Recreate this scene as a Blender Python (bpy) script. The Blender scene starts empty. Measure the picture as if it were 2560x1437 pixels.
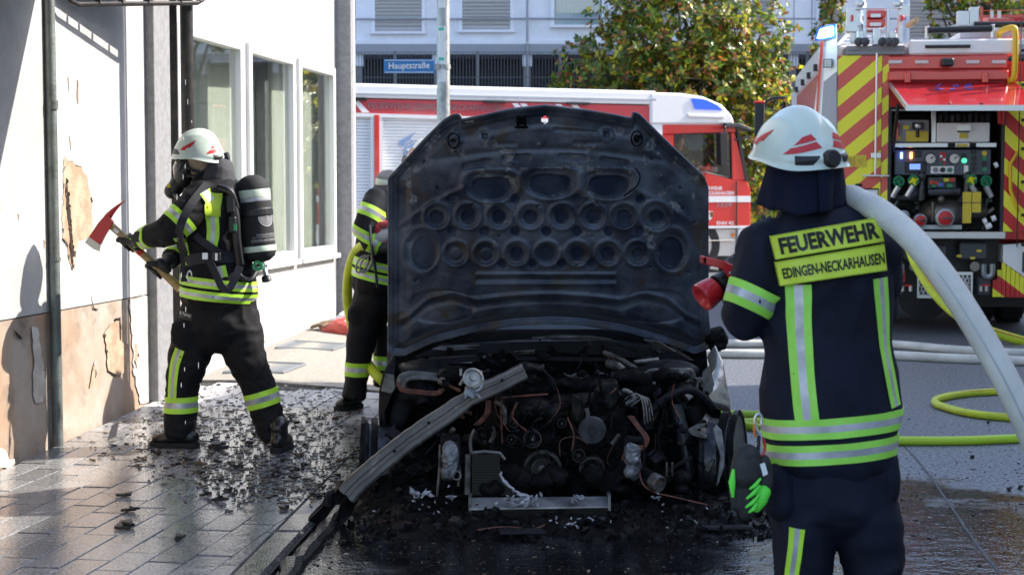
import bpy, bmesh, math, random
from mathutils import Vector as V, Matrix, noise
from mathutils.bvhtree import BVHTree
R = random.Random(7)
S = bpy.context.scene
COL = S.collection
rad = math.radians
# ------------------------------------------------------------------ camera, sky, sun, exposure
F, CX, CY, HC = 4000.0, 1280.0, 718.5, 1.5          # focal length and centre in photo pixels, lens height
PITCH = math.atan(243.5 / F)
cam = bpy.data.objects.new('camera', bpy.data.cameras.new('camera')); COL.objects.link(cam)
cam.data.sensor_width = 36; cam.data.lens = 36 * F / 2560
cam.data.clip_start = .05; cam.data.clip_end = 600
cam.location = (0, 0, HC); cam.rotation_euler = (rad(90) - PITCH, 0, 0)
cam.data.dof.use_dof = True; cam.data.dof.focus_distance = 7.4; cam.data.dof.aperture_fstop = 6.2
S.camera = cam
SUN_AZ, SUN_EL = 14, 37                              # degrees from +X towards +Y, elevation
tosun = V((math.cos(rad(SUN_AZ)) * math.cos(rad(SUN_EL)), math.sin(rad(SUN_AZ)) * math.cos(rad(SUN_EL)), math.sin(rad(SUN_EL))))
W = bpy.data.worlds.new('World'); S.world = W; W.use_nodes = True
wn = W.node_tree; wn.nodes.clear()
sk = wn.nodes.new('ShaderNodeTexSky'); sk.sky_type = 'NISHITA'; sk.sun_disc = False
sk.sun_elevation = rad(SUN_EL); sk.sun_rotation = rad(90 - SUN_AZ); sk.altitude = 100; sk.dust_density = 1.5
bg = wn.nodes.new('ShaderNodeBackground'); bg.inputs[1].default_value = .15
wo = wn.nodes.new('ShaderNodeOutputWorld')
wn.links.new(sk.outputs[0], bg.inputs[0]); wn.links.new(bg.outputs[0], wo.inputs[0])
sl = bpy.data.lights.new('sun', 'SUN'); sl.energy = 3.3; sl.angle = rad(.53); sl.color = (1, .93, .83)
so = bpy.data.objects.new('sun', sl); COL.objects.link(so); so.rotation_euler = tosun.to_track_quat('Z', 'Y').to_euler()
S.view_settings.view_transform = 'Standard'; S.view_settings.look = 'None'
S.view_settings.exposure = 1.5; S.view_settings.gamma = 1; S.view_settings.use_curve_mapping = False
S.render.engine = 'CYCLES'; S.cycles.use_denoising = True; S.cycles.max_bounces = 7; S.cycles.sample_clamp_indirect = 6
S.cycles.transparent_max_bounces = 12

# ------------------------------------------------------------------ photo pixel -> place
CF, CU = V((0, math.cos(PITCH), -math.sin(PITCH))), V((0, math.sin(PITCH), math.cos(PITCH)))
def ray(u, v): return V(((u - CX) / F, 0, 0)) + CU * ((CY - v) / F) + CF
def P(u, v, Y):
    d = ray(u, v); t = Y / d.y; return V((d.x * t, Y, HC + d.z * t))
def G(u, v, z=0):
    d = ray(u, v); t = (z - HC) / d.z; return V((d.x * t, d.y * t, z))
class Face:                                          # an upright plane through (x, y) running along a heading
    def __init__(s, x, y, ang):
        s.o = V((x, y, 0)); s.ang = ang; s.d = V((math.cos(ang), math.sin(ang), 0)); s.n = V((-s.d.y, s.d.x, 0))
    def lp(s, u, v, dep=0):                          # (along, height) of a photo pixel on the plane, or dep behind it
        d = ray(u, v); t = (s.o.dot(s.n) + dep) / d.dot(s.n); p = V((0, 0, HC)) + d * t
        return (p - s.o).dot(s.d), p.z
    def L(s, u, v, dep=0):                           # local point, dep > 0 away from the camera
        a, z = s.lp(u, v, dep); return V((a, dep, z))
    def pb(s, q, u0, u1, v0, v1, d0, d1):            # box whose front fills a photo rectangle
        a, b = s.L(u0, v1, d0), s.L(u1, v0, d0); return q.bx(a.x, b.x, d0, d1, a.z, b.z)
    def pp(s, q, pts, d0, d1):                       # prism from a photo outline
        return q.prism([s.L(u, v, d0) for u, v in pts], (0, d1 - d0, 0))

# ------------------------------------------------------------------ mesh builder
class MB:
    def __init__(s, m=None):
        s.v = []; s.f = []; s.mi = []; s.mats = []; s.cur = 0
        if m: s.mat(m)
    def mat(s, m):
        if m not in s.mats: s.mats.append(m)
        s.cur = s.mats.index(m); return s
    def add(s, vs, fs):
        b = len(s.v); s.v += [tuple(p) for p in vs]
        s.f += [[i + b for i in f] for f in fs]; s.mi += [s.cur] * len(fs); return s
    def box(s, c, d, rot=None):
        hx, hy, hz = d[0] / 2, d[1] / 2, d[2] / 2; c = V(c)
        vs = [V((x, y, z)) for z in (-hz, hz) for y in (-hy, hy) for x in (-hx, hx)]
        if rot is not None: vs = [rot @ p for p in vs]
        return s.add([p + c for p in vs], [[0, 2, 3, 1], [4, 5, 7, 6], [0, 1, 5, 4], [2, 6, 7, 3], [0, 4, 6, 2], [1, 3, 7, 5]])
    def bx(s, x0, x1, y0, y1, z0, z1):
        x0, x1 = min(x0, x1), max(x0, x1); y0, y1 = min(y0, y1), max(y0, y1); z0, z1 = min(z0, z1), max(z0, z1)
        return s.box(((x0 + x1) / 2, (y0 + y1) / 2, (z0 + z1) / 2), (x1 - x0, y1 - y0, z1 - z0))
    def loft(s, rings, caps=True, closed=False):
        n = len(rings[0]); vs = [p for r in rings for p in r]; fs = []
        m = len(rings)
        for i in range(m if closed else m - 1):
            for j in range(n):
                a, b = i * n, ((i + 1) % m) * n; k = (j + 1) % n
                fs.append([a + j, a + k, b + k, b + j])
        if caps and not closed: fs += [list(range(n))[::-1], list(range((m - 1) * n, m * n))]
        return s.add(vs, fs)
    def tube(s, pts, r, n=8, closed=False, caps=True, flat=1.0):
        pts = [V(p) for p in pts]; m = len(pts); rs = r if isinstance(r, (list, tuple)) else [r] * m
        rings = []; up = None
        for i in range(m):
            if closed: t = pts[(i + 1) % m] - pts[i - 1]
            else: t = pts[min(i + 1, m - 1)] - pts[max(i - 1, 0)]
            if t.length < 1e-9: t = V((0, 0, 1))
            t.normalize()
            if up is None:
                up = V((0, 0, 1)) if abs(t.z) < .9 else V((1, 0, 0))
            up = (up - t * up.dot(t))
            if up.length < 1e-6: up = t.orthogonal()
            up.normalize(); sd = t.cross(up)
            rings.append([pts[i] + (sd * math.cos(2 * math.pi * k / n) + up * math.sin(2 * math.pi * k / n) * flat) * rs[i] for k in range(n)])
        return s.loft(rings, caps, closed)
    def cyl(s, a, b, r, r2=None, n=14): return s.tube([a, b], [r, r if r2 is None else r2], n)
    def ball(s, c, r, nu=14, nv=8, rot=None):
        c = V(c); r = r if isinstance(r, (tuple, list)) else (r, r, r); rings = []
        for j in range(nv + 1):
            a = -math.pi / 2 + math.pi * j / nv; cr = max(math.cos(a), .02)
            rg = [V((r[0] * cr * math.cos(2 * math.pi * k / nu), r[1] * cr * math.sin(2 * math.pi * k / nu), r[2] * math.sin(a))) for k in range(nu)]
            rings.append([(rot @ p if rot is not None else p) + c for p in rg])
        return s.loft(rings)
    def prism(s, pts, vec):
        n = len(pts); pts = [V(p) for p in pts]; vec = V(vec); q = [p + vec for p in pts]
        return s.add(pts + q, [list(range(n))[::-1], list(range(n, 2 * n))] + [[i, (i + 1) % n, n + (i + 1) % n, n + i] for i in range(n)])
    def ring(s, c, ax, r0, r1, h, n=24):             # washer / hoop: inner r0, outer r1, height h along ax
        ax = V(ax).normalized(); e = ax.orthogonal().normalized(); g = ax.cross(e); c = V(c)
        pr = [(r0, 0), (r1, 0), (r1, h), (r0, h)]
        rings = [[c + (e * math.cos(2 * math.pi * k / n) + g * math.sin(2 * math.pi * k / n)) * a + ax * b for a, b in pr] for k in range(n)]
        return s.loft(rings, closed=True)
    def lathe(s, c, ax, prof, n=20, caps=True):      # prof: (radius, along)
        ax = V(ax).normalized(); e = ax.orthogonal().normalized(); g = ax.cross(e); c = V(c)
        return s.loft([[c + (e * math.cos(2 * math.pi * k / n) + g * math.sin(2 * math.pi * k / n)) * max(a, 1e-4) + ax * b for k in range(n)] for a, b in prof], caps)
    def grid(s, fn, nu, nv, keep=None):
        vs = [fn(i / nu, j / nv) for j in range(nv + 1) for i in range(nu + 1)]; fs = []
        for j in range(nv):
            for i in range(nu):
                if keep and not keep((i + .5) / nu, (j + .5) / nv): continue
                a = j * (nu + 1) + i; fs.append([a, a + 1, a + nu + 2, a + nu + 1])
        return s.add(vs, fs)
    def mesh(s, name, smooth=35, bevel=0):
        me = bpy.data.meshes.new(name); me.from_pydata(s.v, [], s.f)
        for m in s.mats: me.materials.append(m)
        me.polygons.foreach_set('material_index', s.mi)
        bm = bmesh.new(); bm.from_mesh(me)
        bmesh.ops.recalc_face_normals(bm, faces=bm.faces)
        if bevel: bmesh.ops.bevel(bm, geom=[e for e in bm.edges if len(e.link_faces) == 2 and e.calc_face_angle(0) > .5], offset=bevel, segments=1, affect='EDGES', clamp_overlap=True)
        bm.to_mesh(me); bm.free()
        if smooth:
            me.polygons.foreach_set('use_smooth', [True] * len(me.polygons)); me.set_sharp_from_angle(angle=rad(smooth))
        return me
    def build(s, name, parent=None, smooth=35, bevel=0, label=None):
        o = bpy.data.objects.new(name, s.mesh(name, smooth, bevel)); COL.objects.link(o)
        if parent: o.parent = parent
        if label: o['label'] = label
        return o
def tag(o, label, cat=None, group=None, kind=None):
    if label: o['label'] = label
    if cat: o['category'] = cat
    if group: o['group'] = group
    if kind: o['kind'] = kind
    return o
def root(name, label, cat, loc=(0, 0, 0), rz=0, group=None):
    o = bpy.data.objects.new(name, None); COL.objects.link(o); o.location = loc; o.rotation_euler = (0, 0, rz)
    return tag(o, label, cat, group)
def dup(o, parent=None):                             # a thing with copies of its parts and sub-parts
    c = o.copy(); COL.objects.link(c)
    if parent: c.parent = parent
    for ch in list(o.children): dup(ch, c)
    return c
def inst(name, me, parent, loc=(0, 0, 0), rot=(0, 0, 0), sc=(1, 1, 1)):
    o = bpy.data.objects.new(name, me); COL.objects.link(o); o.parent = parent; o.location = loc; o.rotation_euler = rot; o.scale = sc; return o
def remesh(mb, name, vox, parent, sm=3, wr=0, wsc=14, wst=(1, 1, 1), m=None, label=None):
    me = mb.mesh(name, 0); o = bpy.data.objects.new(name, me); COL.objects.link(o)
    md = o.modifiers.new('r', 'REMESH'); md.mode = 'VOXEL'; md.voxel_size = vox
    if sm: ms = o.modifiers.new('s', 'SMOOTH'); ms.factor = .5; ms.iterations = sm
    dg = bpy.context.evaluated_depsgraph_get(); n = bpy.data.meshes.new_from_object(o.evaluated_get(dg)); n.name = name
    o.modifiers.clear(); o.data = n; bpy.data.meshes.remove(me)
    n.materials.clear(); n.materials.append(m or mb.mats[0])
    n.polygons.foreach_set('material_index', [0] * len(n.polygons))
    if wr:
        ns = [v.normal.copy() for v in n.vertices]; k = R.random() * 50
        for v, nn in zip(n.vertices, ns):
            p = V((v.co.x * wst[0], v.co.y * wst[1], v.co.z * wst[2])) * wsc + V((k, 0, 0))
            p += noise.noise_vector(p * .5) * .8
            a = 1 - 2 * abs(noise.noise(p)); b = noise.noise(p * .37)
            v.co += nn * wr * (a * .7 + b)
    n.polygons.foreach_set('use_smooth', [True] * len(n.polygons))
    if parent: o.parent = parent
    if label: o['label'] = label
    return o
def bvh_of(o):
    me = o.data; return BVHTree.FromPolygons([v.co.copy() for v in me.vertices], [list(p.vertices) for p in me.polygons])

# ------------------------------------------------------------------ materials
def M(name, col, rough=.5, metal=0, col2=None, scale=5, con=(.42, .58), bump=0, bsc=40, detail=5, coat=0, emit=None, es=0, spec=.5, rough2=None, stretch=None, dist=.02, col3=None, sc3=40, con3=(.55, .65)):
    m = bpy.data.materials.new(name); m.use_nodes = True; nt = m.node_tree; b = nt.nodes['Principled BSDF']
    c4 = lambda c: (c[0], c[1], c[2], 1)
    b.inputs['Base Color'].default_value = c4(col); b.inputs['Roughness'].default_value = rough; b.inputs['Metallic'].default_value = metal
    b.inputs['Specular IOR Level'].default_value = spec
    if coat: b.inputs['Coat Weight'].default_value = coat; b.inputs['Coat Roughness'].default_value = .06
    if emit: b.inputs['Emission Color'].default_value = c4(emit); b.inputs['Emission Strength'].default_value = es
    if col2 or bump or rough2 is not None:
        tc = nt.nodes.new('ShaderNodeTexCoord'); vec = tc.outputs['Object']
        if stretch:
            mp = nt.nodes.new('ShaderNodeMapping'); mp.inputs['Scale'].default_value = stretch; nt.links.new(vec, mp.inputs[0]); vec = mp.outputs[0]
        def nz(sc, d=detail):
            n = nt.nodes.new('ShaderNodeTexNoise'); n.inputs['Scale'].default_value = sc; n.inputs['Detail'].default_value = d; n.inputs['Roughness'].default_value = .62
            nt.links.new(vec, n.inputs['Vector']); return n.outputs[0]
        def rmp(src, a, bb):
            r = nt.nodes.new('ShaderNodeMapRange'); r.inputs[1].default_value = a; r.inputs[2].default_value = bb; nt.links.new(src, r.inputs[0]); return r.outputs[0]
        def mx(f, x, y):
            n = nt.nodes.new('ShaderNodeMix'); n.data_type = 'RGBA'; nt.links.new(f, n.inputs[0])
            for v_, i in ((x, 6), (y, 7)):
                if isinstance(v_, tuple): n.inputs[i].default_value = c4(v_)
                else: nt.links.new(v_, n.inputs[i])
            return n.outputs[2]
        f = None
        if col2 or rough2 is not None: f = rmp(nz(scale), *con)
        if col2:
            c = mx(f, tuple(col), tuple(col2))
            if col3: c = mx(rmp(nz(sc3), *con3), c, tuple(col3))
            nt.links.new(c, b.inputs['Base Color'])
        if rough2 is not None:
            r = nt.nodes.new('ShaderNodeMapRange'); r.inputs[3].default_value = rough; r.inputs[4].default_value = rough2
            nt.links.new(f, r.inputs[0]); nt.links.new(r.outputs[0], b.inputs['Roughness'])
        if bump:
            bn = nt.nodes.new('ShaderNodeBump'); bn.inputs['Strength'].default_value = bump; bn.inputs['Distance'].default_value = dist
            nt.links.new(nz(bsc), bn.inputs['Height']); nt.links.new(bn.outputs[0], b.inputs['Normal'])
    return m
def glassmat(name, tint, f0=.06):
    m = bpy.data.materials.new(name); m.use_nodes = True; n = m.node_tree; n.nodes.clear(); N = n.nodes.new
    o = N('ShaderNodeOutputMaterial'); mx = N('ShaderNodeMixShader'); lw = N('ShaderNodeLayerWeight'); lw.inputs[0].default_value = .5
    pw = N('ShaderNodeMath'); pw.operation = 'POWER'; pw.inputs[1].default_value = 4; ma = N('ShaderNodeMath'); ma.operation = 'MULTIPLY_ADD'; ma.inputs[1].default_value = 1 - f0; ma.inputs[2].default_value = f0
    t = N('ShaderNodeBsdfTransparent'); t.inputs[0].default_value = (*tint, 1); g = N('ShaderNodeBsdfGlossy'); g.inputs['Roughness'].default_value = .015
    for a, b in ((lw.outputs['Facing'], pw.inputs[0]), (pw.outputs[0], ma.inputs[0]), (ma.outputs[0], mx.inputs[0]), (t.outputs[0], mx.inputs[1]), (g.outputs[0], mx.inputs[2]), (mx.outputs[0], o.inputs[0])): n.links.new(a, b)
    return m
def text(s, fn, name, m, parent, bold=.0, sub=0, label=None, al=.5):     # lettering mapped by fn(u, v) with u, v in 0..1 over its bounding box
    cu = bpy.data.curves.new('t', 'FONT'); cu.body = s; cu.resolution_u = 2; cu.offset = bold; cu.fill_mode = 'FRONT'
    o = bpy.data.objects.new('t', cu); COL.objects.link(o)
    dg = bpy.context.evaluated_depsgraph_get(); dg.update(); me = bpy.data.meshes.new_from_object(o.evaluated_get(dg))
    bpy.data.objects.remove(o); bpy.data.curves.remove(cu)
    xs = [v.co.x for v in me.vertices]; ys = [v.co.y for v in me.vertices]
    x0, x1, y0, y1 = min(xs), max(xs), min(ys), max(ys)
    if sub:
        bm = bmesh.new(); bm.from_mesh(me); bmesh.ops.triangulate(bm, faces=bm.faces); bmesh.ops.subdivide_edges(bm, edges=[e for e in bm.edges if e.calc_length() > .15], cuts=sub); bm.to_mesh(me); bm.free()
    for v in me.vertices: v.co = fn((v.co.x - x0) / (x1 - x0), (v.co.y - y0) / (y1 - y0))
    me.materials.clear(); me.materials.append(m); me.name = name
    q = bpy.data.objects.new(name, me); COL.objects.link(q); q.parent = parent
    if label: q['label'] = label
    return q
def quad(a, b, c, d):                                # bilinear map: a bottom-left, b bottom-right, c top-right, d top-left
    a, b, c, d = V(a), V(b), V(c), V(d)
    return lambda u, v: (a * (1 - u) + b * u) * (1 - v) + (d * (1 - u) + c * u) * v
def lerp(a, b, t): return a + (b - a) * t
def pl(tab, x):                                      # piecewise linear
    if x <= tab[0][0]: return tab[0][1]
    for (x0, y0), (x1, y1) in zip(tab, tab[1:]):
        if x <= x1: return y0 + (y1 - y0) * (x - x0) / (x1 - x0)
    return tab[-1][1]
def smooth_path(pts, k=6):                           # Catmull-Rom
    pts = [V(p) for p in pts]; out = []
    for i in range(len(pts) - 1):
        p0, p1, p2, p3 = pts[max(i - 1, 0)], pts[i], pts[i + 1], pts[min(i + 2, len(pts) - 1)]
        for j in range(k):
            t = j / k; out.append(.5 * ((2 * p1) + (p2 - p0) * t + (2 * p0 - 5 * p1 + 4 * p2 - p3) * t * t + (3 * p1 - p0 - 3 * p2 + p3) * t ** 3))
    return out + [pts[-1]]
def sst(a, b, x): t = min(max((x - a) / (b - a), 0), 1); return t * t * (3 - 2 * t)

WHITE = M('white_paint', (.78, .78, .77), .35, coat=.3)
REDP = M('red_paint', (.60, .03, .022), .3, coat=.5)
DRED = M('dull_red', (.42, .02, .02), .45)
BLACK = M('black_plastic', (.012, .012, .014), .45)
DGREY = M('dark_grey', (.045, .047, .052), .5)
GREY = M('mid_grey', (.22, .22, .23), .5)
ALU = M('aluminium', (.62, .62, .63), .35, .85, bump=.05, bsc=60)
STEEL = M('galvanised_steel', (.36, .38, .38), .42, .6, col2=(.25, .27, .27), scale=9)
YEL = M('yellow_film', (.82, .78, .03), .4)
DYEL = M('yellow_label', (.62, .47, .03), .5)
LIME = M('lime_tape', (.50, .86, .06), .5, col2=(.44, .78, .05), scale=9)
SILV = M('silver_tape', (.52, .53, .56), .38, .35, col2=(.40, .41, .44), scale=12)
RUB = M('rubber', (.014, .014, .015), .7)
WTXT = M('white_lettering', (.75, .75, .75), .5)
# ------------------------------------------------------------------ ground
WALL = Face(-3.9, 0, math.atan2(1, .1425))
def xk(y): return -.93 + .065 * (y - 6.24)
def zp(x, y):                                        # height of the pavement, rising along the street
    if x > xk(y): return 0
    return .03 + max(0, .035 * (y - 8.4)) * min(max((xk(y) - x) / 1.3, 0), 1) * (1 - sst(16, 19, y))
def GP(u, v):                                        # ground point under a photo pixel, pavement or road
    z = 0
    for _ in range(8): p = G(u, v, z); z = zp(p.x, p.y)
    p.z = z; return p
def wetmat(name, dry, wet, wsc=1.1, wcon=(.4, .6), rdry=.75, rwet=.05, agg=150, aggc=None, aggs=.5, rip=9, rips=.12, soot=None, rnd=0, wetbox=None):
    m = bpy.data.materials.new(name); m.use_nodes = True; nt = m.node_tree; N = nt.nodes; L = nt.links; b = N['Principled BSDF']
    ge = N.new('ShaderNodeNewGeometry'); pos = ge.outputs['Position']
    def nz(sc, d=4, st=None):
        n = N.new('ShaderNodeTexNoise'); n.inputs['Scale'].default_value = sc; n.inputs['Detail'].default_value = d; n.inputs['Roughness'].default_value = .6
        v_ = pos
        if st:
            mp = N.new('ShaderNodeMapping'); mp.inputs['Scale'].default_value = st; L.new(pos, mp.inputs[0]); v_ = mp.outputs[0]
        L.new(v_, n.inputs['Vector']); return n.outputs[0]
    def rmp(s_, a, c, lo=0., hi=1.):
        r = N.new('ShaderNodeMapRange'); r.inputs[1].default_value = a; r.inputs[2].default_value = c; r.inputs[3].default_value = lo; r.inputs[4].default_value = hi; L.new(s_, r.inputs[0]); return r.outputs[0]
    def mx(f, x, y):
        n = N.new('ShaderNodeMix'); n.data_type = 'RGBA'; L.new(f, n.inputs[0])
        for v_, i in ((x, 6), (y, 7)):
            if isinstance(v_, tuple): n.inputs[i].default_value = (*v_, 1)
            else: L.new(v_, n.inputs[i])
        return n.outputs[2]
    def mt(op, a, c):
        n = N.new('ShaderNodeMath'); n.operation = op
        for i, q in enumerate((a, c)):
            if isinstance(q, (int, float)): n.inputs[i].default_value = q
            else: L.new(q, n.inputs[i])
        return n.outputs[0]
    w = nz(wsc, 5)
    if wetbox:                                       # soaked area: centre and radii, fading outwards
        mp = N.new('ShaderNodeMapping'); c, r = wetbox; mp.inputs['Location'].default_value = (-c[0] / r[0], -c[1] / r[1], 0); mp.inputs['Scale'].default_value = (1 / r[0], 1 / r[1], 0); L.new(pos, mp.inputs[0])
        ln = N.new('ShaderNodeVectorMath'); ln.operation = 'LENGTH'; L.new(mp.outputs[0], ln.inputs[0])
        w = mt('ADD', w, rmp(ln.outputs['Value'], .6, 1.25, .22, -.3))
    w = rmp(w, *wcon)
    ag = N.new('ShaderNodeTexVoronoi'); ag.inputs['Scale'].default_value = agg; L.new(pos, ag.inputs['Vector'])
    spk = nz(agg * .6, 2)
    d = mx(rmp(spk, .4, .62), tuple(dry), tuple(aggc or [x * 1.5 for x in dry]))
    we = mx(rmp(spk, .4, .66), tuple(wet), tuple([x * 1.9 for x in wet]))
    c = mx(w, d, we)
    if rnd:
        oi = N.new('ShaderNodeObjectInfo'); hs = N.new('ShaderNodeHueSaturation'); L.new(rmp(oi.outputs['Random'], 0, 1, 1 - rnd, 1 + rnd), hs.inputs['Value']); L.new(c, hs.inputs['Color']); c = hs.outputs[0]
    ro = rmp(w, 0, 1, rdry, rwet)
    if soot:                                         # burnt patch round the car
        cx, cy, rx, ry = soot; mp = N.new('ShaderNodeMapping'); mp.inputs['Location'].default_value = (-cx / rx, -cy / ry, 0); mp.inputs['Scale'].default_value = (1 / rx, 1 / ry, 0); L.new(pos, mp.inputs[0])
        ln = N.new('ShaderNodeVectorMath'); ln.operation = 'LENGTH'; L.new(mp.outputs[0], ln.inputs[0])
        f = rmp(mt('ADD', ln.outputs['Value'], mt('MULTIPLY', nz(2.2, 6), 1.0)), 1.25, 1.6, 1, 0)
        c = mx(f, c, (.006, .006, .008)); ro = mt('ADD', mt('MULTIPLY', ro, mt('SUBTRACT', 1, f)), mt('MULTIPLY', f, rmp(nz(6), .35, .7, .03, .3)))
    L.new(c, b.inputs['Base Color']); L.new(ro, b.inputs['Roughness'])
    b1 = N.new('ShaderNodeBump'); b1.inputs['Strength'].default_value = aggs; b1.inputs['Distance'].default_value = .004; L.new(mt('MULTIPLY', ag.outputs['Distance'], rmp(w, 0, 1, 1, .35)), b1.inputs['Height'])
    b2 = N.new('ShaderNodeBump'); b2.inputs['Strength'].default_value = rips; b2.inputs['Distance'].default_value = .02; L.new(nz(rip, 3), b2.inputs['Height']); L.new(b1.outputs[0], b2.inputs['Normal'])
    L.new(b2.outputs[0], b.inputs['Normal']); return m
ASPH = wetmat('asphalt', (.05, .053, .06), (.018, .019, .021), wsc=1.6, wcon=(.42, .60), rdry=.5, rwet=.07, agg=75, aggc=(.22, .23, .26), aggs=.45, rip=10, rips=.2, soot=(.3, 7.0, 1.75, 2.1), wetbox=((1.2, 6.2), (2.6, 2.2)))
PAVE = wetmat('wet_paver', (.36, .355, .36), (.17, .168, .17), wsc=1.5, wcon=(.34, .60), rdry=.42, rwet=.02, agg=110, aggs=.45, rip=13, rips=.09, rnd=.2, wetbox=((-1.5, 8.0), (1.7, 2.6)))
CONC = wetmat('concrete_paving', (.25, .23, .20), (.12, .11, .10), wsc=1.2, wcon=(.5, .7), rdry=.85, rwet=.12, agg=130, aggs=.5, rip=11, rips=.1, wetbox=((-1.4, 9.0), (1.9, 2.9)))
JOINT = wetmat('joint_sand', (.03, .028, .026), (.010, .0095, .009), rdry=.95, rwet=.6, agg=200)

g = MB(ASPH); g.grid(lambda a, b: (-60 + 140 * a, -14 + 150 * b, 0), 20, 20)
tag(g.build('road', smooth=0), None, kind='structure')
pv = MB(JOINT)
def pvp(a, b, dz):
    y = 2.5 + 16.5 * b; x0 = -3.95 + .1425 * y; x = lerp(x0, xk(y), a); return (x, y, zp(x - 1e-4, y) + dz)
pv.grid(lambda a, b: pvp(a, b, -.016), 10, 40)
pave = pv.build('pavement', smooth=0); tag(pave, None, kind='structure')
sb = MB(CONC)                                        # plain slab beyond the pavers, with its front edge
def slp(a, b):
    y = 11.45 + 7.5 * b; x = lerp(-3.95 + .1425 * y, xk(y) - .01, a); return (x, y, zp(x, y) + .001)
sb.grid(slp, 10, 20); sb.grid(lambda a, b: V(slp(a, 0)) - V((0, 0, .016 * b)), 10, 1)
sb.build('paving_slab', pave, 0)
pm = []
for k in range(4):                                   # pavers laid in running bond along the wall
    q = MB(PAVE); q.box((0, 0, -.0125), (.293, .146, .025)); pm.append(q.mesh('paver', 30, .0022))
nr = 0
wd, wr_ = WALL.d, -WALL.n
for r_ in range(17):
    for c_ in range(-2, 34):
        p = WALL.o + wd * (5.8 + .300 * (c_ + (.5 if r_ % 2 else 0) + R.uniform(-.04, .04))) + wr_ * (.10 + .152 * r_)
        if p.y < 5.3 or p.y > 11.25 or p.x > xk(p.y) + .05: continue
        if p.x > xk(p.y) - .29:                      # cut pavers along the kerb
            cs = [p + wd * sx_ * .1465 + wr_ * sy_ * .073 for sx_, sy_ in ((-1, -1), (1, -1), (1, 1), (-1, 1))]; out = []
            for i in range(4):
                A_, B_ = cs[i], cs[(i + 1) % 4]; fa_, fb_ = A_.x - xk(A_.y) + .143, B_.x - xk(B_.y) + .143
                if fa_ <= 0: out.append(A_)
                if fa_ * fb_ < 0: out.append(A_.lerp(B_, fa_ / (fa_ - fb_)))
            if len(out) > 2:
                k_ = MB(PAVE); k_.prism([V((o_.x, o_.y, zp(o_.x, o_.y) - .025)) for o_ in out], (0, 0, .0245)); k_.build('paver', pave, 30); nr += 1
            continue
        z = zp(p.x, p.y); gx = (zp(p.x + .05, p.y) - zp(p.x - .05, p.y)) / .1; gy = (zp(p.x, p.y + .05) - zp(p.x, p.y - .05)) / .1
        q = V((0, 0, 1)).rotation_difference(V((-gx + R.uniform(-.008, .008), -gy + R.uniform(-.008, .008), 1))) @ Matrix.Rotation(WALL.ang + R.uniform(-.006, .006), 3, 'Z').to_quaternion()
        inst('paver', pm[nr % 4], pave, (p.x, p.y, z + R.uniform(-.0025, .0015)), q.to_euler()); nr += 1
KERB = wetmat('kerb_stone', (.20, .195, .19), (.06, .058, .057), wsc=2, wcon=(.3, .5), rdry=.5, rwet=.08, agg=140, aggs=.5, rnd=.2)
kq = MB(KERB); kq.box((0, 0, -.05), (.13, .80, .10)); km = kq.mesh('kerb_stone', 30, .015)
for k in range(11):
    y = 4.8 + .815 * k; inst('kerb_stone', km, pave, (xk(y) - .075, y, .031), (0, 0, -math.atan(.065)))
gp_ = M('gutter_sludge', (.008, .008, .009), .10, col2=(.02, .019, .018), scale=14, bump=.8, bsc=25)
q = MB(gp_); q.tube([(xk(y) + .06 + R.uniform(-.015, .015), y, -.005) for y in [4.6 + .12 * i for i in range(26)]], [.045 + R.uniform(-.012, .012) for i in range(26)], 10)
q.build('gutter', pave)
GRT = M('grate_steel', (.17, .18, .18), .5, .5)
def grate(us, nm_l):                                 # light well grates let into the pavement
    a, b, c, d = [GP(*u_) for u_ in us]
    r = root('light_well_grate', nm_l, 'grate'); f = quad(a, b, c, d); up = V((0, 0, .006))
    q = MB(GRT)
    for e0, e1 in (((0, 0), (1, 0)), ((1, 0), (1, 1)), ((1, 1), (0, 1)), ((0, 1), (0, 0))): q.tube([f(*e0) + up, f(*e1) + up], .014, 4)
    q.build('frame', r, 0)
    q = MB(GRT)
    for k in range(1, 30): q.tube([f(k / 30, 0) + up * .8, f(k / 30, 1) + up * .8], .004, 4)
    for k in range(1, 10): q.tube([f(0, k / 10) + up * .8, f(1, k / 10) + up * .8], .004, 4)
    tag(q.build('bar', r, 0), None, kind='stuff')
    q = MB(BLACK); q.add([f(0, 0) + up * .4, f(1, 0) + up * .4, f(1, 1) + up * .4, f(0, 1) + up * .4], [[0, 1, 2, 3]]); q.build('pit', r, 0)
grate([(560, 934), (705, 934), (762, 912), (630, 908)], 'nearer steel grate let into the sunlit pavement')
grate([(690, 872), (830, 876), (868, 862), (735, 855)], 'farther steel grate in the pavement close to the white wall')

# ------------------------------------------------------------------ building on the left
PLAST = M('white_plaster', (.50, .495, .49), .85, col2=(.42, .415, .41), scale=2.2, bump=.6, bsc=130, dist=.008, col3=(.36, .335, .31), sc3=1.7, con3=(.56, .82))
PLIN = M('scorched_plinth', (.43, .37, .32), .75, col2=(.35, .24, .165), scale=2.2, con=(.36, .62), bump=.3, bsc=90, dist=.005, col3=(.10, .075, .06), sc3=3.1, con3=(.52, .78))
TAN = M('bare_render', (.50, .365, .26), .9, col2=(.36, .245, .165), scale=7, bump=.5, bsc=60, dist=.01)
BRN = M('brown_render', (.30, .19, .12), .9, col2=(.19, .12, .08), scale=6, bump=.5, bsc=60)
PALE = M('pale_paint_remnant', (.60, .57, .53), .8, col2=(.46, .42, .38), scale=5, bump=.3, bsc=90)
PGREY = M('grey_plaster', (.27, .27, .28), .9, col2=(.22, .22, .23), scale=20, bump=.5, bsc=180, dist=.006)
bl = root('plaster_building', 'white plastered building with scorched brown plinth and three shop windows', 'building', WALL.o, WALL.ang)
T = lambda u: WALL.lp(u, 700)[0]
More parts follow.
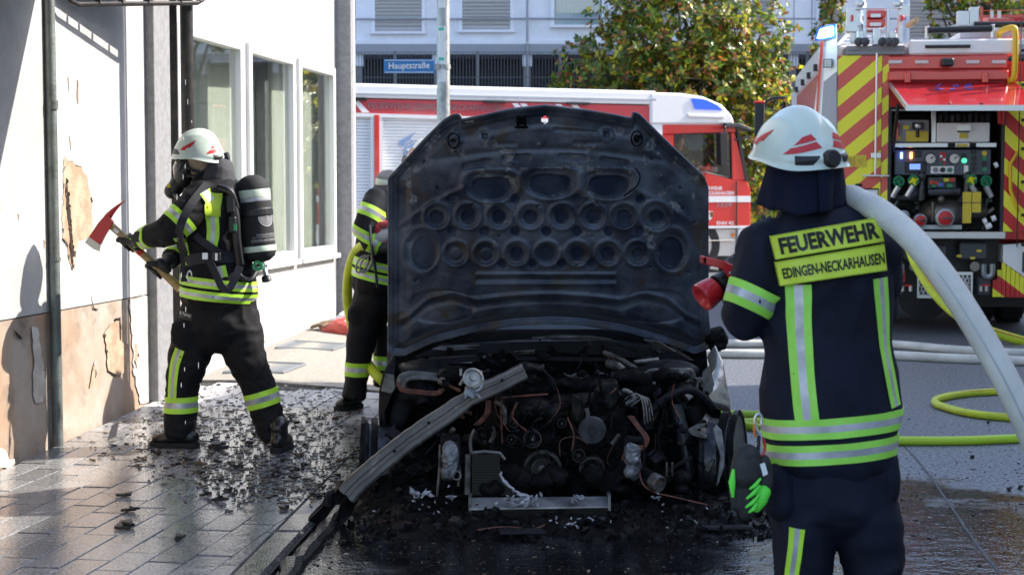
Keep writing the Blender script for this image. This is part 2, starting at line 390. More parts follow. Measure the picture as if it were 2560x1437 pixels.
t370, t418, t445, t848, t888 = T(370), T(418), T(445), T(848), T(888)
ZB = .81
q = MB(PLAST); q.bx(3.2, t370, 0, .3, ZB + .004, 6.5); q.build('wall', bl, 0)
q = MB(PLIN); q.bx(3.2, t370, .006, .3, -.1, ZB - .004); q.build('plinth', bl, 0)
q = MB(BLACK); q.bx(3.2, t370, .02, .29, ZB - .004, ZB + .004); q.build('joint', bl, 0)
q = MB(PGREY); q.bx(t370, t418, -.062, .3, -.1, 6.5); q.build('pilaster', bl, 0, .004)
WZ0, WZ1 = .895, 2.66
wins = [(449, 612), (626, 741), (751, 840)]
wt = [(T(a), T(b)) for a, b in wins]
q = MB(PLAST)                                        # wall with the three openings
ed = [t418] + [x for w in wt for x in w] + [t848]
for i in range(0, len(ed), 2): q.bx(ed[i], ed[i + 1], .02, .075, WZ0, WZ1)
q.bx(t418, t848, .02, .075, -.1, WZ0); q.bx(t418, t848, .02, .075, WZ1, 6.5)
q.build('wall', bl, 0)
q = MB(PGREY); q.bx(t848, t848 + .12, -.13, .075, -.1, 6.5); q.build('column', bl, 0, .004); q = MB(PLAST); q.bx(t848 + .12, t848 + 1, .076, .6, -.1, 6.5); q.build('end_wall', bl, 0)
q = MB(WHITE); q.cyl((t848 + .19, -.085, 0), (t848 + .19, -.085, 6.5), .04); q.build('downpipe', bl)
GLASS = glassmat('window_glass', (.93, .96, .94), .15)
FRM = M('window_frame', (.72, .71, .69), .45)
for a, b in wt:
    w = MB(FRM); fw = .075
    w.bx(a, a + fw, -.012, .07, WZ0, WZ1); w.bx(b - fw, b, -.012, .07, WZ0, WZ1); w.bx(a + fw, b - fw, -.012, .07, WZ0, WZ0 + fw); w.bx(a + fw, b - fw, -.012, .07, WZ1 - fw, WZ1)
    wo_ = w.build('window', bl, 0, .004)
    w = MB(GLASS); w.bx(a + fw, b - fw, .035, .039, WZ0 + fw, WZ1 - fw); w.build('pane', wo_, 0)
    w = MB(FRM); w.bx(a - .02, b + .02, -.045, .02, WZ0 - .045, WZ0 - .002); w.build('sill', wo_, 0, .004)
ROOM = M('room_wall', (.78, .78, .72), .9, col2=(.68, .69, .62), scale=1.5); RFL = M('room_floor', (.35, .28, .2), .6)
q = MB(ROOM); q.prism([(t418, .42, 0), (t848 + .11, .17, 0), (t848 + .11, .25, 0), (t418, .5, 0)], (0, 0, 3.2)); q.bx(t418 - .1, t418, .3, .5, 0, 3.2); q.bx(t418, t848 + .12, .076, .42, 3.1, 3.2); q.build('room', bl, 0)  # back panel set close and slanted to catch sun and brighten the panes
q = MB(RFL); q.bx(t418, t848 + .12, .076, .42, 0, .85); q.build('room_floor', bl, 0)
CURT = M('curtain', (.55, .56, .50), .9)
q = MB(PGREY)
for a, b in wt[1:2]: q.bx(lerp(a, b, .55) + .3, lerp(a, b, .55) + .40, .18, .26, .85, 3.1)
q.build('inner_post', bl, 0)
tc_ = T(105) + .10                                   # unseen canopy, added to cast the slanting shadow on the wall
q = MB(PGREY); q.bx(3.2, tc_, -1.9, -.002, 2.78, 2.9); q.build('canopy', bl, 0, .01)
# roof slab so that the building is closed from the side
q = MB(PGREY); q.bx(3.2, t848 + 1, -.15, 4.5, 6.5, 6.7); q.build('roof', bl, 0)
# peeled paint: the coat round each patch is gone, ragged flakes stand proud of the edge
def patch(name, pts, m, off, jag=4, lip=None):
    out = []
    n = len(pts)
    for i in range(n):
        (u0, v0), (u1, v1) = pts[i], pts[(i + 1) % n]; k = max(1, int(math.hypot(u1 - u0, v1 - v0) / 9))
        for j in range(k):
            t = j / k; out.append((lerp(u0, u1, t) + R.uniform(-jag, jag) * .5, lerp(v0, v1, t) + R.uniform(-jag, jag)))
    pp = [WALL.L(u, v, -off) for u, v in out]
    o = MB(m).prism(pp, (0, off - .0005, 0)).build(name, bl, 0)
    if lip:
        q = MB(lip)
        for i in range(0, len(pp)):
            a, b = pp[i], pp[(i + 1) % len(pp)]
            if R.random() < .28:
                e = (b - a); nn = V((e.z, 0, -e.x)).normalized() * R.uniform(-.003, .006)
                q.add([a, b, b + nn + V((0, -R.uniform(.002, .012), 0)), a + nn + V((0, -R.uniform(.002, .01), 0))], [[0, 1, 2, 3]])
        tag(q.build('paint_flake', o, 0), None, kind='stuff')
    return o
patch('peeled_patch', [(160, 392), (172, 402), (182, 398), (190, 412), (204, 412), (210, 432), (217, 442), (223, 472), (231, 505), (230, 540), (234, 562), (224, 592), (196, 602), (186, 640), (181, 676), (172, 640), (165, 606), (156, 592)], TAN, .003, 4, PALE)
CRK = M('crack', (.02, .014, .01), .9)
patch('crack', [(165, 444), (169, 450), (172, 490), (176, 530), (180, 575), (184, 620), (182, 672), (178, 640), (174, 590), (170, 545), (165, 490)], CRK, .006, 3, BRN)
for pts in ([(268, 880), (262, 835), (275, 812), (292, 800), (300, 793), (303, 850), (318, 862), (322, 900), (318, 925), (290, 935), (272, 925), (268, 905)], [(224, 968), (232, 920), (238, 900), (239, 935), (232, 965)], [(338, 860), (344, 862), (346, 890), (340, 918), (335, 900)]):
    patch('peeled_patch', pts, TAN, .0025, 3, PALE)
for pts in ([(322, 748), (378, 738), (378, 1004), (352, 1010), (334, 925), (330, 820)], [(0, 1122), (14, 1126), (25, 1150), (38, 1150), (37, 1160), (0, 1175)], [(80, 815), (95, 822), (108, 905), (116, 960), (110, 1000), (96, 1010), (82, 985), (86, 900)]):
    patch('paint_remnant', pts, PALE, .002, 5)
for pts in ([(170, 455), (172, 452), (171, 470)], [(193, 200), (196, 202), (196, 262), (193, 250)], [(170, 195), (172, 195), (173, 230)], [(174, 340), (177, 355), (178, 377), (175, 362)], [(45, 535), (48, 537), (47, 552)], [(110, 600), (113, 606), (111, 622)]):
    patch('chip', pts, BRN, .003, 1)
patch('crack', [(34, 822), (37, 826), (50, 838), (56, 845), (54, 848), (44, 838)], CRK, .006, 1)
patch('crack', [(290, 796), (302, 793), (303, 850), (301, 850), (300, 799), (290, 800)], CRK, .0065, 1)
patch('crack', [(228, 740), (236, 770), (246, 772), (245, 775), (234, 773)], CRK, .002, 1)

# ------------------------------------------------------------------ notice stand in front of the wall
OLDST = M('weathered_steel', (.20, .23, .22), .5, .5, col2=(.10, .10, .09), scale=6, con=(.35, .7), bump=.2, bsc=50)
DPOST = M('dark_post', (.025, .023, .022), .4, .3, col2=(.05, .04, .035), scale=10)
pl1, pl2 = GP(145, 1113), GP(478, 1022)
ns = root('notice_stand', 'steel notice stand on two posts with dripping board frame by the wall', 'notice stand', (0, 0, 0))
q = MB(OLDST); q.cyl((pl1.x, pl1.y, pl1.z - .05), (pl1.x - .01, pl1.y, 3.6), .031, n=16); q.build('post', ns)
q = MB(OLDST); q.ring((pl1.x, pl1.y, 1.95), (0, 0, 1), .03, .034, .05); q.ring((pl1.x, pl1.y, 1.1), (0, 0, 1), .03, .033, .02); q.build('collar', ns)
q = MB(DPOST); q.cyl((pl2.x, pl2.y, pl2.z - .05), (pl2.x, pl2.y, 3.6), .042, n=16); q.build('post', ns, label='dark painted post of the stand')
q = MB(DPOST); q.bx(pl2.x - .115, pl2.x - .07, pl2.y + .03, pl2.y + .05, .2, 3.6); q.build('backing_strip', ns, 0)
fa, fb = P(170, 12, pl1.y + .12), P(512, 8, pl2.y + .03); fu = V((0, 0, 1.0))
fd = (fb - fa).normalized()
cor = [fa + fu, fa + V((0, 0, .08)), fa + fd * .02 + V((0, 0, .02)), fa + fd * .08, fb - fd * .08, fb - fd * .02 + V((0, 0, .02)), fb + V((0, 0, .08)), fb + fu]
q = MB(DPOST); q.tube(cor, .015, 8); q.build('frame', ns)
q = MB(DGREY); q.prism([fa + fd * .03 + V((0, .01, .06)), fb - fd * .03 + V((0, .01, .06)), fb - fd * .03 + V((0, .01, .95)), fa + fd * .03 + V((0, .01, .95))], (0, .02, 0)); q.build('board', ns, 0)
q = MB(DPOST)
for k in (.2, .36, .55, .8, .95): q.box(fa + fd * (fb - fa).length * k + V((0, 0, .03)), (.03, .02, .05))
q.build('clip', ns, 0)

# ------------------------------------------------------------------ street mast and name plate
BLUE = M('sign_blue', (.02, .17, .42), .4); 
sp = root('street_mast', 'grey steel mast with blue street name plate in front of the long fire engine', 'sign post', (P(1109, 400, 21.5).x, 21.5, 0))
q = MB(STEEL); q.cyl((0, 0, 0), (0, 0, 4.6), .09, .085, 20); q.build('mast', sp)
SF = Face(0, 21.38, 0); sx = sp.location.x
def SL(u, v, d=0): p = SF.L(u, v, d); return V((p.x - sx, p.y - .12, p.z))
q = MB(BLUE); a, b = SL(960, 184), SL(1086, 149); q.bx(a.x, b.x, -.135, -.115, a.z, b.z); np = q.build('name_plate', sp, 0, .003)
q = MB(WTXT)
w_ = .008
for x0, x1, z0, z1 in ((a.x + .012, b.x - .012, a.z + .01, a.z + .01 + w_), (a.x + .012, b.x - .012, b.z - .018, b.z - .01)): q.bx(x0, x1, -.139, -.134, z0, z1)
q.build('plate_border', np, 0)
text('Hauptstraße', quad(SL(972, 178, -.022), SL(1074, 176, -.022), SL(1074, 155, -.022), SL(972, 157, -.022)), 'lettering', WTXT, np, .012)
q = MB(STEEL); q.bx(b.x - .02, -.05, -.13, -.05, (a.z + b.z) / 2 - .03, (a.z + b.z) / 2 + .03); q.ring((0, 0, (a.z + b.z) / 2 - .03), (0, 0, 1), .088, .098, .06); q.build('bracket', sp)
STK = M('sticker', (.7, .72, .72), .5); GRNT = M('sticker_green', (.05, .45, .30), .5)
for v0, v1 in ((-40, 20), (65, 140), (140, 205)):
    q = MB(STK); z1, z0 = SL(1100, v0).z, SL(1100, v1).z
    q.add([(.0915 * math.cos(a_), .0915 * math.sin(a_), z) for z in (z0, z1) for a_ in [rad(-135 + 6 * i) for i in range(12)]], [[i, i + 1, 13 + i, 12 + i] for i in range(11)])
    q.mat(GRNT); q.add([(.0925 * math.cos(a_), .0925 * math.sin(a_), z) for z in (z1 - .06, z1 - .02) for a_ in [rad(-130 + 6 * i) for i in range(9)]], [[i, i + 1, 10 + i, 9 + i] for i in range(8)])
    q.build('sticker', sp)

# ------------------------------------------------------------------ office block across the street
FB = Face(0, 38, 0)
PANEL = M('facade_panel', (.80, .81, .88), .4, col2=(.74, .75, .82), scale=2)
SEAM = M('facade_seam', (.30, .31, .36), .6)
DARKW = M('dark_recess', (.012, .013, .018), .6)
BLND = M('blind_slat', (.66, .63, .64), .5); OGL = M('office_glass', (.25, .33, .38), .08, spec=.8)
ob = root('office_block', 'pale lilac panelled office block with slatted blinds above a dark ground floor', 'building', (0, 38, 0))
z105 = FB.lp(0, 105)[1]
q = MB(SEAM); q.bx(FB.lp(300, 0)[0], FB.lp(3200, 0)[0], .02, .3, z105, 10.5); q.build('wall', ob, 0)
us = [300, 480, 690, 888, 1101, 1318, 1540, 1760, 1985, 2030, 2250, 2470, 2690, 2910, 3200]
for a, b in zip(us, us[1:]):
    for v0, v1 in ((102, 50), (46, -180), (-184, -470)):
        q = MB(PANEL); q.bx(FB.lp(a + 1.2, 0)[0], FB.lp(b - 1.2, 0)[0], 0, .05, FB.lp(0, v0)[1], FB.lp(0, v1)[1]); q.build('panel', ob, 0)
q = MB(PANEL); q.bx(FB.lp(300, 0)[0], FB.lp(3200, 0)[0], -.08, .02, z105 - .06, z105 + .02); q.build('ledge', ob, 0)
def owin(u0, u1, v0, v1, blind=True):
    x0, x1 = FB.lp(u0, 0)[0], FB.lp(u1, 0)[0]; z0, z1 = FB.lp(0, v1)[1], FB.lp(0, v0)[1]; f = .07
    q = MB(PANEL)
    q.bx(x0, x0 + f, -.07, 0, z0, z1); q.bx(x1 - f, x1, -.07, 0, z0, z1); q.bx(x0 + f, x1 - f, -.07, 0, z1 - f, z1); q.bx(x0 - .04, x1 + .04, -.12, 0, z0 - .04, z0 + .02)
    w = q.build('window', ob, 0)
    q = MB(OGL); q.bx(x0 + f, x1 - f, -.012, 0, z0, z1 - f); q.build('pane', w, 0)
    if blind:
        n = int((z1 - z0 - .1) / .085); sm = MB(BLND); sm.box((0, 0, 0), (x1 - x0 - 2 * f - .02, .085, .008), Matrix.Rotation(rad(-38), 3, 'X')); sme = sm.mesh('slat', 0)
        for k in range(n): inst('slat', sme, w, ((x0 + x1) / 2, -.052, z0 + .07 + k * .085))
    else:
        q = MB(CURT); n_ = 36; q.add([(lerp(x0 + f + .05, x1 - f - .05, i / n_), -.022 + .006 * math.sin(i * 1.9), z) for z in (z0 + .3, z1 - f) for i in range(n_ + 1)], [[i, i + 1, n_ + 2 + i, n_ + 1 + i] for i in range(n_)]); q.build('net_curtain', w, 60)
for a, b, v0, v1, bl_ in ((700, 832, -140, 84, 1), (930, 1062, -140, 82, 1), (1148, 1283, -140, 78, 1), (1378, 1512, -140, 66, 0), (1590, 1725, -140, 72, 1), (1808, 1940, -140, 76, 1), (2040, 2112, -140, 96, 1), (2266, 2450, -140, 132, 1), (2500, 2640, -140, 100, 1)): owin(a, b, v0, v1, bl_)
q = MB(SEAM)
for u in (1101, 1318, 1540): q.cyl(FB.L(u, 105, -.1), FB.L(u, -200, -.1), .03)
q.cyl(FB.L(880, 49, -.1), FB.L(1560, 46, -.1), .02); q.cyl(FB.L(1318, 108, -.1), FB.L(1318, 220, -.1), .03); q.build('cable', ob)
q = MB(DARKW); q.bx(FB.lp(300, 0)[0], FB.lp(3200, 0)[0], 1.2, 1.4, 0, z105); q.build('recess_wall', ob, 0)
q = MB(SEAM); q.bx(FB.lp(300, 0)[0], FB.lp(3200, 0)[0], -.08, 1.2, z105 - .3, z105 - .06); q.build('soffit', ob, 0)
for u in (690, 895, 1093, 1318, 1540, 1760, 1985, 2250, 2470, 2700):
    q = MB(PANEL); q.bx(FB.lp(u - 12, 0)[0], FB.lp(u + 12, 0)[0], .0, .2, FB.lp(0, 166)[1], z105 - .06); q.mat(GREY); q.bx(FB.lp(u - 9, 0)[0], FB.lp(u + 9, 0)[0], .05, .2, 0, FB.lp(0, 166)[1]); q.build('pillar', ob, 0)
WIRE = M('fence_wire', (.12, .13, .16), .5, .4)
fn = root('wire_fence', 'tall dark wire mesh fence along the foot of the office block', 'fence', (0, 37.4, 0))
FF_ = Face(0, 37.4, 0)
x0, x1 = FF_.lp(300, 0)[0], FF_.lp(3000, 0)[0]
q = MB(WIRE); n_ = 340
for k in range(n_): x = lerp(x0, x1, k / n_); q.bx(x - .006, x + .006, 0, .012, 0, 4.7)
for z in (.1, .9, 1.7, 2.5, 3.3, 4.1, 4.68): q.bx(x0, x1, .013, .025, z, z + .015)
tag(q.build('wire_mesh', fn, 0), None, kind='stuff')
pmh = MB(GREY); pmh.bx(-.03, .03, .03, .09, 0, 4.72); pme = pmh.mesh('post', 0)
for u in range(780, 3000, 207): inst('post', pme, fn, (FF_.lp(u, 0)[0], 0, 0))

# ------------------------------------------------------------------ house on the right that shades the street (beside the camera)
HW = M('house_render', (.50, .48, .45), .85, col2=(.44, .42, .39), scale=2)
hb = root('corner_house', 'tall rendered house with a red roof facing the scorched wall across the street', 'house', (9.2, 0, 0))
q = MB(HW); q.bx(0, 9, -16, 14.1, 0, 8.4); q.build('wall', hb, 0); q = MB(HW); q.bx(.05, 8, 14.1, 22, 0, 5.2); q.build('shade_block', hb, 0)  # out-of-view house sized, and lower block added, for the shade they cast
q = MB(DRED); q.prism([(-.5, -16.3, 8.4), (9.5, -16.3, 8.4), (4.5, -16.3, 11.8)], (0, 30.5, 0)); q.build('roof', hb, 0)
for y in range(-14, 12, 3):
    for z in (1, 4.2):
        q = MB(FRM); q.bx(-.05, 0, y, y + 1.3, z, z + 1.6); w = q.build('window', hb, 0); q = MB(OGL); q.bx(-.06, -.05, y + .08, y + 1.22, z + .08, z + 1.52); q.build('pane', w, 0)

# ------------------------------------------------------------------ trees
LG = [M('leaf_dark', (.045, .075, .014), .28), M('leaf_green', (.10, .155, .02), .26), M('leaf_yellow', (.42, .38, .03), .3), M('leaf_rust', (.34, .12, .025), .5), M('leaf_brown', (.13, .055, .02), .55)]
BARK = M('bark', (.10, .085, .07), .9, col2=(.06, .05, .04), scale=8, bump=.6, bsc=30)
def leafmat(m, c):
    nt = m.node_tree; t = nt.nodes.new('ShaderNodeBsdfTranslucent'); t.inputs[0].default_value = (*[min(1, x * 2.4) for x in c], 1); x = nt.nodes.new('ShaderNodeMixShader'); x.inputs[0].default_value = .32
    nt.links.new(nt.nodes['Principled BSDF'].outputs[0], x.inputs[1]); nt.links.new(t.outputs[0], x.inputs[2]); nt.links.new(x.outputs[0], nt.nodes['Material Output'].inputs[0])
for m_, c_ in zip(LG, ((.045, .075, .014), (.10, .155, .02), (.30, .29, .02), (.28, .10, .02), (.13, .055, .02))): leafmat(m_, c_)
def tree(label, base, blobs, n, seed, ls=.15, group=None):
    r_ = random.Random(seed); t = root('magnolia_tree', label, 'tree', base, 0, group)
    q = MB(BARK); tips = []
    cz = sum(b[0].z for b in blobs) / len(blobs)
    q.tube([(0, 0, 0), (.05, 0, cz * .3), (-.03, .05, cz * .6), (0, 0, cz)], [.17, .14, .12, .07], 10)
    for c, rr in blobs:
        c0 = c - V(base); s0 = V((0, 0, min(c0.z * .6, cz * .8))); mid = s0.lerp(c0, .5) + V((r_.uniform(-.2, .2), r_.uniform(-.2, .2), .1)); q.tube([s0, mid, c0], [.06, .045, .02], 6)
        for k in range(4):
            d = V((r_.gauss(0, 1), r_.gauss(0, 1), r_.gauss(0, 1))).normalized(); q.tube([c0, c0 + V((d.x * rr[0], d.y * rr[1], d.z * rr[2])) * .8], [.02, .006], 5)
    q.build('trunk', t)
    lv = MB(); wts = [b[1][0] * b[1][1] * b[1][2] for b in blobs]
    for k in range(n):
        c, rr = r_.choices(blobs, wts)[0]
        d = V((r_.gauss(0, 1), r_.gauss(0, 1), r_.gauss(0, 1))).normalized(); f = r_.uniform(.25, 1.08) ** .5
        bump = 1 + .38 * noise.noise(d * 2.3 + c)
        p = c - V(base) + V((d.x * rr[0], d.y * rr[1], d.z * rr[2])) * f * bump
        ax = (d + V((r_.gauss(0, .5), r_.gauss(0, .5), .55 + r_.gauss(0, .3)))).normalized(); e = ax.orthogonal().normalized(); h = ax.cross(e)
        tone = r_.random(); nl = r_.randint(6, 11)
        for j in range(nl):
            a = 2 * math.pi * j / nl + r_.uniform(-.4, .4); o = e * math.cos(a) + h * math.sin(a); up = r_.uniform(.15, .9)
            ld = (o + ax * up).normalized(); sd = ax.cross(o).normalized(); L_ = ls * r_.uniform(.7, 1.25); w = L_ * .24; dn = ax * (-.22 * L_)
            x = r_.random()
            lv.mat(LG[0] if x < .28 else LG[1] if x < .56 else (LG[2] if tone < .62 else LG[1]) if x < .82 else LG[3] if x < .92 else LG[4])
            b = p + ax * r_.uniform(-.05, .05)
            lv.add([b, b + ld * L_ * .45 + sd * w, b + ld * L_ + dn, b + ld * L_ * .45 - sd * w, b + ld * L_ * .5 - ax * L_ * .06], [[0, 1, 4], [1, 2, 4], [2, 3, 4], [3, 0, 4]])
    o = lv.build('crown', t, 0)
    return t
Bq = lambda u, v, Y, rx, rz, ry=None: (P(u, v, Y), (rx, ry or rx, rz))
tree('large glossy magnolia tree with yellow and rust leaves behind the long fire engine', (P(1740, 475, 32.5).x, 32.5, 0),
     [Bq(1700, 60, 32.5, 1.5, 1.3), Bq(1560, 120, 32.2, 1.0, .9), Bq(1470, 160, 32, .7, .55), Bq(1840, 90, 32.5, 1.1, 1.2), Bq(1620, 200, 32.2, 1.1, .7), Bq(1760, 200, 32, 1.3, .9), Bq(1880, 260, 32, .95, .9), Bq(1900, 400, 32.5, .8, 1.1), Bq(1680, -120, 33, 1.6, 1.2), Bq(1850, 480, 33, .9, .9), Bq(1930, 150, 32.6, .6, .6), Bq(1440, 190, 32, .55, .35), Bq(1560, 30, 32, .45, .5), Bq(1780, 330, 33, 1.3, 1.0)], 3000, 3, .155)
tree('smaller magnolia tree showing above the roof of the chevron marked engine', (P(2430, 475, 35).x, 35, 0),
     [Bq(2360, 50, 35, .45, .5), Bq(2440, 10, 35, .8, .35), Bq(2560, 20, 35, .8, .4), Bq(2500, -90, 35, 1.2, .8), Bq(2350, -20, 35, .5, .4)], 420, 5, .16)
tree('slender magnolia tree between the office block and the blue light', (P(2080, 475, 34.5).x, 34.5, 0),
     [Bq(2080, 30, 34.5, .35, .45), Bq(2060, 110, 34.5, .3, .5), Bq(2100, -60, 34.5, .6, .5), Bq(2050, 230, 34.5, .35, .7)], 260, 6, .15)
# ------------------------------------------------------------------ fire engines
def chev(q, x0, x1, z0, z1, y, yth, per, slope, m1, m2, ph=0):   # chevron film on a panel: stripes clipped to a rectangle
    def clip(poly, f):
        out = []
        for i in range(len(poly)):
            a, b = poly[i], poly[(i + 1) % len(poly)]; fa, fb = f(a), f(b)
            if fa >= 0: out.append(a)
            if fa * fb < 0: t = fa / (fa - fb); out.append((lerp(a[0], b[0], t), lerp(a[1], b[1], t)))
        return out
    k0 = int((z0 - z1) / per) - 12
    for k in range(k0, -k0 + 12):
        for m, o in ((m1, 0), (m2, .5)):
            b = z0 + (k + o) * per + ph; po = [(x0, z0), (x1, z0), (x1, z1), (x0, z1)]
            po = clip(po, lambda p: p[1] - (b + slope * (p[0] - x0)))
            if len(po) > 2: po = clip(po, lambda p: (b + per / 2 + slope * (p[0] - x0)) - p[1])
            if len(po) > 2: q.mat(m); q.prism([(x, y, z) for x, z in po], (0, yth, 0))
def wheel(parent, c, r, w, ax, twin=False):
    c = V(c); ax = V(ax)
    q = MB(RUB); q.lathe(c - ax * w / 2, ax, [(r * .6, 0), (r * .92, 0), (r, w * .15), (r, w * .85), (r * .92, w), (r * .6, w)], 28, False); 
    for k in range(28):
        a = 2 * math.pi * k / 28; e = ax.orthogonal().normalized(); g = ax.cross(e); d = e * math.cos(a) + g * math.sin(a)
        q.tube([c + d * r - ax * w * .42, c + d * r + ax * w * .42], .02, 4)
    w_ = q.build('wheel', parent, 30)
    q = MB(GREY); q.lathe(c - ax * w * .45, ax, [(.02, .05), (r * .3, .05), (r * .35, .12), (r * .62, .04), (r * .62, w * .9), (r * .3, w * .8), (.02, w * .8)], 24); q.build('rim', w_)
BLIT = M('blue_lamp', (.01, .05, .5), .1, emit=(.02, .08, .8), es=.5, coat=.5)
BLON = M('blue_lamp_lit', (.3, .6, 1), .2, emit=(.30, .62, 1), es=9)
TGL = glassmat('cab_glass', (.80, .85, .83), .05)
# ---- long engine across the street
C = Face(.7, 28, rad(20))
fe = root('fire_engine', 'long red and white fire engine parked across the street with roller shutters', 'fire engine', C.o, C.ang)
LGR = M('shutter_grey', (.82, .82, .83), .45); PINK = M('faded_red', (.52, .05, .06), .4, coat=.3); LTX = M('pale_red_lettering', (.25, .12, .13), .45)
q = MB(WHITE); C.pp(q, [(700, 208), (1640, 232), (1640, 262), (700, 240)], 0, 2.5); C.pp(q, [(700, 204), (1640, 228), (1640, 233), (700, 209)], .12, 2.4); q.build('roof', fe, 0, .02)
q = MB(M('roof_grey', (.45, .47, .52), .4)); C.pp(q, [(700, 228), (1640, 248), (1640, 252), (700, 232)], -.02, .02); q.build('roof_trim', fe, 0)
q = MB(PINK); C.pp(q, [(700, 243), (1560, 263), (1560, 305), (700, 276)], .02, 2.48); C.pp(q, [(1560, 263), (1628, 265), (1628, 560), (1560, 560)], .02, 2.48); q.build('body', fe, 0)
q = MB(WHITE)
for u in (880, 1280, 1300, 1388, 1428): C.pp(q, [(u, 250 + (u - 890) * .022), (u + 14, 250 + (u - 890) * .022), (u + 44, 282 + (u - 890) * .024), (u + 26, 282 + (u - 890) * .024)], .012, .03)
q.build('band_stripe', fe, 0)
a_ = quad(C.L(921, 272, .005), C.L(1262, 279, .005), C.L(1262, 263, .005), C.L(921, 256, .005)); text('FEUERWEHR EDINGEN-NECKARHAUSEN', a_, 'lettering', LTX, fe, .02)
q = MB(WHITE); C.pp(q, [(700, 277), (1560, 303), (1560, 312), (700, 286)], -.01, .1); C.pp(q, [(700, 600), (1560, 600), (1560, 650), (700, 660)], 0, 2.4); q.build('rail', fe, 0)
for u0, u1 in ((905, 917), (1212, 1266), (1420, 1474)):
    q = MB(BLACK); C.pb(q, u0 - (0 if u0 > 1000 else 20), u1, 248 + (u0 - 905) * .018, 252 + (u0 - 905) * .018, -.04, .02); q.build('marker_lamp', fe, 0)
q = MB(BLACK); C.pp(q, [(690, 280), (1570, 300), (1570, 640), (690, 640)], .3, .4); q.build('inner_wall', fe, 0)
for u0, u1, vt in ((706, 928, 288), (956, 1250, 291), (1275, 1555, 300)):
    sh = MB(LGR); C.pb(sh, u0, u1, vt, 605, .10, .12); so_ = sh.build('roller_shutter', fe, 0)
    a, b = C.L(u0, 605, .07), C.L(u1, vt, .07); n = int((b.z - a.z) / .055); k_ = MB(LGR); k_.box((0, 0, 0), (b.x - a.x, .03, .046)); sme = k_.mesh('slat', 0, .008)
    for k in range(n): inst('slat', sme, so_, ((a.x + b.x) / 2, .085, a.z + .03 + .055 * k))
q = MB(REDP); C.pb(q, 937, 949, 287, 600, -.02, .1); C.pb(q, 1259, 1268, 290, 600, -.02, .1); q.build('post', fe, 0, .01)
q = MB(WHITE); C.pb(q, 929, 936, 287, 600, 0, .1); C.pb(q, 950, 957, 287, 600, 0, .1); q.build('post_trim', fe, 0)
# emblem: shield ring with axe and hammer heads
BL2 = M('emblem_blue', (.04, .20, .52), .5)
q = MB(BL2); y_ = .05
cx, cy, r1, r2 = 1040, 382, 30, 24
def arc(r, a0, a1, n=24): return [(cx + r * math.cos(rad(lerp(a0, a1, i / n))), cy + r * math.sin(rad(lerp(a0, a1, i / n)))) for i in range(n + 1)]
for (ro_, ri_) in ((31, 28.5), (25, 0)):
    for i in range(24):
        a0, a1 = 360 * i / 24, 360 * (i + 1) / 24; pt = lambda r, a: (cx + r * math.cos(rad(a)), cy + r * math.sin(rad(a)))
        C.pp(q, [pt(ro_, a0), pt(ro_, a1), pt(ri_, a1), pt(ri_, a0)] if ri_ else [pt(ro_, a0), pt(ro_, a1), (cx, cy)], y_, y_ + .01)
C.pp(q, [(1042, 330), (1027, 337), (1000, 352), (996, 362), (1010, 366), (1014, 356), (1026, 350), (1030, 340)], y_, y_ + .01)
C.pp(q, [(1072, 334), (1084, 340), (1080, 352), (1067, 344)], y_, y_ + .01)
em = q.build('emblem', fe, 0)
q = MB(WHITE); C.pb(q, 1037, 1043, 360, 405, y_ - .006, y_); C.pb(q, 1018, 1062, 372, 377, y_ - .006, y_); q.build('emblem_cross', em, 0)
# cab
q = MB(WHITE); C.pp(q, [(1626, 231), (1700, 233), (1757, 241), (1806, 262), (1832, 290), (1838, 312), (1626, 312)], -.02, 2.5); rf = q.build('cab_roof', fe, 0, .04)
q = MB(BLIT); C.pp(q, [(1729, 246), (1766, 249), (1792, 262), (1806, 276), (1738, 273)], -.04, -.015); q.build('blue_light', fe, 0, label='blue warning light panel on the white cab roof')
q = MB(WHITE); C.pp(q, [(1720, 285), (1815, 288), (1812, 296), (1722, 293)], -.06, -.01); q.build('roof_step', fe, 0, .01)
q = MB(WHITE); C.pb(q, 1626, 1656, 312, 640, 0, 2.4); q.build('cab_link', fe, 0)
q = MB(REDP)
C.pp(q, [(1655, 312), (1838, 312), (1842, 332), (1655, 337)], 0, 2.5)
C.pp(q, [(1655, 337), (1686, 337), (1686, 432), (1655, 432)], 0, .1); C.pp(q, [(1655, 337), (1686, 337), (1686, 432), (1655, 432)], 2.4, 2.5)
for d in (0, 2.42): C.pp(q, [(1826, 331), (1838, 331), (1868, 452), (1830, 452)], d, d + .08)
C.pp(q, [(1655, 432), (1765, 432), (1826, 447), (1868, 452), (1877, 476), (1877, 566), (1655, 566)], 0, 2.5)
cb = q.build('cab', fe, 25, .02)
q = MB(TGL); C.pp(q, [(1686, 337), (1826, 331), (1830, 447), (1765, 432), (1686, 432)], .03, .035); q.build('side_window', fe, 0)
q = MB(TGL); q.prism([C.L(1839, 331, .1), C.L(1869, 452, .1), C.L(1869, 452, 2.4), C.L(1839, 331, 2.4)], (.006, 0, 0)); q.build('windscreen', fe, 0)
q = MB(BLACK); C.pp(q, [(1840, 322), (1848, 330), (1872, 452), (1864, 452)], -.012, .12); q.build('pillar_trim', fe, 0)
q = MB(BLACK); q.tube([C.L(u, v, .02) for u, v in ((1686, 337), (1826, 331), (1829, 447), (1766, 432), (1686, 430))], .018, 6, True); C.pb(q, 1762, 1764, 432, 565, -.004, .01); q.tube([C.L(1842, 452, -.003), C.L(1842, 566, -.003)], .012, 4); q.build('seal', fe, 0)
q = MB(BLACK); C.pp(q, [(1801, 333), (1819, 331), (1821, 412), (1803, 414)], -.32, -.14); q.tube([C.L(1810, 320, 0), C.L(1812, 318, -.25), C.L(1812, 335, -.25)], .025, 6); q.build('wing_mirror', fe, 0, .03)
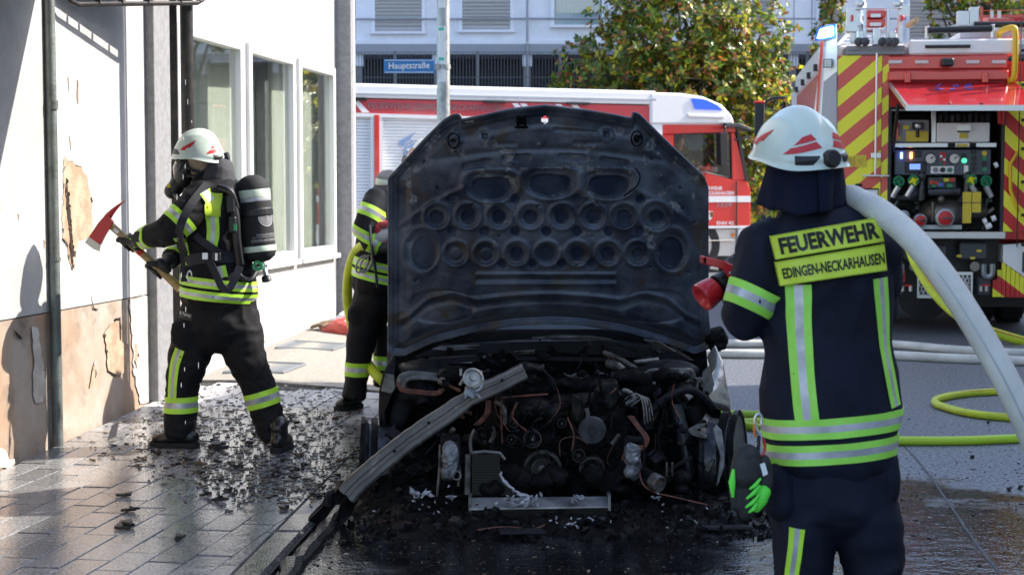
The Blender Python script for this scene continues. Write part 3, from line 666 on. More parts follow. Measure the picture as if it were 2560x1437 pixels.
q = MB(DGREY); C.pp(q, [(1814, 308), (1850, 308), (1880, 322), (1878, 328), (1846, 318), (1816, 318)], -.1, .25); q.tube([C.L(1836, 350, 0), C.L(1878, 342, -.05)], .02, 6); q.build('mirror_arm', fe, 0, .01)
q = MB(WHITE); C.pb(q, 1655, 1877, 490, 506, -.008, .02); C.pb(q, 1655, 1877, 564, 572, -.012, .02); q.build('side_stripe', fe, 0)
text('FEUERWEHR', quad(C.L(1747, 476, -.01), C.L(1806, 476, -.01), C.L(1806, 466, -.01), C.L(1747, 466, -.01)), 'lettering', WTXT, fe, .02)
text('EDINGEN-NECKARHAUSEN', quad(C.L(1716, 488, -.01), C.L(1835, 487, -.01), C.L(1835, 478, -.01), C.L(1716, 479, -.01)), 'lettering', WTXT, fe, .02)
text('1329', quad(C.L(1791, 518, -.01), C.L(1828, 517, -.01), C.L(1831, 508, -.01), C.L(1795, 509, -.01)), 'lettering', GREY, fe, .02)
text('ENH 42', quad(C.L(1792, 562, -.01), C.L(1834, 562, -.01), C.L(1834, 553, -.01), C.L(1792, 553, -.01)), 'lettering', WTXT, fe, .02)
q = MB(WTXT); C.pp(q, [(1766, 528), (1783, 528), (1783, 541), (1775, 551), (1766, 541)], -.012, .01); q.mat(REDP); C.pb(q, 1768, 1771, 529, 543, -.016, -.01); C.pb(q, 1767, 1776, 533, 536, -.015, -.01); q.mat(M('crest_dark', (.12, .08, .02), .5)); C.pb(q, 1776, 1783, 529, 543, -.015, -.01); q.build('crest', fe, 0)
CREAM = M('cream_step', (.62, .59, .53), .5)
q = MB(CREAM); C.pp(q, [(1655, 572), (1840, 572), (1838, 640), (1655, 640)], .05, 2.4); C.pb(q, 1655, 1838, 600, 604, .0, .1); q.mat(WHITE); C.pp(q, [(1846, 572), (1877, 566), (1880, 600), (1868, 665), (1846, 665)], 0, 2.5); q.build('bumper', fe, 0, .015)
q = MB(M('amber', (.7, .22, .02), .3)); C.pb(q, 1830, 1838, 583, 592, .02, .08); q.build('side_lamp', fe, 0)
q = MB(BLACK); C.pb(q, 700, 1640, 640, 665, .4, 2.2); q.build('chassis', fe, 0)
for u in (860, 1745):
    p = C.L(u, 640); 
    for d in (.2, 2.3): wheel(fe, (p.x, d, .5), .5, .32, (0, 1, 0))
# cab interior and driver
q = MB(DGREY); C.pb(q, 1660, 1700, 372, 470, .5, 2.2); C.pp(q, [(1806, 408), (1842, 412), (1850, 470), (1800, 470)], .15, 2.3); q.ring(C.L(1790, 405, .75), V((.7, 0, .7)), .2, .23, .03); q.tube([C.L(1790, 405, .75), C.L(1812, 440, .75)], .025, 6); q.build('cab_interior', fe, 30, .02)
q = MB(M('sun_visor', (.10, .13, .17), .5)); q.lathe(C.L(1737, 350, .25), (0, 1, 0), [(.18, 0), (.2, .01), (.18, .02)], 20); C.pb(q, 1729, 1743, 327, 341, .05, .15); q.build('sun_visor', fe)
for u, m in ((1762, REDP), (1790, WHITE)): q = MB(m); q.box(C.L(u, 425, .4), (.14, .2, .1)); q.box(C.L(u + 8, 417, .5), (.05, .1, .12)); q.build('helmet_box', fe, 0, .02)

# ---- engine seen from behind on the right
E = Face(4.5, 16.5, rad(-7)); 
eb = root('fire_engine', 'fire engine seen from behind with red and yellow chevrons and open pump hatch', 'fire engine', E.o, E.ang)
ROSE = M('chevron_red', (.64, .10, .07), .4); HV = M('chevron_red_bright', (.52, .012, .012), .4)
l0, r0 = E.lp(2050, 400)[0], E.lp(2050, 400)[0] + 2.56
zt = E.lp(2100, 140)[1]; xo0, xo1 = E.lp(2222, 300)[0], E.lp(2512, 300)[0]; zo0, zo1 = E.lp(2222, 583)[1], E.lp(2222, 268)[1]; zb = E.lp(2222, 742)[1]
x93 = E.lp(2093, 300)[0]; xr1 = r0 - (x93 - l0)
q = MB(HV); q.bx(xo0 - .02, xo1 + .02, .02, 1.0, zo1, zt); q.bx(x93, xo0 - .01, .02, 1, zb + .35, zt); q.bx(xo1 + .01, xr1, .02, 1, zb + .6, zt - .1); q.build('rear_body', eb, 0)
q = MB(); chev(q, x93, xo0 - .075, zo0 - .55, zt, 0, .02, .325, .84, ROSE, YEL, .06); q.build('rear_door', eb, 0, label='left rear door covered in diagonal red and yellow film')
q = MB(); chev(q, xo0 - .07, xo0 - .004, zo0 - .55, zt, 0, .02, .325, .84, ROSE, YEL, .30); q.build('door_edge', eb, 0)
q = MB(); chev(q, xo1 + .004, xr1, zo0 + .02, E.lp(2512, 205)[1], 0, .02, .33, -1, HV, YEL, .1); q.build('rear_panel', eb, 0, label='right rear panel with falling red and yellow stripes')
for pts, sl_, ph in (([(2209, 672), (2222, 664), (2247, 705), (2247, 742), (2209, 742)], .8, .07), ([(2508, 655), (2640, 745), (2482, 742), (2482, 712)], -.75, .1)):
    q = MB(); xs = [E.L(*p).x for p in pts]; zs = [E.L(*p).z for p in pts]
    # lower corner film: horizontal clip by columns
    n_ = 14
    for i in range(n_):
        ua, ub = lerp(min(p[0] for p in pts), max(p[0] for p in pts), i / n_), lerp(min(p[0] for p in pts), max(p[0] for p in pts), (i + 1) / n_); um = (ua + ub) / 2; ys = []
        for k in range(len(pts)):
            (u0, v0), (u1, v1) = pts[k], pts[(k + 1) % len(pts)]
            if (u0 - um) * (u1 - um) < 0: ys.append(lerp(v0, v1, (um - u0) / (u1 - u0)))
        if len(ys) >= 2: a, b = E.L(ua, max(ys)), E.L(ub, min(ys)); chev(q, a.x, b.x, a.z, b.z, .02, .03, .34, sl_, HV, YEL, ph + sl_ * (a.x - min(xs)) - (a.z - min(zs)))
    q.build('corner_film', eb, 0)
q = MB(WHITE); E.pp(q, [(2508, 612), (2700, 600), (2700, 760), (2590, 712), (2508, 655)], .01, .3); q.mat(DGREY); E.pb(q, 2556, 2600, 630, 680, -.01, .02); q.build('corner_panel', eb, 0)
# left corner pillar with blue light
q = MB(WHITE); q.prism([E.L(2093, 180, 0), E.L(2092, 60, 0), E.L(2064, 62, .12), E.L(2030, 330, .3), E.L(2030, 640, .3), E.L(2093, 640, 0)], (.02, .5, 0)); q.build('corner_pillar', eb, 0)
q = MB(M('pillar_grey', (.28, .29, .32), .5)); q.prism([E.L(2091, 180, -.012), E.L(2060, 205, .12), E.L(2054, 300, .15), E.L(2050, 420, .15), E.L(2091, 560, -.012)], (-.004, .02, 0)); q.build('pillar_insert', eb, 0)
q = MB(REDP); q.prism([E.L(2059, 105, .11), E.L(2051, 105, .13), E.L(2036, 330, .25), E.L(2040, 330, .24)], (0, -.012, 0)); q.build('pillar_stripe', eb, 0)
q = MB(BLON); q.prism([E.L(2083, 66, -.02), E.L(2050, 74, .08), E.L(2042, 98, .09), E.L(2083, 90, -.02)], (0, -.03, 0)); q.build('blue_light', eb, 0, .01, label='flashing blue light on the rear corner')
q = MB(M('blue_housing', (.02, .10, .35), .3)); q.prism([E.L(2087, 60, 0), E.L(2044, 70, .12), E.L(2036, 104, .14), E.L(2087, 94, 0)], (0, .04, 0)); q.build('light_housing', eb, 0)
q = MB(DGREY); E.pb(q, 2059, 2080, 148, 169, .02, .07); q.mat(ALU)
for i in range(3):
    for j in range(3): E.pb(q, 2061 + 6 * i, 2066 + 6 * i, 150 + 6 * j, 155 + 6 * j, .01, .03)
q.build('work_lamp', eb, 0)
# left side of the body receding
sx = l0 + .01
q = MB(WHITE); q.bx(sx, sx + 1.3, .5, 5.2, zt - .12, zt + .16); q.build('side_roof', eb, 0, .03)
q = MB(M('side_red', (.45, .04, .02), .4, coat=.3)); q.bx(sx + .02, sx + 1, .5, 5.2, zt - .55, zt - .12); q.bx(sx + .03, sx + 1, .5, 5.2, .7, 1.2); q.build('side_panel', eb, 0)
q = MB(ALU); q.bx(sx - .01, sx + .3, .5, 5.2, zt - .62, zt - .55); q.bx(sx, sx + .1, 2.2, 2.3, .9, zt - .6); q.bx(sx, sx + .1, 3.8, 3.9, .9, zt - .6); q.build('side_rail', eb, 0)
q = MB(DGREY); q.bx(sx + .4, sx + .5, .5, 5.2, .9, zt - .6); q.build('side_recess', eb, 0)
q = MB(GREY)
for k in range(14): q.cyl((sx + .2, .7 + .32 * k, zt - .78), (sx + .2, .9 + .32 * k, zt - .78), .06, n=8); q.bx(sx + .12, sx + .3, .7 + .32 * k, .78 + .32 * k, 1.3, zt - .85)
tag(q.build('side_equipment', eb, 0), None, kind='stuff')
for y in (.7, 1.9, 3.1, 4.5): q = MB(BLACK); q.bx(sx - .04, sx + .02, y, y + .12, zt - .1, zt - .03); q.build('side_lamp', eb, 0)
q = MB(REDP); q.bx(sx + .05, r0 - .05, 5.3, 7.2, .6, zt - .35); q.mat(WHITE); q.bx(sx + .05, r0 - .05, 5.25, 7.2, zt - .35, zt + .05); q.mat(BLACK); q.bx(sx + .03, sx + .06, 5.6, 6.9, 1.7, zt - .5); q.build('cab', eb, 0, .03)
mp_ = Face(E.o.x, E.o.y, E.ang)
q = MB(BLACK); E.pb(q, 1886, 1912, 258, 340, 7.2, 7.35); q.tube([E.L(1912, 258, 7.2), E.L(1930, 246, 7.2), E.L(1965, 244, 7.2)], .025, 6); q.build('wing_mirror', eb, 0, .03)
q = MB(REDP); E.pb(q, 1884, 1914, 252, 259, 7.18, 7.36); E.pb(q, 1884, 1912, 341, 375, 7.15, 7.4); q.build('mirror_shell', eb, 0, .03)
# right side and inner shell
q = MB(HV); q.bx(r0 - .03, r0, .3, 7, .6, zt); q.bx(l0 + 1.0, r0 - .03, .98, 5.2, .5, zt); q.build('side_shell', eb, 0)
# header with lamps
q = MB(REDP); E.pb(q, 2220, 2522, 176, 202, -.06, .02); E.pb(q, 2222, 2520, 138, 174, -.012, .02); q.build('header', eb, 0, .01)
for u in (2239, 2305, 2432, 2497): q = MB(M('led_strip', (.62, .58, .56), .3)); E.pb(q, u - 17, u + 17, 151, 160, -.035, -.01); q.build('rear_lamp', eb, 0, .006)
q = MB(BLACK); E.pb(q, 2355, 2386, 145, 166, -.12, -.01); q.build('reversing_camera', eb, 0, .015)
for u in (2270, 2464): q = MB(REDP); E.pb(q, u - 8, u + 8, 180, 208, -.10, -.05); q.build('hinge', eb, 0, .01)
q = MB(WHITE); E.pb(q, 2272, 2543, 96, 138, 0, .6); tb = q.build('roof_box', eb, 0, .02); q = MB(BLACK); E.pb(q, 2313, 2426, 112, 121, -.02, .01); q.cyl(E.L(2316, 117, -.03), E.L(2423, 117, -.03), .012); q.build('box_handle', tb, 0)
# open hatch
q = MB(M('hatch_red', (.40, .02, .025), .22, coat=.6)); ha, hb_ = E.L(2226, 206, -.02), E.L(2540, 206, -.02); hc, hd = E.L(2606, 263, -.85), E.L(2268, 263, -.85)
q.prism([ha, hb_, hc, hd], (0, 0, -.035)); ht = q.build('hatch', eb, 0, .005, label='raised red pump hatch')
q = MB(ALU); q.prism([hd + V((-.01, -.01, .0)), hc + V((.01, -.01, 0)), hc + V((.01, -.01, -.055)), hd + V((-.01, -.01, -.055))], (0, .03, 0)); q.prism([ha + V((-.012, 0, 0)), hd + V((-.012, 0, 0)), hd + V((-.012, 0, -.05)), ha + V((-.012, 0, -.05))], (.02, 0, 0)); q.build('hatch_edge', ht, 0)
q = MB(BLACK); q.tube(smooth_path([lerp(hd, hc, a) + V((0, .02 + b, .012)) for a, b in ((.32, 0), (.36, .10), (.40, .12), (.44, .05), (.48, .12), (.52, .10), (.56, 0))], 4), .010, 5); q.build('hatch_handle', ht)
BPT = M('sticker_blue', (.05, .12, .45), .4); q = MB(BPT); rr = random.Random(4); fq = quad(hd + V((0, 0, .003)), hc + V((0, 0, .003)), hb_ + V((0, 0, .003)), ha + V((0, 0, .003)))
for k in range(16): a, b = rr.uniform(.25, .6), rr.uniform(.62, .9); q.add([fq(a, b), fq(a + rr.uniform(.02, .06), b + .02), fq(a + .05, b + .06), fq(a + .01, b + .05)], [[0, 1, 2, 3]])
tag(q.build('hatch_film', ht, 0), None)
for u0, u1, d in ((2240, 2268, -.6),): q = MB(BLACK); q.tube([E.L(2232, 380, .05), E.L(2245, 262, -.45)], .018, 8); q.build('gas_strut', eb)
# pump bay
q = MB(BLACK); q.bx(xo0, xo0 + .03, .0, .95, zo0, zo1); q.bx(xo1 - .03, xo1, .0, .95, zo0, zo1); q.bx(xo0 + .03, xo1 - .03, .85, .95, zo0, zo1); q.bx(xo0 + .03, xo1 - .03, .0, .95, zo0 - .03, zo0 + .02); q.bx(xo0 + .03, xo1 - .03, .05, .95, zo1 - .03, zo1); bay = q.build('pump_bay', eb, 0)
PNL = M('control_panel', (.075, .085, .11), .45); GRN = M('valve_green', (.02, .20, .09), .4); BRS = M('pump_bronze', (.16, .14, .12), .4, .6); IRON = M('cast_iron', (.10, .10, .11), .45, .6, col2=(.05, .05, .05), scale=12)
q = MB(ALU); E.pb(q, 2229, 2492, 357, 369, .03, .5); E.pb(q, 2328, 2341, 272, 357, .05, .1); E.pb(q, 2226, 2494, 272, 278, .03, .1); q.build('shelf', bay, 0, .004)
q = MB(DYEL); E.pb(q, 2392, 2420, 360, 367, .02, .04); q.mat(BLACK); q.cyl(E.L(2370, 363, .015), E.L(2388, 363, .015), .02, n=8); q.cyl(E.L(2424, 363, .015), E.L(2440, 363, .015), .02, n=8); q.build('spirit_level', bay, 0)
q = MB(GREY); E.pb(q, 2237, 2323, 300, 356, .05, .4); kb = q.build('switch_box', bay, 0, .006)
q = MB(DYEL); E.pb(q, 2265, 2321, 328, 354, .04, .06); E.pb(q, 2258, 2273, 314, 324, .04, .06); E.pb(q, 2239, 2253, 341, 350, .04, .06); q.mat(REDP); E.pb(q, 2239, 2246, 312, 348, .02, .05); q.ball(E.L(2242, 313, .02), .03, 10, 6); q.mat(BLACK); E.pb(q, 2280, 2309, 306, 324, .035, .06); q.tube([E.L(2294, 316, .0), E.L(2294, 343, -.03)], .018, 8); q.mat(ALU); q.ball(E.L(2295, 315, .0), .035, 10, 6); q.build('lever', kb, 30)
q = MB(LGR); E.pb(q, 2342, 2475, 307, 356, .04, .5); dw = q.build('drawer', bay, 0, .008); q = MB(DYEL); E.pb(q, 2399, 2420, 333, 346, .03, .05); q.mat(ALU); E.pb(q, 2391, 2427, 312, 327, .01, .05); q.mat(BLACK); E.pb(q, 2393, 2425, 327, 331, .02, .05); q.build('drawer_handle', dw, 0)
rp = MB(DGREY); q = rp
for k in range(9): E.pb(q, 2345 + k * 15, 2357 + k * 15, R.uniform(280, 292), 306, .3, .5); q.mat(R.choice((DGREY, BLACK, GREY, IRON)))
tag(q.build('stowed_gear', bay, 0, .005), None, kind='stuff')
q = MB(REDP); q.tube([E.L(2497, 275, .0), E.L(2499, 310, -.02), E.L(2506, 312, -.02), E.L(2508, 275, .0)], .02, 6); q.build('strap', bay)
q = MB(PNL); E.pb(q, 2236, 2478, 374, 438, .05, .35); cp = q.build('control_panel', bay, 0, .008)
def dial(u, v, r, m, d=.03):
    q = MB(m); c = E.L(u, v, .05); q.lathe(c, (0, -1, 0), [(r, 0), (r, d), (r * .85, d)], 18); return q
for u, v in ((2326, 397), (2386, 397)):
    o = dial(u, v, .052, M('gauge_face', (.62, .60, .56), .4)).build('gauge', cp); q = MB(BLACK); c = E.L(u, v, .015); q.tube([c, c + V((.03, 0, .02))], .005, 4); q.ring(E.L(u, v, .02), (0, 1, 0), .048, .058, .02, 18); q.build('needle', cp)
EM = lambda n, c, s: M(n, c, .3, emit=c, es=s)
q = MB(EM('lamp_blue', (.1, .15, 1), 4)); E.pb(q, 2251, 2257, 381, 397, .03, .06); q.build('indicator_lamp', cp, 0); q = MB(EM('lamp_orange', (1, .25, .05), 4)); E.pb(q, 2275, 2281, 381, 397, .03, .06); q.build('indicator_lamp', cp, 0)
q = MB(BLACK); E.pb(q, 2262, 2316, 404, 432, .03, .06); E.pb(q, 2285, 2304, 378, 394, .04, .06); q.build('screen_frame', cp, 0, .006); q = MB(EM('screen_blue', (.10, .18, .55), .8)); E.pb(q, 2274, 2301, 410, 424, .025, .05); q.build('screen', cp, 0)
q = MB(WHITE); E.pb(q, 2327, 2385, 416, 434, .04, .06); E.pb(q, 2410, 2421, 414, 434, .04, .06); q.build('label_plate', cp, 0)
for u, v, m in ((2338, 425, GREY), (2356, 425, BLACK), (2374, 425, GRN), (2410, 389, BLACK), (2410, 402, EM('lamp_green', (.05, .5, .25), .8)), (2434, 380, BLACK), (2434, 396, BLACK), (2434, 410, BLACK), (2434, 424, BLACK), (2460, 384, DYEL), (2460, 396, GRN), (2460, 410, BLACK), (2460, 424, GRN)): dial(u, v, .026, m, .03).build('knob', cp)
for i, (u, v) in enumerate([(2353, 384), (2361, 384), (2353, 391), (2361, 391), (2353, 399), (2361, 399), (2353, 407), (2361, 407)]):
    q = MB((HV, HV, WHITE, HV, HV, WHITE, GRN, HV)[i]); E.pb(q, u - 3, u + 3, v - 3, v + 3, .03, .06); q.build('push_button', cp, 0)
for u, v, m in ((2247, 454, GRN), (2284, 452, YEL), (2429, 450, YEL), (2466, 453, GRN)):
    c = E.L(u, v, -.02); q = MB(GRN); q.ring(c, (0, 1, .2), .04, .058, .025, 20); q.mat(m); q.lathe(c + V((0, .01, 0)), (0, 1, .2), [(.03, 0), (.042, .02), (.02, .05)], 12)
    for k in range(4): a = k * math.pi / 2 + .4; q.tube([c, c + V((math.cos(a), 0, math.sin(a))) * .05], .008, 4)
    q.mat(IRON); q.cyl(c + V((0, .04, -.01)), c + V((0, .3, -.05)), .04); q.mat(ALU); q.cyl(c + V((.0, .03, -.05)), c + V((-.06 if u < 2350 else .06, .05, -.16)), .032); q.build('valve', bay)
q = MB(IRON)
for u in (2304, 2418): c = E.L(u, 448, .08); q.cyl(c + V((0, 0, .04)), c + V((0, 0, -.22)), .036); q.ball(c + V((0, -.03, .03)), .05, 10, 6)
q.tube([E.L(2320, 480, .1), E.L(2400, 478, .1)], .042, 10); q.tube(smooth_path([E.L(2232, 492, .15), E.L(2270, 494, .12), E.L(2290, 480, .12), E.L(2292, 455, .12)], 4), .034, 10); q.tube(smooth_path([E.L(2418, 470, .1), E.L(2404, 500, .15), E.L(2392, 520, .25)], 4), .035, 10); q.build('pipe', bay)
q = MB(BRS); q.ball(E.L(2365, 535, .35), (.30, .25, .20), 18, 10); q.cyl(E.L(2385, 535, .2), E.L(2460, 530, .3), .085); q.cyl(E.L(2332, 505, .15), E.L(2332, 555, .15), .02); q.ball(E.L(2353, 498, .1), .04, 10, 6); q.build('pump', bay)
for u, v, r in ((2301, 551, .055), (2363, 545, .078)):
    c = E.L(u, v, -.05); q = MB(STEEL); q.lathe(c + V((0, .25, 0)), (0, -1, 0), [(r * 1.0, 0), (r * 1.0, .15), (r * 1.25, .17), (r * 1.25, .24), (r * .95, .25)], 22); o = q.build('outlet', bay); q = MB(HV); q.lathe(c + V((0, .03, 0)), (0, -1, 0), [(r * .95, 0), (r * .93, .05), (r * .6, .06), (.001, .06)], 22); q.mat(IRON); q.box(c + V((.02, -.04, 0)), (r * 1.5, .02, .016)); q.build('blank_cap', o)
q = MB(STEEL); q.lathe(E.L(2257, 540, .0), (0, -1, 0), [(.05, 0), (.06, .05), (.06, .09), (.045, .1)], 20); q.build('coupling', bay)
for u0, u1, v0, v1 in ((2406, 2429, 480, 558), (2430, 2453, 480, 531)):
    q = MB(DYEL); E.pb(q, u0, u1, v0, v1, -.03, -.02); q.mat(DGREY); E.pb(q, u0 + 1, u1 - 1, v0 + 26, v0 + 28, -.034, -.028); q.build('instruction_plate', bay, 0)
q = MB()
for u, v, m in ((2336, 463, GRN), (2374, 464, GRN), (2352, 462, BPT), (2330, 456, HV), (2340, 459, HV), (2381, 450, HV), (2366, 450, DYEL)): q.mat(m); E.pb(q, u - 7, u + 7, v - 5, v + 5, .02, .05)
q.mat(DGREY); E.pb(q, 2320, 2390, 444, 470, .05, .1); q.build('tap_plate', bay, 0, .003)
q = MB(WHITE)
for u, v, s_ in ((2462, 555, 9), (2484, 548, 10), (2474, 566, 8), (2490, 415, 8), (2470, 568, 12)): q.cyl(E.L(u - s_ / 2, v, .02), E.L(u + s_ / 2, v - 4, .02), .03, n=10)
q.build('hose_fitting', bay)
q = MB(STEEL); E.pb(q, 2280, 2405, 563, 573, .0, .2); q.build('drip_tray', bay, 0)
rr = random.Random(12); q = MB(IRON)
for k in range(70):
    u, v = rr.uniform(2235, 2500), rr.uniform(440, 575); c = E.L(u, v, rr.uniform(.3, .7)); q.mat(rr.choice((IRON, DGREY, BLACK, STEEL, BRS))); d = V((rr.gauss(0, 1), rr.gauss(0, .3), rr.gauss(0, 1))).normalized() * rr.uniform(.04, .15)
    q.cyl(c, c + d, rr.uniform(.01, .035), n=7)
tag(q.build('pump_plumbing', bay), None, kind='stuff')
q = MB(M('step_alu', (.60, .58, .55), .45, .6)); E.pb(q, 2217, 2514, 580, 596, -.1, .3); q.build('rear_step', eb, 0, .005)
# underside
q = MB(BLACK); q.bx(xo0 - .02, xo1 + .02, .3, .9, zb - .02, zo0 - .06); E.pb(q, 2222, 2230, 596, 745, .0, .3); q.build('rear_frame', eb, 0)
q = MB(DGREY); E.pb(q, 2400, 2470, 605, 650, .0, .25); E.pb(q, 2260, 2370, 612, 652, .05, .25); E.pb(q, 2225, 2262, 670, 740, .02, .25); E.pb(q, 2442, 2480, 690, 740, .02, .25); q.build('gear_box', eb, 0, .02)
q = MB(DYEL)
for u, v in ((2279, 642), (2448, 627), (2432, 645), (2398, 640)): E.pb(q, u - 6, u + 6, v - 3, v + 3, -.008, .02)
q.build('warning_label', eb, 0)
q = MB(STEEL)
for u in (2470, 2243): q.tube(smooth_path([E.L(u - 11, 660, -.02), E.L(u - 10, 685, -.02), E.L(u, 692, -.02), E.L(u + 10, 685, -.02), E.L(u + 11, 660, -.02)], 4), .03, 8)
q.build('tow_shackle', eb)
q = MB(BRS); 
for u in (2285, 2437): q.cyl(E.L(u, 666, -.04), E.L(u, 666, .1), .05)
q.mat(HV); q.cyl(E.L(2260, 675, -.02), E.L(2260, 705, -.02), .012); E.pb(q, 2262, 2280, 712, 716, -.03, 0); E.pb(q, 2455, 2475, 711, 715, -.03, 0); q.mat(ALU)
for u in (2256, 2276, 2452, 2466): q.cyl(E.L(u, 715, -.02), E.L(u, 728, -.02), .018, n=8)
q.build('drain_valve', eb)
ml = MB(ALU); E.pb(ml, 2293, 2432, 680, 686, -.03, .0); E.pb(ml, 2293, 2432, 739, 745, -.03, .0); E.pb(ml, 2293, 2298, 686, 739, -.03, 0); E.pb(ml, 2427, 2432, 686, 739, -.03, 0); gt = ml.build('tread_grating', eb, 0)
ml = MB(ALU)
for i in range(12):
    for j in range(5):
        u, v = 2303 + i * 11 + (5 if j % 2 else 0), 691 + j * 10.5
        if u < 2426: ml.ring(E.L(u, v, -.02), (0, 1, 0), .017, .024, .012, 6)
tag(ml.build('grating_mesh', gt, 0), None, kind='stuff')
q = MB(BLACK); q.lathe(E.L(2305, 735, .6), (0, -1, 0), [(.02, 0), (.26, 0), (.26, .2), (.02, .25)], 20); q.cyl((l0 + .3, 1.9, .5), (r0 - .3, 1.9, .5), .12); q.bx(l0 + .7, r0 - .7, 1, 6.8, .5, .75); q.build('axle', eb)
for y in (1.9, 6.0):
    for x in (l0 + .3, l0 + .62, r0 - .62, r0 - .3):
        if y > 3 and x in (l0 + .62, r0 - .62): continue
        wheel(eb, (x, y, .48), .48, .27, (1, 0, 0))
for x in (l0 + .46, r0 - .46): q = MB(BLACK); q.bx(x - .35, x + .35, 1.15, 1.18, .22, .75); q.build('mud_flap', eb, 0)
# number plate, warning stickers
q = MB(WTXT); E.pb(q, 2108, 2195, 474, 512, -.02, -.004); npl = q.build('number_plate', eb, 0, .004); q = MB(BPT); E.pb(q, 2108, 2114, 475, 511, -.024, -.019); q.mat(M('plate_seal', (.22, .10, .06), .6)); q.lathe(E.L(2169, 482, -.02), (0, -1, 0), [(.014, 0), (.014, .004), (.001, .004)], 12); q.build('plate_strip', npl, 0)
text('HD', quad(E.L(2121, 500, -.024), E.L(2149, 500, -.024), E.L(2149, 480, -.024), E.L(2121, 480, -.024)), 'lettering', BLACK, npl, .02)
q = MB(BLACK); q.tube([E.L(u, v, -.02) for u, v in ((2107, 473), (2196, 473), (2196, 513), (2107, 513))], .008, 4, True); q.build('plate_frame', npl, 0)
q = MB(DYEL); E.pb(q, 2110, 2135, 390, 418, -.008, -.001); E.pb(q, 2137, 2166, 388, 418, -.008, -.001); wl = q.build('warning_label', eb, 0); q = MB(DGREY); q.ring(E.L(2151, 402, -.012), (0, 1, 0), .03, .034, .003, 3)
for k in range(4): E.pb(q, 2112, 2131, 396 + 5 * k, 397.5 + 5 * k, -.01, -.007)
q.build('label_print', wl, 0)
q = MB(BLACK); E.pb(q, 2138, 2156, 459, 466, -.03, 0); q.build('door_latch', eb, 0, .01)
# ladder lowering pole and roof gear
q = MB(ALU); E.pb(q, 2186, 2195, 132, 440, -.08, -.05); E.pb(q, 2156, 2224, 437, 442, -.09, -.05); E.pb(q, 2178, 2203, 382, 396, -.06, -.0); q.build('lowering_pole', eb, 0, .006)
q = MB(GREY); E.pb(q, 2116, 2262, 114, 138, -.02, .7); E.pb(q, 2120, 2258, 124, 127, -.03, 0); q.build('ladder_base', eb, 0, .01)
q = MB(ALU)
for u in (2150, 2244): q.lathe(E.L(u, 10, .1), (0, -1, 0), [(.02, 0), (.05, .01), (.05, .04), (.02, .05)], 18)
for u in (2163, 2220): E.pb(q, u - 5, u + 5, 20, 110, .05, .1)
E.pb(q, 2140, 2255, 18, 24, .05, .12); E.pb(q, 2115, 2150, 20, 80, .1, .12); E.pb(q, 2244, 2275, 12, 40, .1, .12); E.pb(q, 2143, 2160, 78, 96, 0, .1); E.pb(q, 2222, 2240, 78, 96, 0, .1); E.pb(q, 2183, 2202, 70, 112, -.04, .1); E.pb(q, 2126, 2142, 36, 108, .15, .2); E.pb(q, 2244, 2256, 36, 108, .15, .2); q.build('ladder_bracket', eb, 0, .004)
q = MB(REDP); E.pb(q, 2166, 2215, 26, 46, .03, .5); E.pb(q, 2166, 2214, 47, 70, .02, .5); E.pb(q, 2127, 2134, 36, 54, .05, .2); E.pb(q, 2252, 2262, 38, 52, .05, .2); q.build('hose_reel_case', eb, 0, .015)
q = MB(WHITE); E.pb(q, 2175, 2203, 57, 66, .01, .04); q.mat(ALU); E.pb(q, 2177, 2202, 35, 44, .01, .05); q.build('case_latch', eb, 0)
for u in (2146, 2162, 2205, 2222, 2236): q = MB(IRON); q.lathe(E.L(u, 106, -.02), (0, -1, 0), [(.03, 0), (.045, .02), (.045, .06), (.02, .07)], 12); q.build('roller', eb)
lm = MB(ALU)
for u, d in ((2075, 0), (2100, .25)): lm.tube([E.L(2180 - (2180 - u) * .3, 130 - 60, .1 + d), E.L(2160, 10, 3.5)], .03, 6)
lm.bx(E.L(2120, 100).x, E.L(2120, 100).x + .05, .2, 4.5, zt + .25, zt + .31); lm.bx(E.L(2250, 100).x, E.L(2250, 100).x + .05, .2, 4.5, zt + .25, zt + .31)
for k in range(10): lm.cyl((E.L(2120, 100).x, .4 + .4 * k, zt + .28), (E.L(2250, 100).x, .4 + .4 * k, zt + .28), .015, n=6)
lm.build('roof_ladder', eb, 0)
q = MB(M('timber', (.55, .40, .22), .7)); q.tube([E.L(2270, 65, .1), E.L(2292, 50, -.2)], .03, 8); q.build('wooden_handle', eb)
q = MB(BLACK); q.cyl(E.L(2320, 77, .1), E.L(2480, 72, .1), .035); q.cyl(E.L(2435, 62, .2), E.L(2640, 62, .2), .032); q.build('padded_rail', eb)
q = MB(ALU); q.cyl(E.L(2317, 66, .1), E.L(2317, 96, .1), .02); q.cyl(E.L(2482, 62, .1), E.L(2482, 96, .1), .02); E.pb(q, 2392, 2424, 28, 64, .3, .36); E.pb(q, 2424, 2448, 18, 66, .3, .4); q.prism([E.L(2360, 72, .5), E.L(2430, 45, .5), E.L(2430, 52, .5), E.L(2370, 78, .5)], (0, .05, 0)); q.mat(LGR); E.pb(q, 2400, 2560, 78, 96, .5, 1.5); q.build('roof_frame', eb, 0, .004)
q = MB(REDP); E.pb(q, 2452, 2458, 18, 60, .3, .35); E.pb(q, 2452, 2640, 36, 46, .32, 1.2); E.pb(q, 2470, 2536, 47, 56, .31, .4); E.pb(q, 2458, 2640, 24, 27, .3, .33); q.mat(WHITE); E.pb(q, 2476, 2484, 27, 45, .31, .33); E.pb(q, 2494, 2503, 27, 45, .31, .33); q.build('roof_crate', eb, 0)
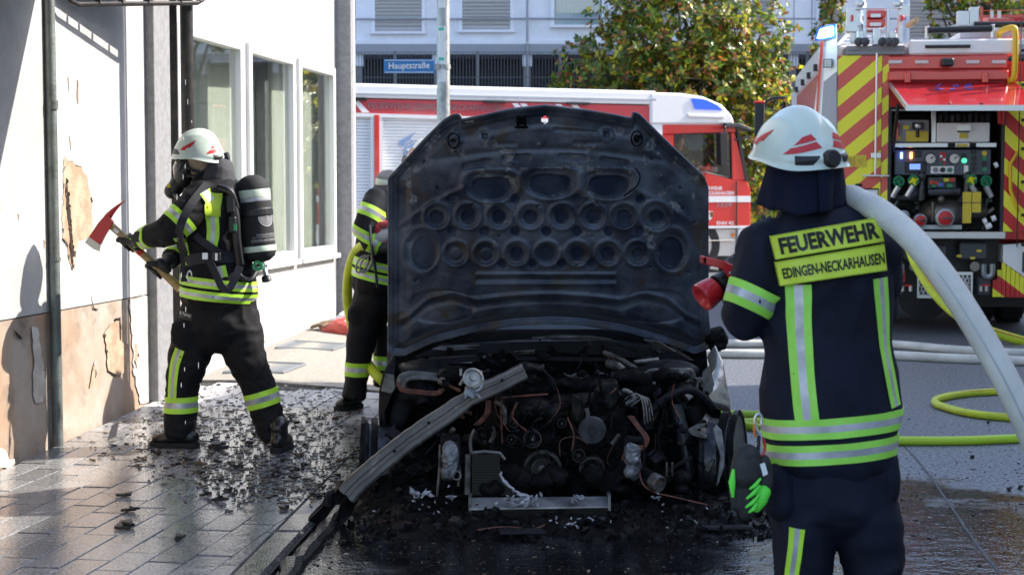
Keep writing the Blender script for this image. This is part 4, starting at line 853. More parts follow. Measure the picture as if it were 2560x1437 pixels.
q = MB(M('rail_yellow', (.72, .45, .02), .4)); q.tube(smooth_path([E.L(2497, 92, .2), E.L(2502, 78, .1), E.L(2530, 70, -.02), E.L(2538, 80, -.06), E.L(2538, 140, -.08), E.L(2534, 195, -.08), E.L(2524, 202, -.02)], 5), .03, 10); q.tube([E.L(2545, 380, -.06), E.L(2526, 410, -.06), E.L(2526, 475, -.06), E.L(2548, 530, -.06)], .018, 8); q.build('grab_rail', eb)
q = MB(BLACK)
for u in (2549, 2640): E.pb(q, u - 5, u + 5, 40, 618, -.14, -.09)
for v in (126, 212, 300, 372, 455, 538, 612): E.pb(q, 2554, 2636, v - 4, v + 4, -.13, -.1)
q.build('access_ladder', eb, 0, .008)
# ------------------------------------------------------------------ people
NAVY = M('turnout_cloth_navy', (.0085, .0115, .025), .75, col2=(.0055, .0075, .016), scale=6, bump=.3, bsc=220, dist=.002, spec=.20)
BLKC = M('turnout_cloth_black', (.0075, .0075, .0095), .75, col2=(.012, .0115, .013), scale=5, bump=.3, bsc=220, dist=.002, spec=.20)
GLV = M('glove_black', (.012, .012, .013), .6, col2=(.02, .02, .022), scale=20, bump=.2, bsc=120, dist=.003)
BOOT = M('boot_leather', (.012, .011, .010), .32, bump=.2, bsc=60, dist=.004)
SOLE = M('boot_sole', (.01, .01, .01), .8)
SKIN = M('skin', (.50, .30, .22), .55)
BALA = M('balaclava', (.36, .27, .19), .9, bump=.2, bsc=200)
HELM = M('helmet_cream', (.58, .67, .60), .28, coat=.4, col2=(.55, .63, .56), scale=4)
HRED = M('helmet_red', (.52, .02, .025), .4)
FLAP = M('neck_flap', (.0065, .009, .024), .9, bump=.25, bsc=200, spec=.15)
def limb(q, pts, side=(0, 1, 0), n=16, cap=True, cuff=False):    # pts: (place, half size along side, half size across)
    side = V(side); m = len(pts); rings = []
    def rg(p, t, ra, rb):
        s_ = side - t * side.dot(t)
        if s_.length < .1: s_ = t.orthogonal()
        s_.normalize(); o = t.cross(s_); return [p + s_ * ra * math.cos(2 * math.pi * k / n) + o * rb * math.sin(2 * math.pi * k / n) for k in range(n)]
    for i in range(m):
        t = (pts[min(i + 1, m - 1)][0] - pts[max(i - 1, 0)][0]).normalized(); p, a, b = pts[i]
        if i == 0 and cap: h = min(a, b); rings += [rg(p - t * h * .75, t, a * .3, b * .3), rg(p - t * h * .45, t, a * .75, b * .75)]
        rings.append(rg(p, t, a, b))
        if i == m - 1 and cap and not cuff: h = min(a, b); rings += [rg(p + t * h * .45, t, a * .75, b * .75), rg(p + t * h * .75, t, a * .3, b * .3)]
    return q.loft(rings)
TRI = ((-1, -.34, LIME), (-.34, .34, SILV), (.34, 1, LIME))
def wrap(bv, c, ax, hw, parent, name='reflective_band', off=.004, n=40, maxd=.35, tri=TRI, label=None):
    ax = V(ax).normalized(); e = ax.orthogonal().normalized(); g_ = ax.cross(e); c = V(c); q = MB()
    offs = [(-1, -.003)] + [(-1, off)] + [(k, off) for k in (-.34, .34)] + [(1, off), (1, -.003)]
    rings = []
    for o_, of in offs:
        rg = []; cc = c + ax * hw * o_
        for k in range(n):
            a = 2 * math.pi * k / n; d = e * math.cos(a) + g_ * math.sin(a); h = bv.ray_cast(cc, d, maxd)
            rg.append(h[3] if h[0] else None)
        gd = [x for x in rg if x is not None] or [.08]; av = sorted(gd)[len(gd) // 2]
        rg = [min(x, av * 1.6) if x is not None else av for x in rg]
        rg = [(rg[k - 1] + rg[k] * 2 + rg[(k + 1) % n]) / 4 for k in range(n)]
        rings.append([cc + (e * math.cos(2 * math.pi * k / n) + g_ * math.sin(2 * math.pi * k / n)) * (rg[k] + of) for k in range(n)])
    for i in range(len(rings) - 1):
        q.mat(tri[1][2] if i == 2 else tri[0][2]); q.loft([rings[i], rings[i + 1]], caps=False)
    return q.build(name, parent, 60, label=label)
def strip(bv, pts, Y, parent, name='reflective_stripe', off=.004, cols=(-1, -.34, .34, 1), mats=(LIME, SILV, LIME), k=5, dr=(0, 1, 0), seam=None):
    pts = [(u, v, h) for u, v, h in pts]; sp_ = smooth_path([V((u, v, h)) for u, v, h in pts], k); q = MB(); rows = []; dr = V(dr)
    for i, p in enumerate(sp_):
        t = (sp_[min(i + 1, len(sp_) - 1)] - sp_[max(i - 1, 0)]); t = V((t.x, t.y)).normalized(); nn = V((-t.y, t.x)); row = []
        for c in [cols[0]] + list(cols) + [cols[-1]]:
            w = P(p.x - nn.x * p.z * c, p.y - nn.y * p.z * c, Y); h = bv.ray_cast(w - dr * .8, dr, 2); row.append((h[0] if h[0] else w) )
        rows.append(row)
    nc = len(cols)
    for r_ in rows:
        for j in range(nc + 2): r_[j] = r_[j] - dr * (off if 0 < j < nc + 1 else -.004)
    for j in range(nc + 1):
        q.mat(mats[0] if j == 0 else mats[-1] if j == nc else mats[j - 1])
        vs = [r_[j + o] for r_ in rows for o in (0, 1)]; q.add(vs, [[2 * i, 2 * i + 1, 2 * i + 3, 2 * i + 2] for i in range(len(rows) - 1)])
    return q.build(name, parent, 60)
def grip(q, c, ax, out, r, wrist, s=1.0, thumb=1):   # a gloved hand closed round a bar
    c = V(c); ax = V(ax).normalized(); out = V(out); out = (out - ax * out.dot(ax)).normalized(); t = ax.cross(out) * thumb; wrist = V(wrist)
    for off, pm_, fr in ((.034, 205, .0125), (.012, 225, .0132), (-.011, 215, .0128), (-.033, 180, .0115)):
        pt = []
        for k in range(9):
            a = rad(lerp(-25, pm_, k / 8)); pt.append(c + ax * off * s + (out * math.cos(a) + t * math.sin(a)) * (r + .013 * s))
        q.tube(pt, [fr * s * (1.12 - .25 * k / 8) for k in range(9)], 8)
        q.ball(pt[-1], fr * s * .86, 8, 6); q.ball(pt[3], fr * s * 1.12, 8, 6)
    pt = [c + ax * .03 * s + (out * math.cos(rad(a)) + t * math.sin(rad(a))) * (r + .016 * s) + ax * b * s for a, b in ((-50, -.01), (-75, .02), (-110, .035), (-150, .03), (-175, .02))]
    q.tube(pt, [.017 * s, .016 * s, .0145 * s, .0135 * s, .011 * s], 8); q.ball(pt[-1], .012 * s, 8, 6)
    pc = c + out * (r + .016 * s) - t * .012 * s; mid = pc.lerp(wrist, .5)
    limb(q, [(pc + ax * .03 * s, .024 * s, .03 * s), (pc, .026 * s, .036 * s), (pc - ax * .03 * s, .022 * s, .03 * s)], out)
    limb(q, [(pc, .028 * s, .036 * s), (mid, .03 * s, .038 * s), (wrist, .042 * s, .045 * s)], ax)
def boot(parent, heel, toe, h=.15, w=.05, sz=.0):
    heel, toe = V(heel), V(toe); d = (toe - heel); L_ = d.length; d.normalize(); sd = V((-d.y, d.x, 0)); z0 = heel.z
    q = MB(BOOT); up = V((0, 0, 1))
    limb(q, [(heel + d * .0 + up * .055, w * .8, .045), (heel + d * L_ * .3 + up * .065, w, .055), (heel + d * L_ * .6 + up * .055, w * 1.0, .045), (heel + d * L_ * .85 + up * .045, w * .98, .036), (toe + up * .04, w * .7, .028)], sd)
    limb(q, [(heel + d * .05 + up * .05, w, .06), (heel + d * .05 + up * .14, w * .95, .058), (heel + d * .045 + up * h, w * 1.1, .066)], sd)
    b = remesh(q, 'boot', .008, parent, 2, .001, 30)
    q = MB(SOLE); n = 14; ol = []
    for k in range(2 * n):
        a = math.pi * 2 * k / (2 * n); x = (L_ * .5 + .03) * math.cos(a); y = w * 1.12 * (abs(math.sin(a)) ** .6) * (1 if math.sin(a) >= 0 else -1); ol.append(heel + d * (L_ * .5 + x) + sd * y + up * .001)
    q.prism(ol, (0, 0, .028)); q.build('sole', b, 40)
    return b
def helmet(parent, c, yaw, pitch=0, roll=0, s=1.0, knob=True, zs=1.0):
    Mx = Matrix.Translation(V(c)) @ Matrix.Rotation(yaw, 4, 'Z') @ Matrix.Rotation(pitch, 4, 'X') @ Matrix.Rotation(roll, 4, 'Y') @ Matrix.Scale(s, 4) @ Matrix.Diagonal((1, 1, zs, 1))
    def hp(th, t, off=0):
        a = rad(th); sx_, cy_ = math.sin(a), math.cos(a)
        zb = lerp(-.01, -.052, sst(-.2, .9, -cy_)) - .012 * abs(sx_) ** 3; H_ = .135
        by = .158 if cy_ > 0 else .142
        rr_ = max(1 - t ** 2.5, 0) ** .5 * (1 - .06 * sst(.1, .6, t)); fl = .011 * math.exp(-t * 13) + .008 * math.exp(-((t - .18) / .05) ** 2) * sst(.2, .9, -cy_)
        x = (.122 * rr_ + fl + off) * sx_; y = (by * rr_ + fl * (1.5 if cy_ > 0 else 1) + off) * cy_
        z = zb + (H_ - zb) * t + off * t
        z += .016 * math.exp(-(x / .034) ** 2) * sst(.55, .85, t)
        k_ = math.exp(-((abs(x) - .062) / .012) ** 2) * sst(.3, .6, t) * .004; x += k_ * (1 if sx_ > 0 else -1)
        return Mx @ V((x, y, z))
    q = MB(HELM); nu, nv = 72, 30
    rings = [[hp(360 * k / nu, min(1 - (1 - j / nv) ** 1.25, .9995)) for k in range(nu)] for j in range(nv + 1)]
    inn = [[Mx @ (Mx.inverted() @ hp(360 * k / nu, t_)) * 1.0 for k in range(nu)] for t_ in (0,)]
    ir = [[(lambda p: Mx @ V((p.x * f, p.y * f, p.z + dz)))(Mx.inverted() @ hp(360 * k / nu, 0)) for k in range(nu)] for f, dz in ((.6, .03), (.88, .012), (.97, -.002))]
    q.loft(ir + rings); sh = q.build('helmet', parent, 50)
    def dec(name, m, a, b, c_, d, off=.0015, n=8):
        q = MB(m); f = lambda u, v: ((a[0] * (1 - u) + b[0] * u) * (1 - v) + (d[0] * (1 - u) + c_[0] * u) * v, (a[1] * (1 - u) + b[1] * u) * (1 - v) + (d[1] * (1 - u) + c_[1] * u) * v)
        q.grid(lambda u, v: hp(*f(u, v), off), n, 4); q.grid(lambda u, v: hp(*f(u, 0), off - .004 * v), n, 1); return q.build(name, sh, 60)
    for sg in (1, -1):
        A = lambda t, z: (180 + sg * t, z)
        dec('red_flash', HRED, A(62, .25), A(9, .36), A(16, .47), A(52, .37)); dec('red_flash', HRED, A(48, .42), A(15, .50), A(22, .60), A(34, .56))
        dec('red_flash', HRED, A(98, .40), A(122, .40), A(84, .66), A(86, .62)); dec('red_flash', HRED, A(112, .30), A(126, .33), A(92, .60), A(94, .56))
        dec('vent', BLACK, A(46, .09), A(24, .08), A(14, .23), A(46, .25), .001); dec('visor_edge', DGREY, A(122, .16), A(168, .18), A(166, .42), A(132, .34), .001)
    if knob:
        q = MB(BLACK); p = Mx.inverted() @ hp(180, .16); q.lathe(Mx @ (p + V((0, .01, 0))), (Mx.to_3x3() @ V((0, -1, .15))), [(.026 * s, 0), (.026 * s, .018), (.022 * s, .024), (.0005, .024)], 18); q.build('adjuster_knob', sh)
    return sh, hp

# ---- firefighter with the axe
Y1 = 9.02; K1 = Y1 / F
def p1(u, v, dy=0): return P(u, v, Y1 + dy)
fa_ = root('person', 'firefighter in black turnout gear swinging a red axe at the scorched wall', 'firefighter')
q = MB(BALA); limb(q, [(p1(505, 440), .06, .06), (p1(500, 415), .075, .085), (p1(498, 385), .078, .095), (p1(502, 350), .06, .075)])
limb(q, [(p1(530, 480), .15, .1), (p1(535, 600), .12, .12), (p1(545, 730), .13, .14)]); limb(q, [(p1(505, 500, -.14), .05, .05), (p1(420, 582, -.22), .04, .04), (p1(345, 600, -.13), .03, .03)]); limb(q, [(p1(505, 500, .15), .05, .05), (p1(450, 625, .2), .04, .04), (p1(415, 655, .05), .03, .03)])
limb(q, [(p1(520, 780), .08, .08), (p1(462, 940), .06, .06), (p1(450, 1080), .045, .045)]); limb(q, [(p1(590, 780), .08, .08), (p1(640, 940), .06, .06), (p1(684, 1080), .045, .045)])
limb(q, [(p1(455, 415), .02, .02), (p1(462, 430), .02, .025)]); remesh(q, 'body', .012, fa_, 2, m=BALA)
lf, rf_ = GP(440, 1117), GP(694, 1124)
q = MB(BLKC)
w1 = lambda px: px * K1
limb(q, [(p1(548, 742), .165, w1(92)), (p1(547, 790), .165, w1(98)), (p1(545, 830), .15, w1(100))])
limb(q, [(p1(505, 800), .12, w1(66)), (p1(485, 847), .115, w1(55)), (p1(474, 890), .11, w1(52)), (p1(459, 950), .095, w1(43)), (p1(454, 990), .09, w1(40)), (p1(450, 1040), .092, w1(38)), (p1(449, 1092), .098, w1(36))], cuff=True)
limb(q, [(p1(585, 800), .12, w1(66)), (p1(604, 847), .115, w1(56)), (p1(613, 890), .105, w1(50)), (p1(640, 950), .095, w1(43)), (p1(655, 990), .09, w1(40)), (p1(669, 1040), .092, w1(41)), (p1(684, 1094), .098, w1(36))], cuff=True)
limb(q, [(p1(462, 812, -.11), .03, w1(28)), (p1(452, 860, -.10), .03, w1(30))])      # thigh pocket
tr1 = remesh(q, 'trousers', .011, fa_, 3, .011, 11, (1, 1, 1.6), BLKC); bt1 = bvh_of(tr1)
q = MB(BLKC)
limb(q, [(p1(528, 448), .10, w1(48)), (p1(536, 475), .20, w1(72)), (p1(540, 520), .215, w1(82)), (p1(537, 580), .195, w1(82)), (p1(538, 640), .185, w1(84)), (p1(545, 690), .19, w1(92)), (p1(549, 742), .20, w1(96))])
limb(q, [(p1(516, 490, -.12), .09, .10), (p1(490, 515, -.2), .085, .095), (p1(455, 548, -.25), .08, .085), (p1(420, 580, -.26), .078, .08), (p1(395, 588, -.22), .068, .072), (p1(356, 597, -.13), .058, .060)])
limb(q, [(p1(515, 500, .13), .09, .09), (p1(480, 560, .2), .08, .08), (p1(455, 622, .2), .07, .07), (p1(424, 650, .06), .055, .055)])
ja1 = remesh(q, 'jacket', .011, fa_, 3, .010, 12, (1, 1, 1.3), BLKC); bj1 = bvh_of(ja1)
q = MB(BLKC); limb(q, [(p1(540, 470), .12, w1(56)), (p1(545, 445), .115, w1(46)), (p1(552, 415), .10, w1(34))]); remesh(q, 'collar', .009, fa_, 2, .004, 16, m=M('collar_grey', (.04, .04, .048), .8))
tl = V((.11, 0, 1))
wrap(bj1, p1(548, 706), tl, .027, fa_, maxd=.4, n=60); wrap(bj1, p1(550, 737), tl, .027, fa_, maxd=.4, n=60)
wrap(bj1, p1(449, 553, -.252), p1(420, 580, -.26) - p1(490, 515, -.2), .036, fa_, maxd=.14); wrap(bj1, p1(368, 594, -.16), p1(356, 597, -.13) - p1(395, 588, -.22), .032, fa_, maxd=.12); wrap(bj1, p1(436, 640, .12), p1(424, 650, .06) - p1(455, 622, .2), .03, fa_, maxd=.11)
wrap(bt1, p1(451, 1009), (0, 0, 1), .045, fa_, maxd=.16); wrap(bt1, p1(657, 995), (-.28, 0, 1), .045, fa_, maxd=.16)
strip(bt1, [(459, 868, 13), (446, 905, 13), (440, 950, 12), (437, 992, 12)], Y1, fa_)
strip(bj1, [(548, 540, 15), (549, 580, 15), (544, 612, 15)], Y1, fa_); strip(bj1, [(562, 662, 16), (568, 690, 16)], Y1, fa_); strip(bj1, [(470, 590, 7), (478, 620, 7), (482, 660, 7)], Y1, fa_)
LP = M('lime_panel', (.60, .80, .06), .5)
strip(bj1, [(555, 480, 17), (552, 510, 17), (551, 540, 16)], Y1, fa_, 'name_panel', .006, (-1, 1), (LP,))
def onb(bv, u, v, Y, off): w = P(u, v, Y); h = bv.ray_cast(w - V((0, .8, 0)), V((0, 1, 0)), 2); return (h[0] if h[0] else w) - V((0, off, 0))
text('EDINGEN', lambda a, b: onb(bj1, 540 + 34 * a, 526 - 12 * b, Y1, .009), 'lettering', BLACK, fa_, .01)
strip(bj1, [(532, 478, 12), (548, 500, 12)], Y1, fa_, 'shoulder_label', .012, (-1, -.6, .6, 1), (LIME, WTXT, LIME))
strip(bt1, [(455, 782, 9), (492, 789, 9)], Y1, fa_, 'name_tag', .004, (-1, 1), (BLACK,)); text('B. Tschöpl', lambda a, b: onb(bt1, 457 + 32 * a, 784 + 6 * a - 9 * b, Y1, .007), 'lettering', WTXT, fa_)
boot(fa_, V((lf.x + .10, lf.y, lf.z)), V((lf.x - .12, lf.y + .02, lf.z)))
boot(fa_, V((rf_.x + .01, rf_.y - .08, rf_.z)), V((rf_.x + .03, rf_.y + .13, rf_.z)))
helmet(fa_, p1(501, 388), rad(84), rad(-4), 0, 1.0)
MASK = M('mask_rubber', (.015, .015, .016), .35); LENS = M('mask_lens', (.10, .09, .085), .06, coat=1)
q = MB(MASK); limb(q, [(p1(470, 405), .07, .05), (p1(462, 430), .072, .06), (p1(455, 455), .055, .05)]); mk = remesh(q, 'face_mask', .007, fa_, 2)
q = MB(LENS); limb(q, [(p1(457, 402), .06, .035), (p1(452, 422), .064, .045), (p1(450, 440), .045, .035)]); q.build('lens', mk, 60)
q = MB(BLACK); dv = (p1(430, 485) - p1(450, 445)).normalized(); q.lathe(p1(450, 447), dv, [(.03, 0), (.045, .02), (.045, .07), (.04, .085), (.02, .09)], 18); q.ball(p1(430, 478), .045, 12, 8); q.build('regulator', mk)
q = MB(DYEL); q.box(p1(422, 465, -.035), (.02, .01, .02)); q.build('mask_label', mk, 0)
q = MB(BLACK); q.tube([p1(465, 415, -.075), p1(480, 425, -.085), p1(505, 432, -.07)], .009, 6); q.tube([p1(468, 440, -.06), p1(490, 440, -.08), p1(510, 430, -.07)], .009, 6); q.tube(smooth_path([p1(435, 485, -.03), p1(460, 500, -.12), p1(490, 480, -.20), p1(540, 478, -.2), p1(575, 480, -.15)], 6), .013, 8); q.build('air_hose', mk)
# the axe and the two hands on it
axa, axb = p1(258, 546, -.12), p1(452, 722, .06); axd = (axb - axa).normalized()
h1_ = axa.lerp(axb, .36); h2_ = axa.lerp(axb, .72)
q = MB(GLV); grip(q, h1_, -axd, V((.1, -.6, .8)), .017, p1(350, 598, -.13), 1.12); gl = remesh(q, 'glove', .006, fa_, 1); bg_ = bvh_of(gl)
q = MB(LIME); q.tube(smooth_path([h1_ + V((-.01, -.055, .04)), h1_ + V((.02, -.07, .02)), h1_ + V((.035, -.075, -.02))], 4), .004, 5); q.build('glove_piping', gl)
q = MB(GLV); grip(q, h2_, -axd, V((.5, -.1, .85)), .017, p1(424, 650, .05), 1.12); remesh(q, 'glove', .006, fa_, 1)
q = MB(GLV); q.box(p1(348, 592, -.20), (.05, .02, .06)); q.build('glove_strap', gl, 0, .004)
ax_ = root('axe', 'red headed fire axe with pale wooden handle held against the wall', 'axe')
WOOD = M('axe_handle_wood', (.52, .36, .17), .5, col2=(.42, .27, .11), scale=10, stretch=(1, 1, 6))
q = MB(WOOD); q.tube([axa.lerp(axb, k / 8) for k in range(9)], [.018, .017, .0165, .0165, .0165, .017, .018, .019, .022], 10, flat=1.25); q.build('handle', ax_)
up_ = (p1(312, 502) - p1(235, 622)); up_ = (up_ - axd * up_.dot(axd)).normalized(); th = V((0, .02, 0)); AXR = M('axe_red', (.50, .035, .03), .4); STL = M('axe_steel', (.50, .47, .43), .35, .7)
hdl = [(240, 548), (258, 533), (272, 548), (276, 560), (268, 570), (262, 585), (254, 600), (222, 586)]
q = MB(AXR); q.prism([p1(u, v, -.14) for u, v in [(266, 534), (282, 556), (262, 588), (250, 612), (222, 592), (245, 558)]], th * 1.6); q.prism([p1(u, v, -.135) for u, v in [(258, 545), (266, 533), (276, 545), (270, 560)]], th * 1.2)
q.tube(smooth_path([p1(268, 545, -.12), p1(282, 528, -.12), p1(298, 513, -.12), p1(312, 502, -.12)], 5), [.022, .021, .019, .018, .016, .015, .013, .012, .010, .009, .008, .006, .005, .004, .003, .002][:16], 8); q.build('axe_head', ax_, 0, .003)
q = MB(STL); q.prism([p1(u, v, -.138) for u, v in [(222, 592), (250, 612), (247, 628), (232, 622), (212, 606)]], th * .9); q.build('blade', ax_, 0)
q = MB(WHITE); q.box(axa.lerp(axb, .17) + V((0, -.02, 0)), (.035, .003, .02), Matrix.Rotation(rad(42), 3, 'Y')); q.build('handle_label', ax_, 0); q = MB(REDP); q.tube([axa.lerp(axb, .44), axa.lerp(axb, .49)], .0185, 10, flat=1.2); q.build('red_band', ax_)
# breathing apparatus
ba = root('breathing_apparatus', 'black air cylinder with cream bands on the back of the axe firefighter', 'air cylinder')
c0, c1 = p1(628, 437, -.03), p1(652, 655, -.03); cd = (c1 - c0).normalized(); cl = (c1 - c0).length; rc = .093
CYL = M('cylinder_cover', (.016, .016, .018), .8, bump=.15, bsc=250, dist=.002)
q = MB(CYL); q.lathe(c0, cd, [(.002, 0), (.04, .006), (.07, .025), (rc * .95, .06), (rc, .09), (rc, cl - .07), (rc * .93, cl - .03), (.05, cl - .005), (.03, cl)], 32); cy_ = q.build('cylinder', ba, 50)
e1 = V((0, -1, 0)); e1 = (e1 - cd * e1.dot(cd)).normalized(); e2 = cd.cross(e1); 
if e2.x < 0: e2 = -e2
CRM = M('cream_band', (.62, .72, .58), .5)
for a, b, m in ((.055 + .03, .055 + .08, CRM), (.095 + .03, .132 + .02, SILV), (.40, .432, CRM)):
    q = MB(m); q.lathe(c0 + cd * a, cd, [(rc + .001, 0), (rc + .002, .003), (rc + .002, b - a - .003), (rc + .001, b - a)], 32, False); q.build('reflective_band', cy_, 60)
onc = lambda ang, s_: c0 + cd * s_ + (e1 * math.cos(rad(ang)) + e2 * math.sin(rad(ang))) * (rc + .0025)
GTX = M('grey_lettering', (.42, .42, .43), .5)
text('FREIWILLIGE FEUERWEHR', lambda a, b: onc(5 + 80 * a, .346 - .012 * b), 'lettering', GTX, cy_); text('EDINGEN-NECKARHAUSEN', lambda a, b: onc(-14 + 112 * a, .378 - .015 * b), 'lettering', GTX, cy_)
q = MB(GTX); q.grid(lambda a, b: onc(-10 + 100 * a, .352 + .002 * b), 16, 1)
cr = lambda a, r_: onc(48 + math.degrees(r_ * math.cos(a) / rc), .245 + r_ * math.sin(a)); q.grid(lambda a, b: cr(2 * math.pi * a, .045 + .006 * b), 24, 1); q.mat(M('crest_grey', (.18, .18, .19), .5)); q.grid(lambda a, b: cr(2 * math.pi * a, .042 * b + .001), 24, 1); q.build('crest', cy_, 60)
q = MB(BLACK); q.lathe(c0 + cd * .19, cd, [(rc + .001, 0), (rc + .006, .002), (rc + .006, .045), (rc + .001, .047)], 28, False); q.prism([p1(570, 470, .02), p1(596, 470, .02), p1(606, 660, .02), p1(578, 660, .02)], (0, -.16, 0)); q.build('backplate', ba, 0, .008)
q = MB(BLACK); q.tube(smooth_path([p1(572, 470, -.17), p1(588, 540, -.18), p1(592, 600, -.18), p1(600, 660, -.15)], 5), .024, 8); q.tube(smooth_path([p1(545, 468, -.19), p1(575, 480, -.2), p1(590, 520, -.17)], 5), .02, 8); q.build('pressure_hose', ba)
GRL = M('gauge_green', (.03, .35, .12), .4)
q = MB(BLACK); q.box(p1(577, 510, -.19), (.05, .04, .10)); q.box(p1(582, 562, -.20), (.045, .04, .09)); q.build('gauge_holder', ba, 0, .008); q = MB(GRL); q.box(p1(588, 568, -.224), (.016, .006, .035)); q.build('gauge_mark', ba, 0)
WEB = M('webbing', (.012, .013, .02), .7)
def web(pts, w, name='strap'):
    sp_ = smooth_path(pts, 6); q = MB(WEB); rings = []
    for i, p in enumerate(sp_):
        t = (sp_[min(i + 1, len(sp_) - 1)] - sp_[max(i - 1, 0)]).normalized(); s_ = t.cross(V((0, -1, 0)))
        if s_.length < .1: s_ = V((0, 0, 1))
        s_.normalize(); o = s_.cross(t).normalized() * .004; rings.append([p + s_ * w + o, p - s_ * w + o, p - s_ * w - o, p + s_ * w - o])
    q.loft(rings); return q.build(name, ba, 0)
web([onb(bj1, u, v, Y1, .012) for u, v in ((478, 652), (500, 645), (540, 640), (575, 640), (600, 640))], .03, 'hip_belt')
web([onb(bj1, u, v, Y1, .014) for u, v in ((535, 460), (500, 520), (478, 580), (472, 640), (475, 700))], .022)
web([onb(bj1, u, v, Y1, .014) for u, v in ((505, 585), (530, 605), (560, 625), (590, 640))], .02)
web([p1(525, 655, -.23), p1(542, 690, -.24), p1(555, 718, -.24), p1(572, 722, -.24), p1(590, 690, -.22), p1(600, 665, -.2)], .02)
q = MB(BLACK); q.box(p1(541, 642, -.24), (.05, .02, .045)); q.build('buckle', ba, 0, .004); q = MB(ALU); q.box(p1(541, 642, -.252), (.012, .01, .04)); q.box(p1(513, 640, -.235), (.03, .012, .035)); q.build('buckle_clip', ba, 0)
q = MB(ALU); q.cyl(c1, c1 + cd * .04, .022); q.cyl(p1(632, 668, -.05), p1(668, 668, -.05), .016); q.cyl(p1(660, 665, -.05), p1(666, 690, -.08), .013); q.build('valve', ba); q = MB(GRL); q.ring(p1(646, 664, -.07), (0, -1, 0), .012, .03, .03, 14); q.build('valve_ring', ba)
q = MB(BLACK); q.lathe(p1(664, 688, -.08), (.25, -.1, -1), [(.018, 0), (.026, .01), (.028, .035), (.01, .04)], 12); q.build('hand_wheel', ba); q = MB(BLACK); q.tube(smooth_path([p1(595, 660, -.1), p1(600, 690, -.14), p1(625, 700, -.14), p1(640, 680, -.1)], 5), .016, 8); q.build('valve_hose', ba)
q = MB(ALU); q.tube([p1(474, 690, -.24) + V((.012 * math.cos(a), 0, .03 * math.sin(a))) for a in [i * .6 for i in range(11)]], .004, 6); q.build('carabiner', ba)

# ---- firefighter in front, seen from behind
Y2 = 4.6; K2 = Y2 / F
def p2(u, v, dy=0): return P(u, v, Y2 + dy)
fb_ = root('person', 'firefighter seen from behind in navy jacket with large lettered back panels', 'firefighter')
w2 = lambda px: px * K2
q = MB(SKIN); limb(q, [(p2(2030, 540), .06, .06), (p2(2020, 470), .065, .065), (p2(2005, 400), .085, .08), (p2(2000, 330), .085, .078)]); limb(q, [(p2(2050, 600), .1, .16), (p2(2060, 850), .11, .14), (p2(2075, 1130), .11, .14)])
limb(q, [(p2(2005, 1180), .075, .07), (p2(2005, 1450), .055, .055), (p2(2000, 1720), .04, .04)]); limb(q, [(p2(2150, 1180), .075, .07), (p2(2180, 1450), .055, .055), (p2(2195, 1720), .04, .04)])
limb(q, [(p2(1915, 620), .045, .045), (p2(1872, 780), .04, .04), (p2(1850, 710, .28), .03, .03)]); limb(q, [(p2(2185, 620), .045, .045), (p2(2190, 760, .15), .04, .04), (p2(2080, 740, .34), .03, .03)]); remesh(q, 'body', .012, fb_, 2)
q = MB(NAVY)
limb(q, [(p2(2078, 1120), .135, w2(148)), (p2(2080, 1190), .14, w2(152)), (p2(2085, 1260), .135, w2(150))])
limb(q, [(p2(2015, 1230), .115, w2(84)), (p2(2010, 1320), .11, w2(77)), (p2(2010, 1437), .10, w2(72)), (p2(2005, 1560), .09, w2(66)), (p2(2000, 1730), .085, w2(62))])
limb(q, [(p2(2150, 1230), .115, w2(84)), (p2(2168, 1320), .11, w2(80)), (p2(2186, 1437), .10, w2(76)), (p2(2196, 1560), .09, w2(66)), (p2(2200, 1730), .085, w2(62))])
limb(q, [(p2(1950, 1190, -.06), .05, w2(36)), (p2(1955, 1265, -.06), .05, w2(34))]); limb(q, [(p2(2215, 1140, -.03), .06, w2(22)), (p2(2220, 1230, -.03), .06, w2(18))])
tr2 = remesh(q, 'trousers', .009, fb_, 3, .015, 8, (1, 1, 1.4), NAVY); bt2 = bvh_of(tr2)
q = MB(NAVY)
limb(q, [(p2(2025, 520), .075, w2(75)), (p2(2030, 545), .095, w2(105)), (p2(2042, 580), .125, w2(158)), (p2(2044, 620), .14, w2(172)), (p2(2054, 690), .145, w2(166)), (p2(2064, 770), .145, w2(158)), (p2(2066, 860), .145, w2(157)), (p2(2070, 950), .148, w2(167)), (p2(2074, 1020), .152, w2(175)), (p2(2070, 1100), .152, w2(166)), (p2(2068, 1150), .15, w2(158))], (0, 1, 0), 28)
limb(q, [(p2(1922, 608, .0), .085, .080), (p2(1902, 675, -.02), .085, .076), (p2(1880, 740, -.03), .082, .070), (p2(1872, 785, .0), .08, .070), (p2(1862, 785, .10), .07, .066), (p2(1850, 730, .26), .058, .058)], (0, 1, 0.2))
limb(q, [(p2(2180, 615, .0), .085, .080), (p2(2196, 690, .06), .08, .06), (p2(2190, 770, .16), .075, .06), (p2(2120, 760, .30), .06, .06)], (0, 1, .2))
ja2 = remesh(q, 'jacket', .009, fb_, 4, .014, 8, (1, 1, .7), NAVY); bj2 = bvh_of(ja2)
LIME2 = M('lime_tape_fresh', (.36, .80, .10), .5, col2=(.32, .72, .08), scale=9); TR2 = ((-1, -.34, LIME2), (-.34, .34, SILV), (.34, 1, LIME2))
wrap(bj2, p2(2070, 1054), (-.085, .03, 1), .0285, fb_, n=80, maxd=.4, tri=TR2); wrap(bj2, p2(2068, 1117), (-.085, .03, 1), .0285, fb_, n=80, maxd=.4, tri=TR2)
wrap(bj2, p2(1877, 748, -.03), (.45, .08, .95), .034, fb_, maxd=.13, tri=TR2)
L2 = (LIME2, SILV, LIME2)
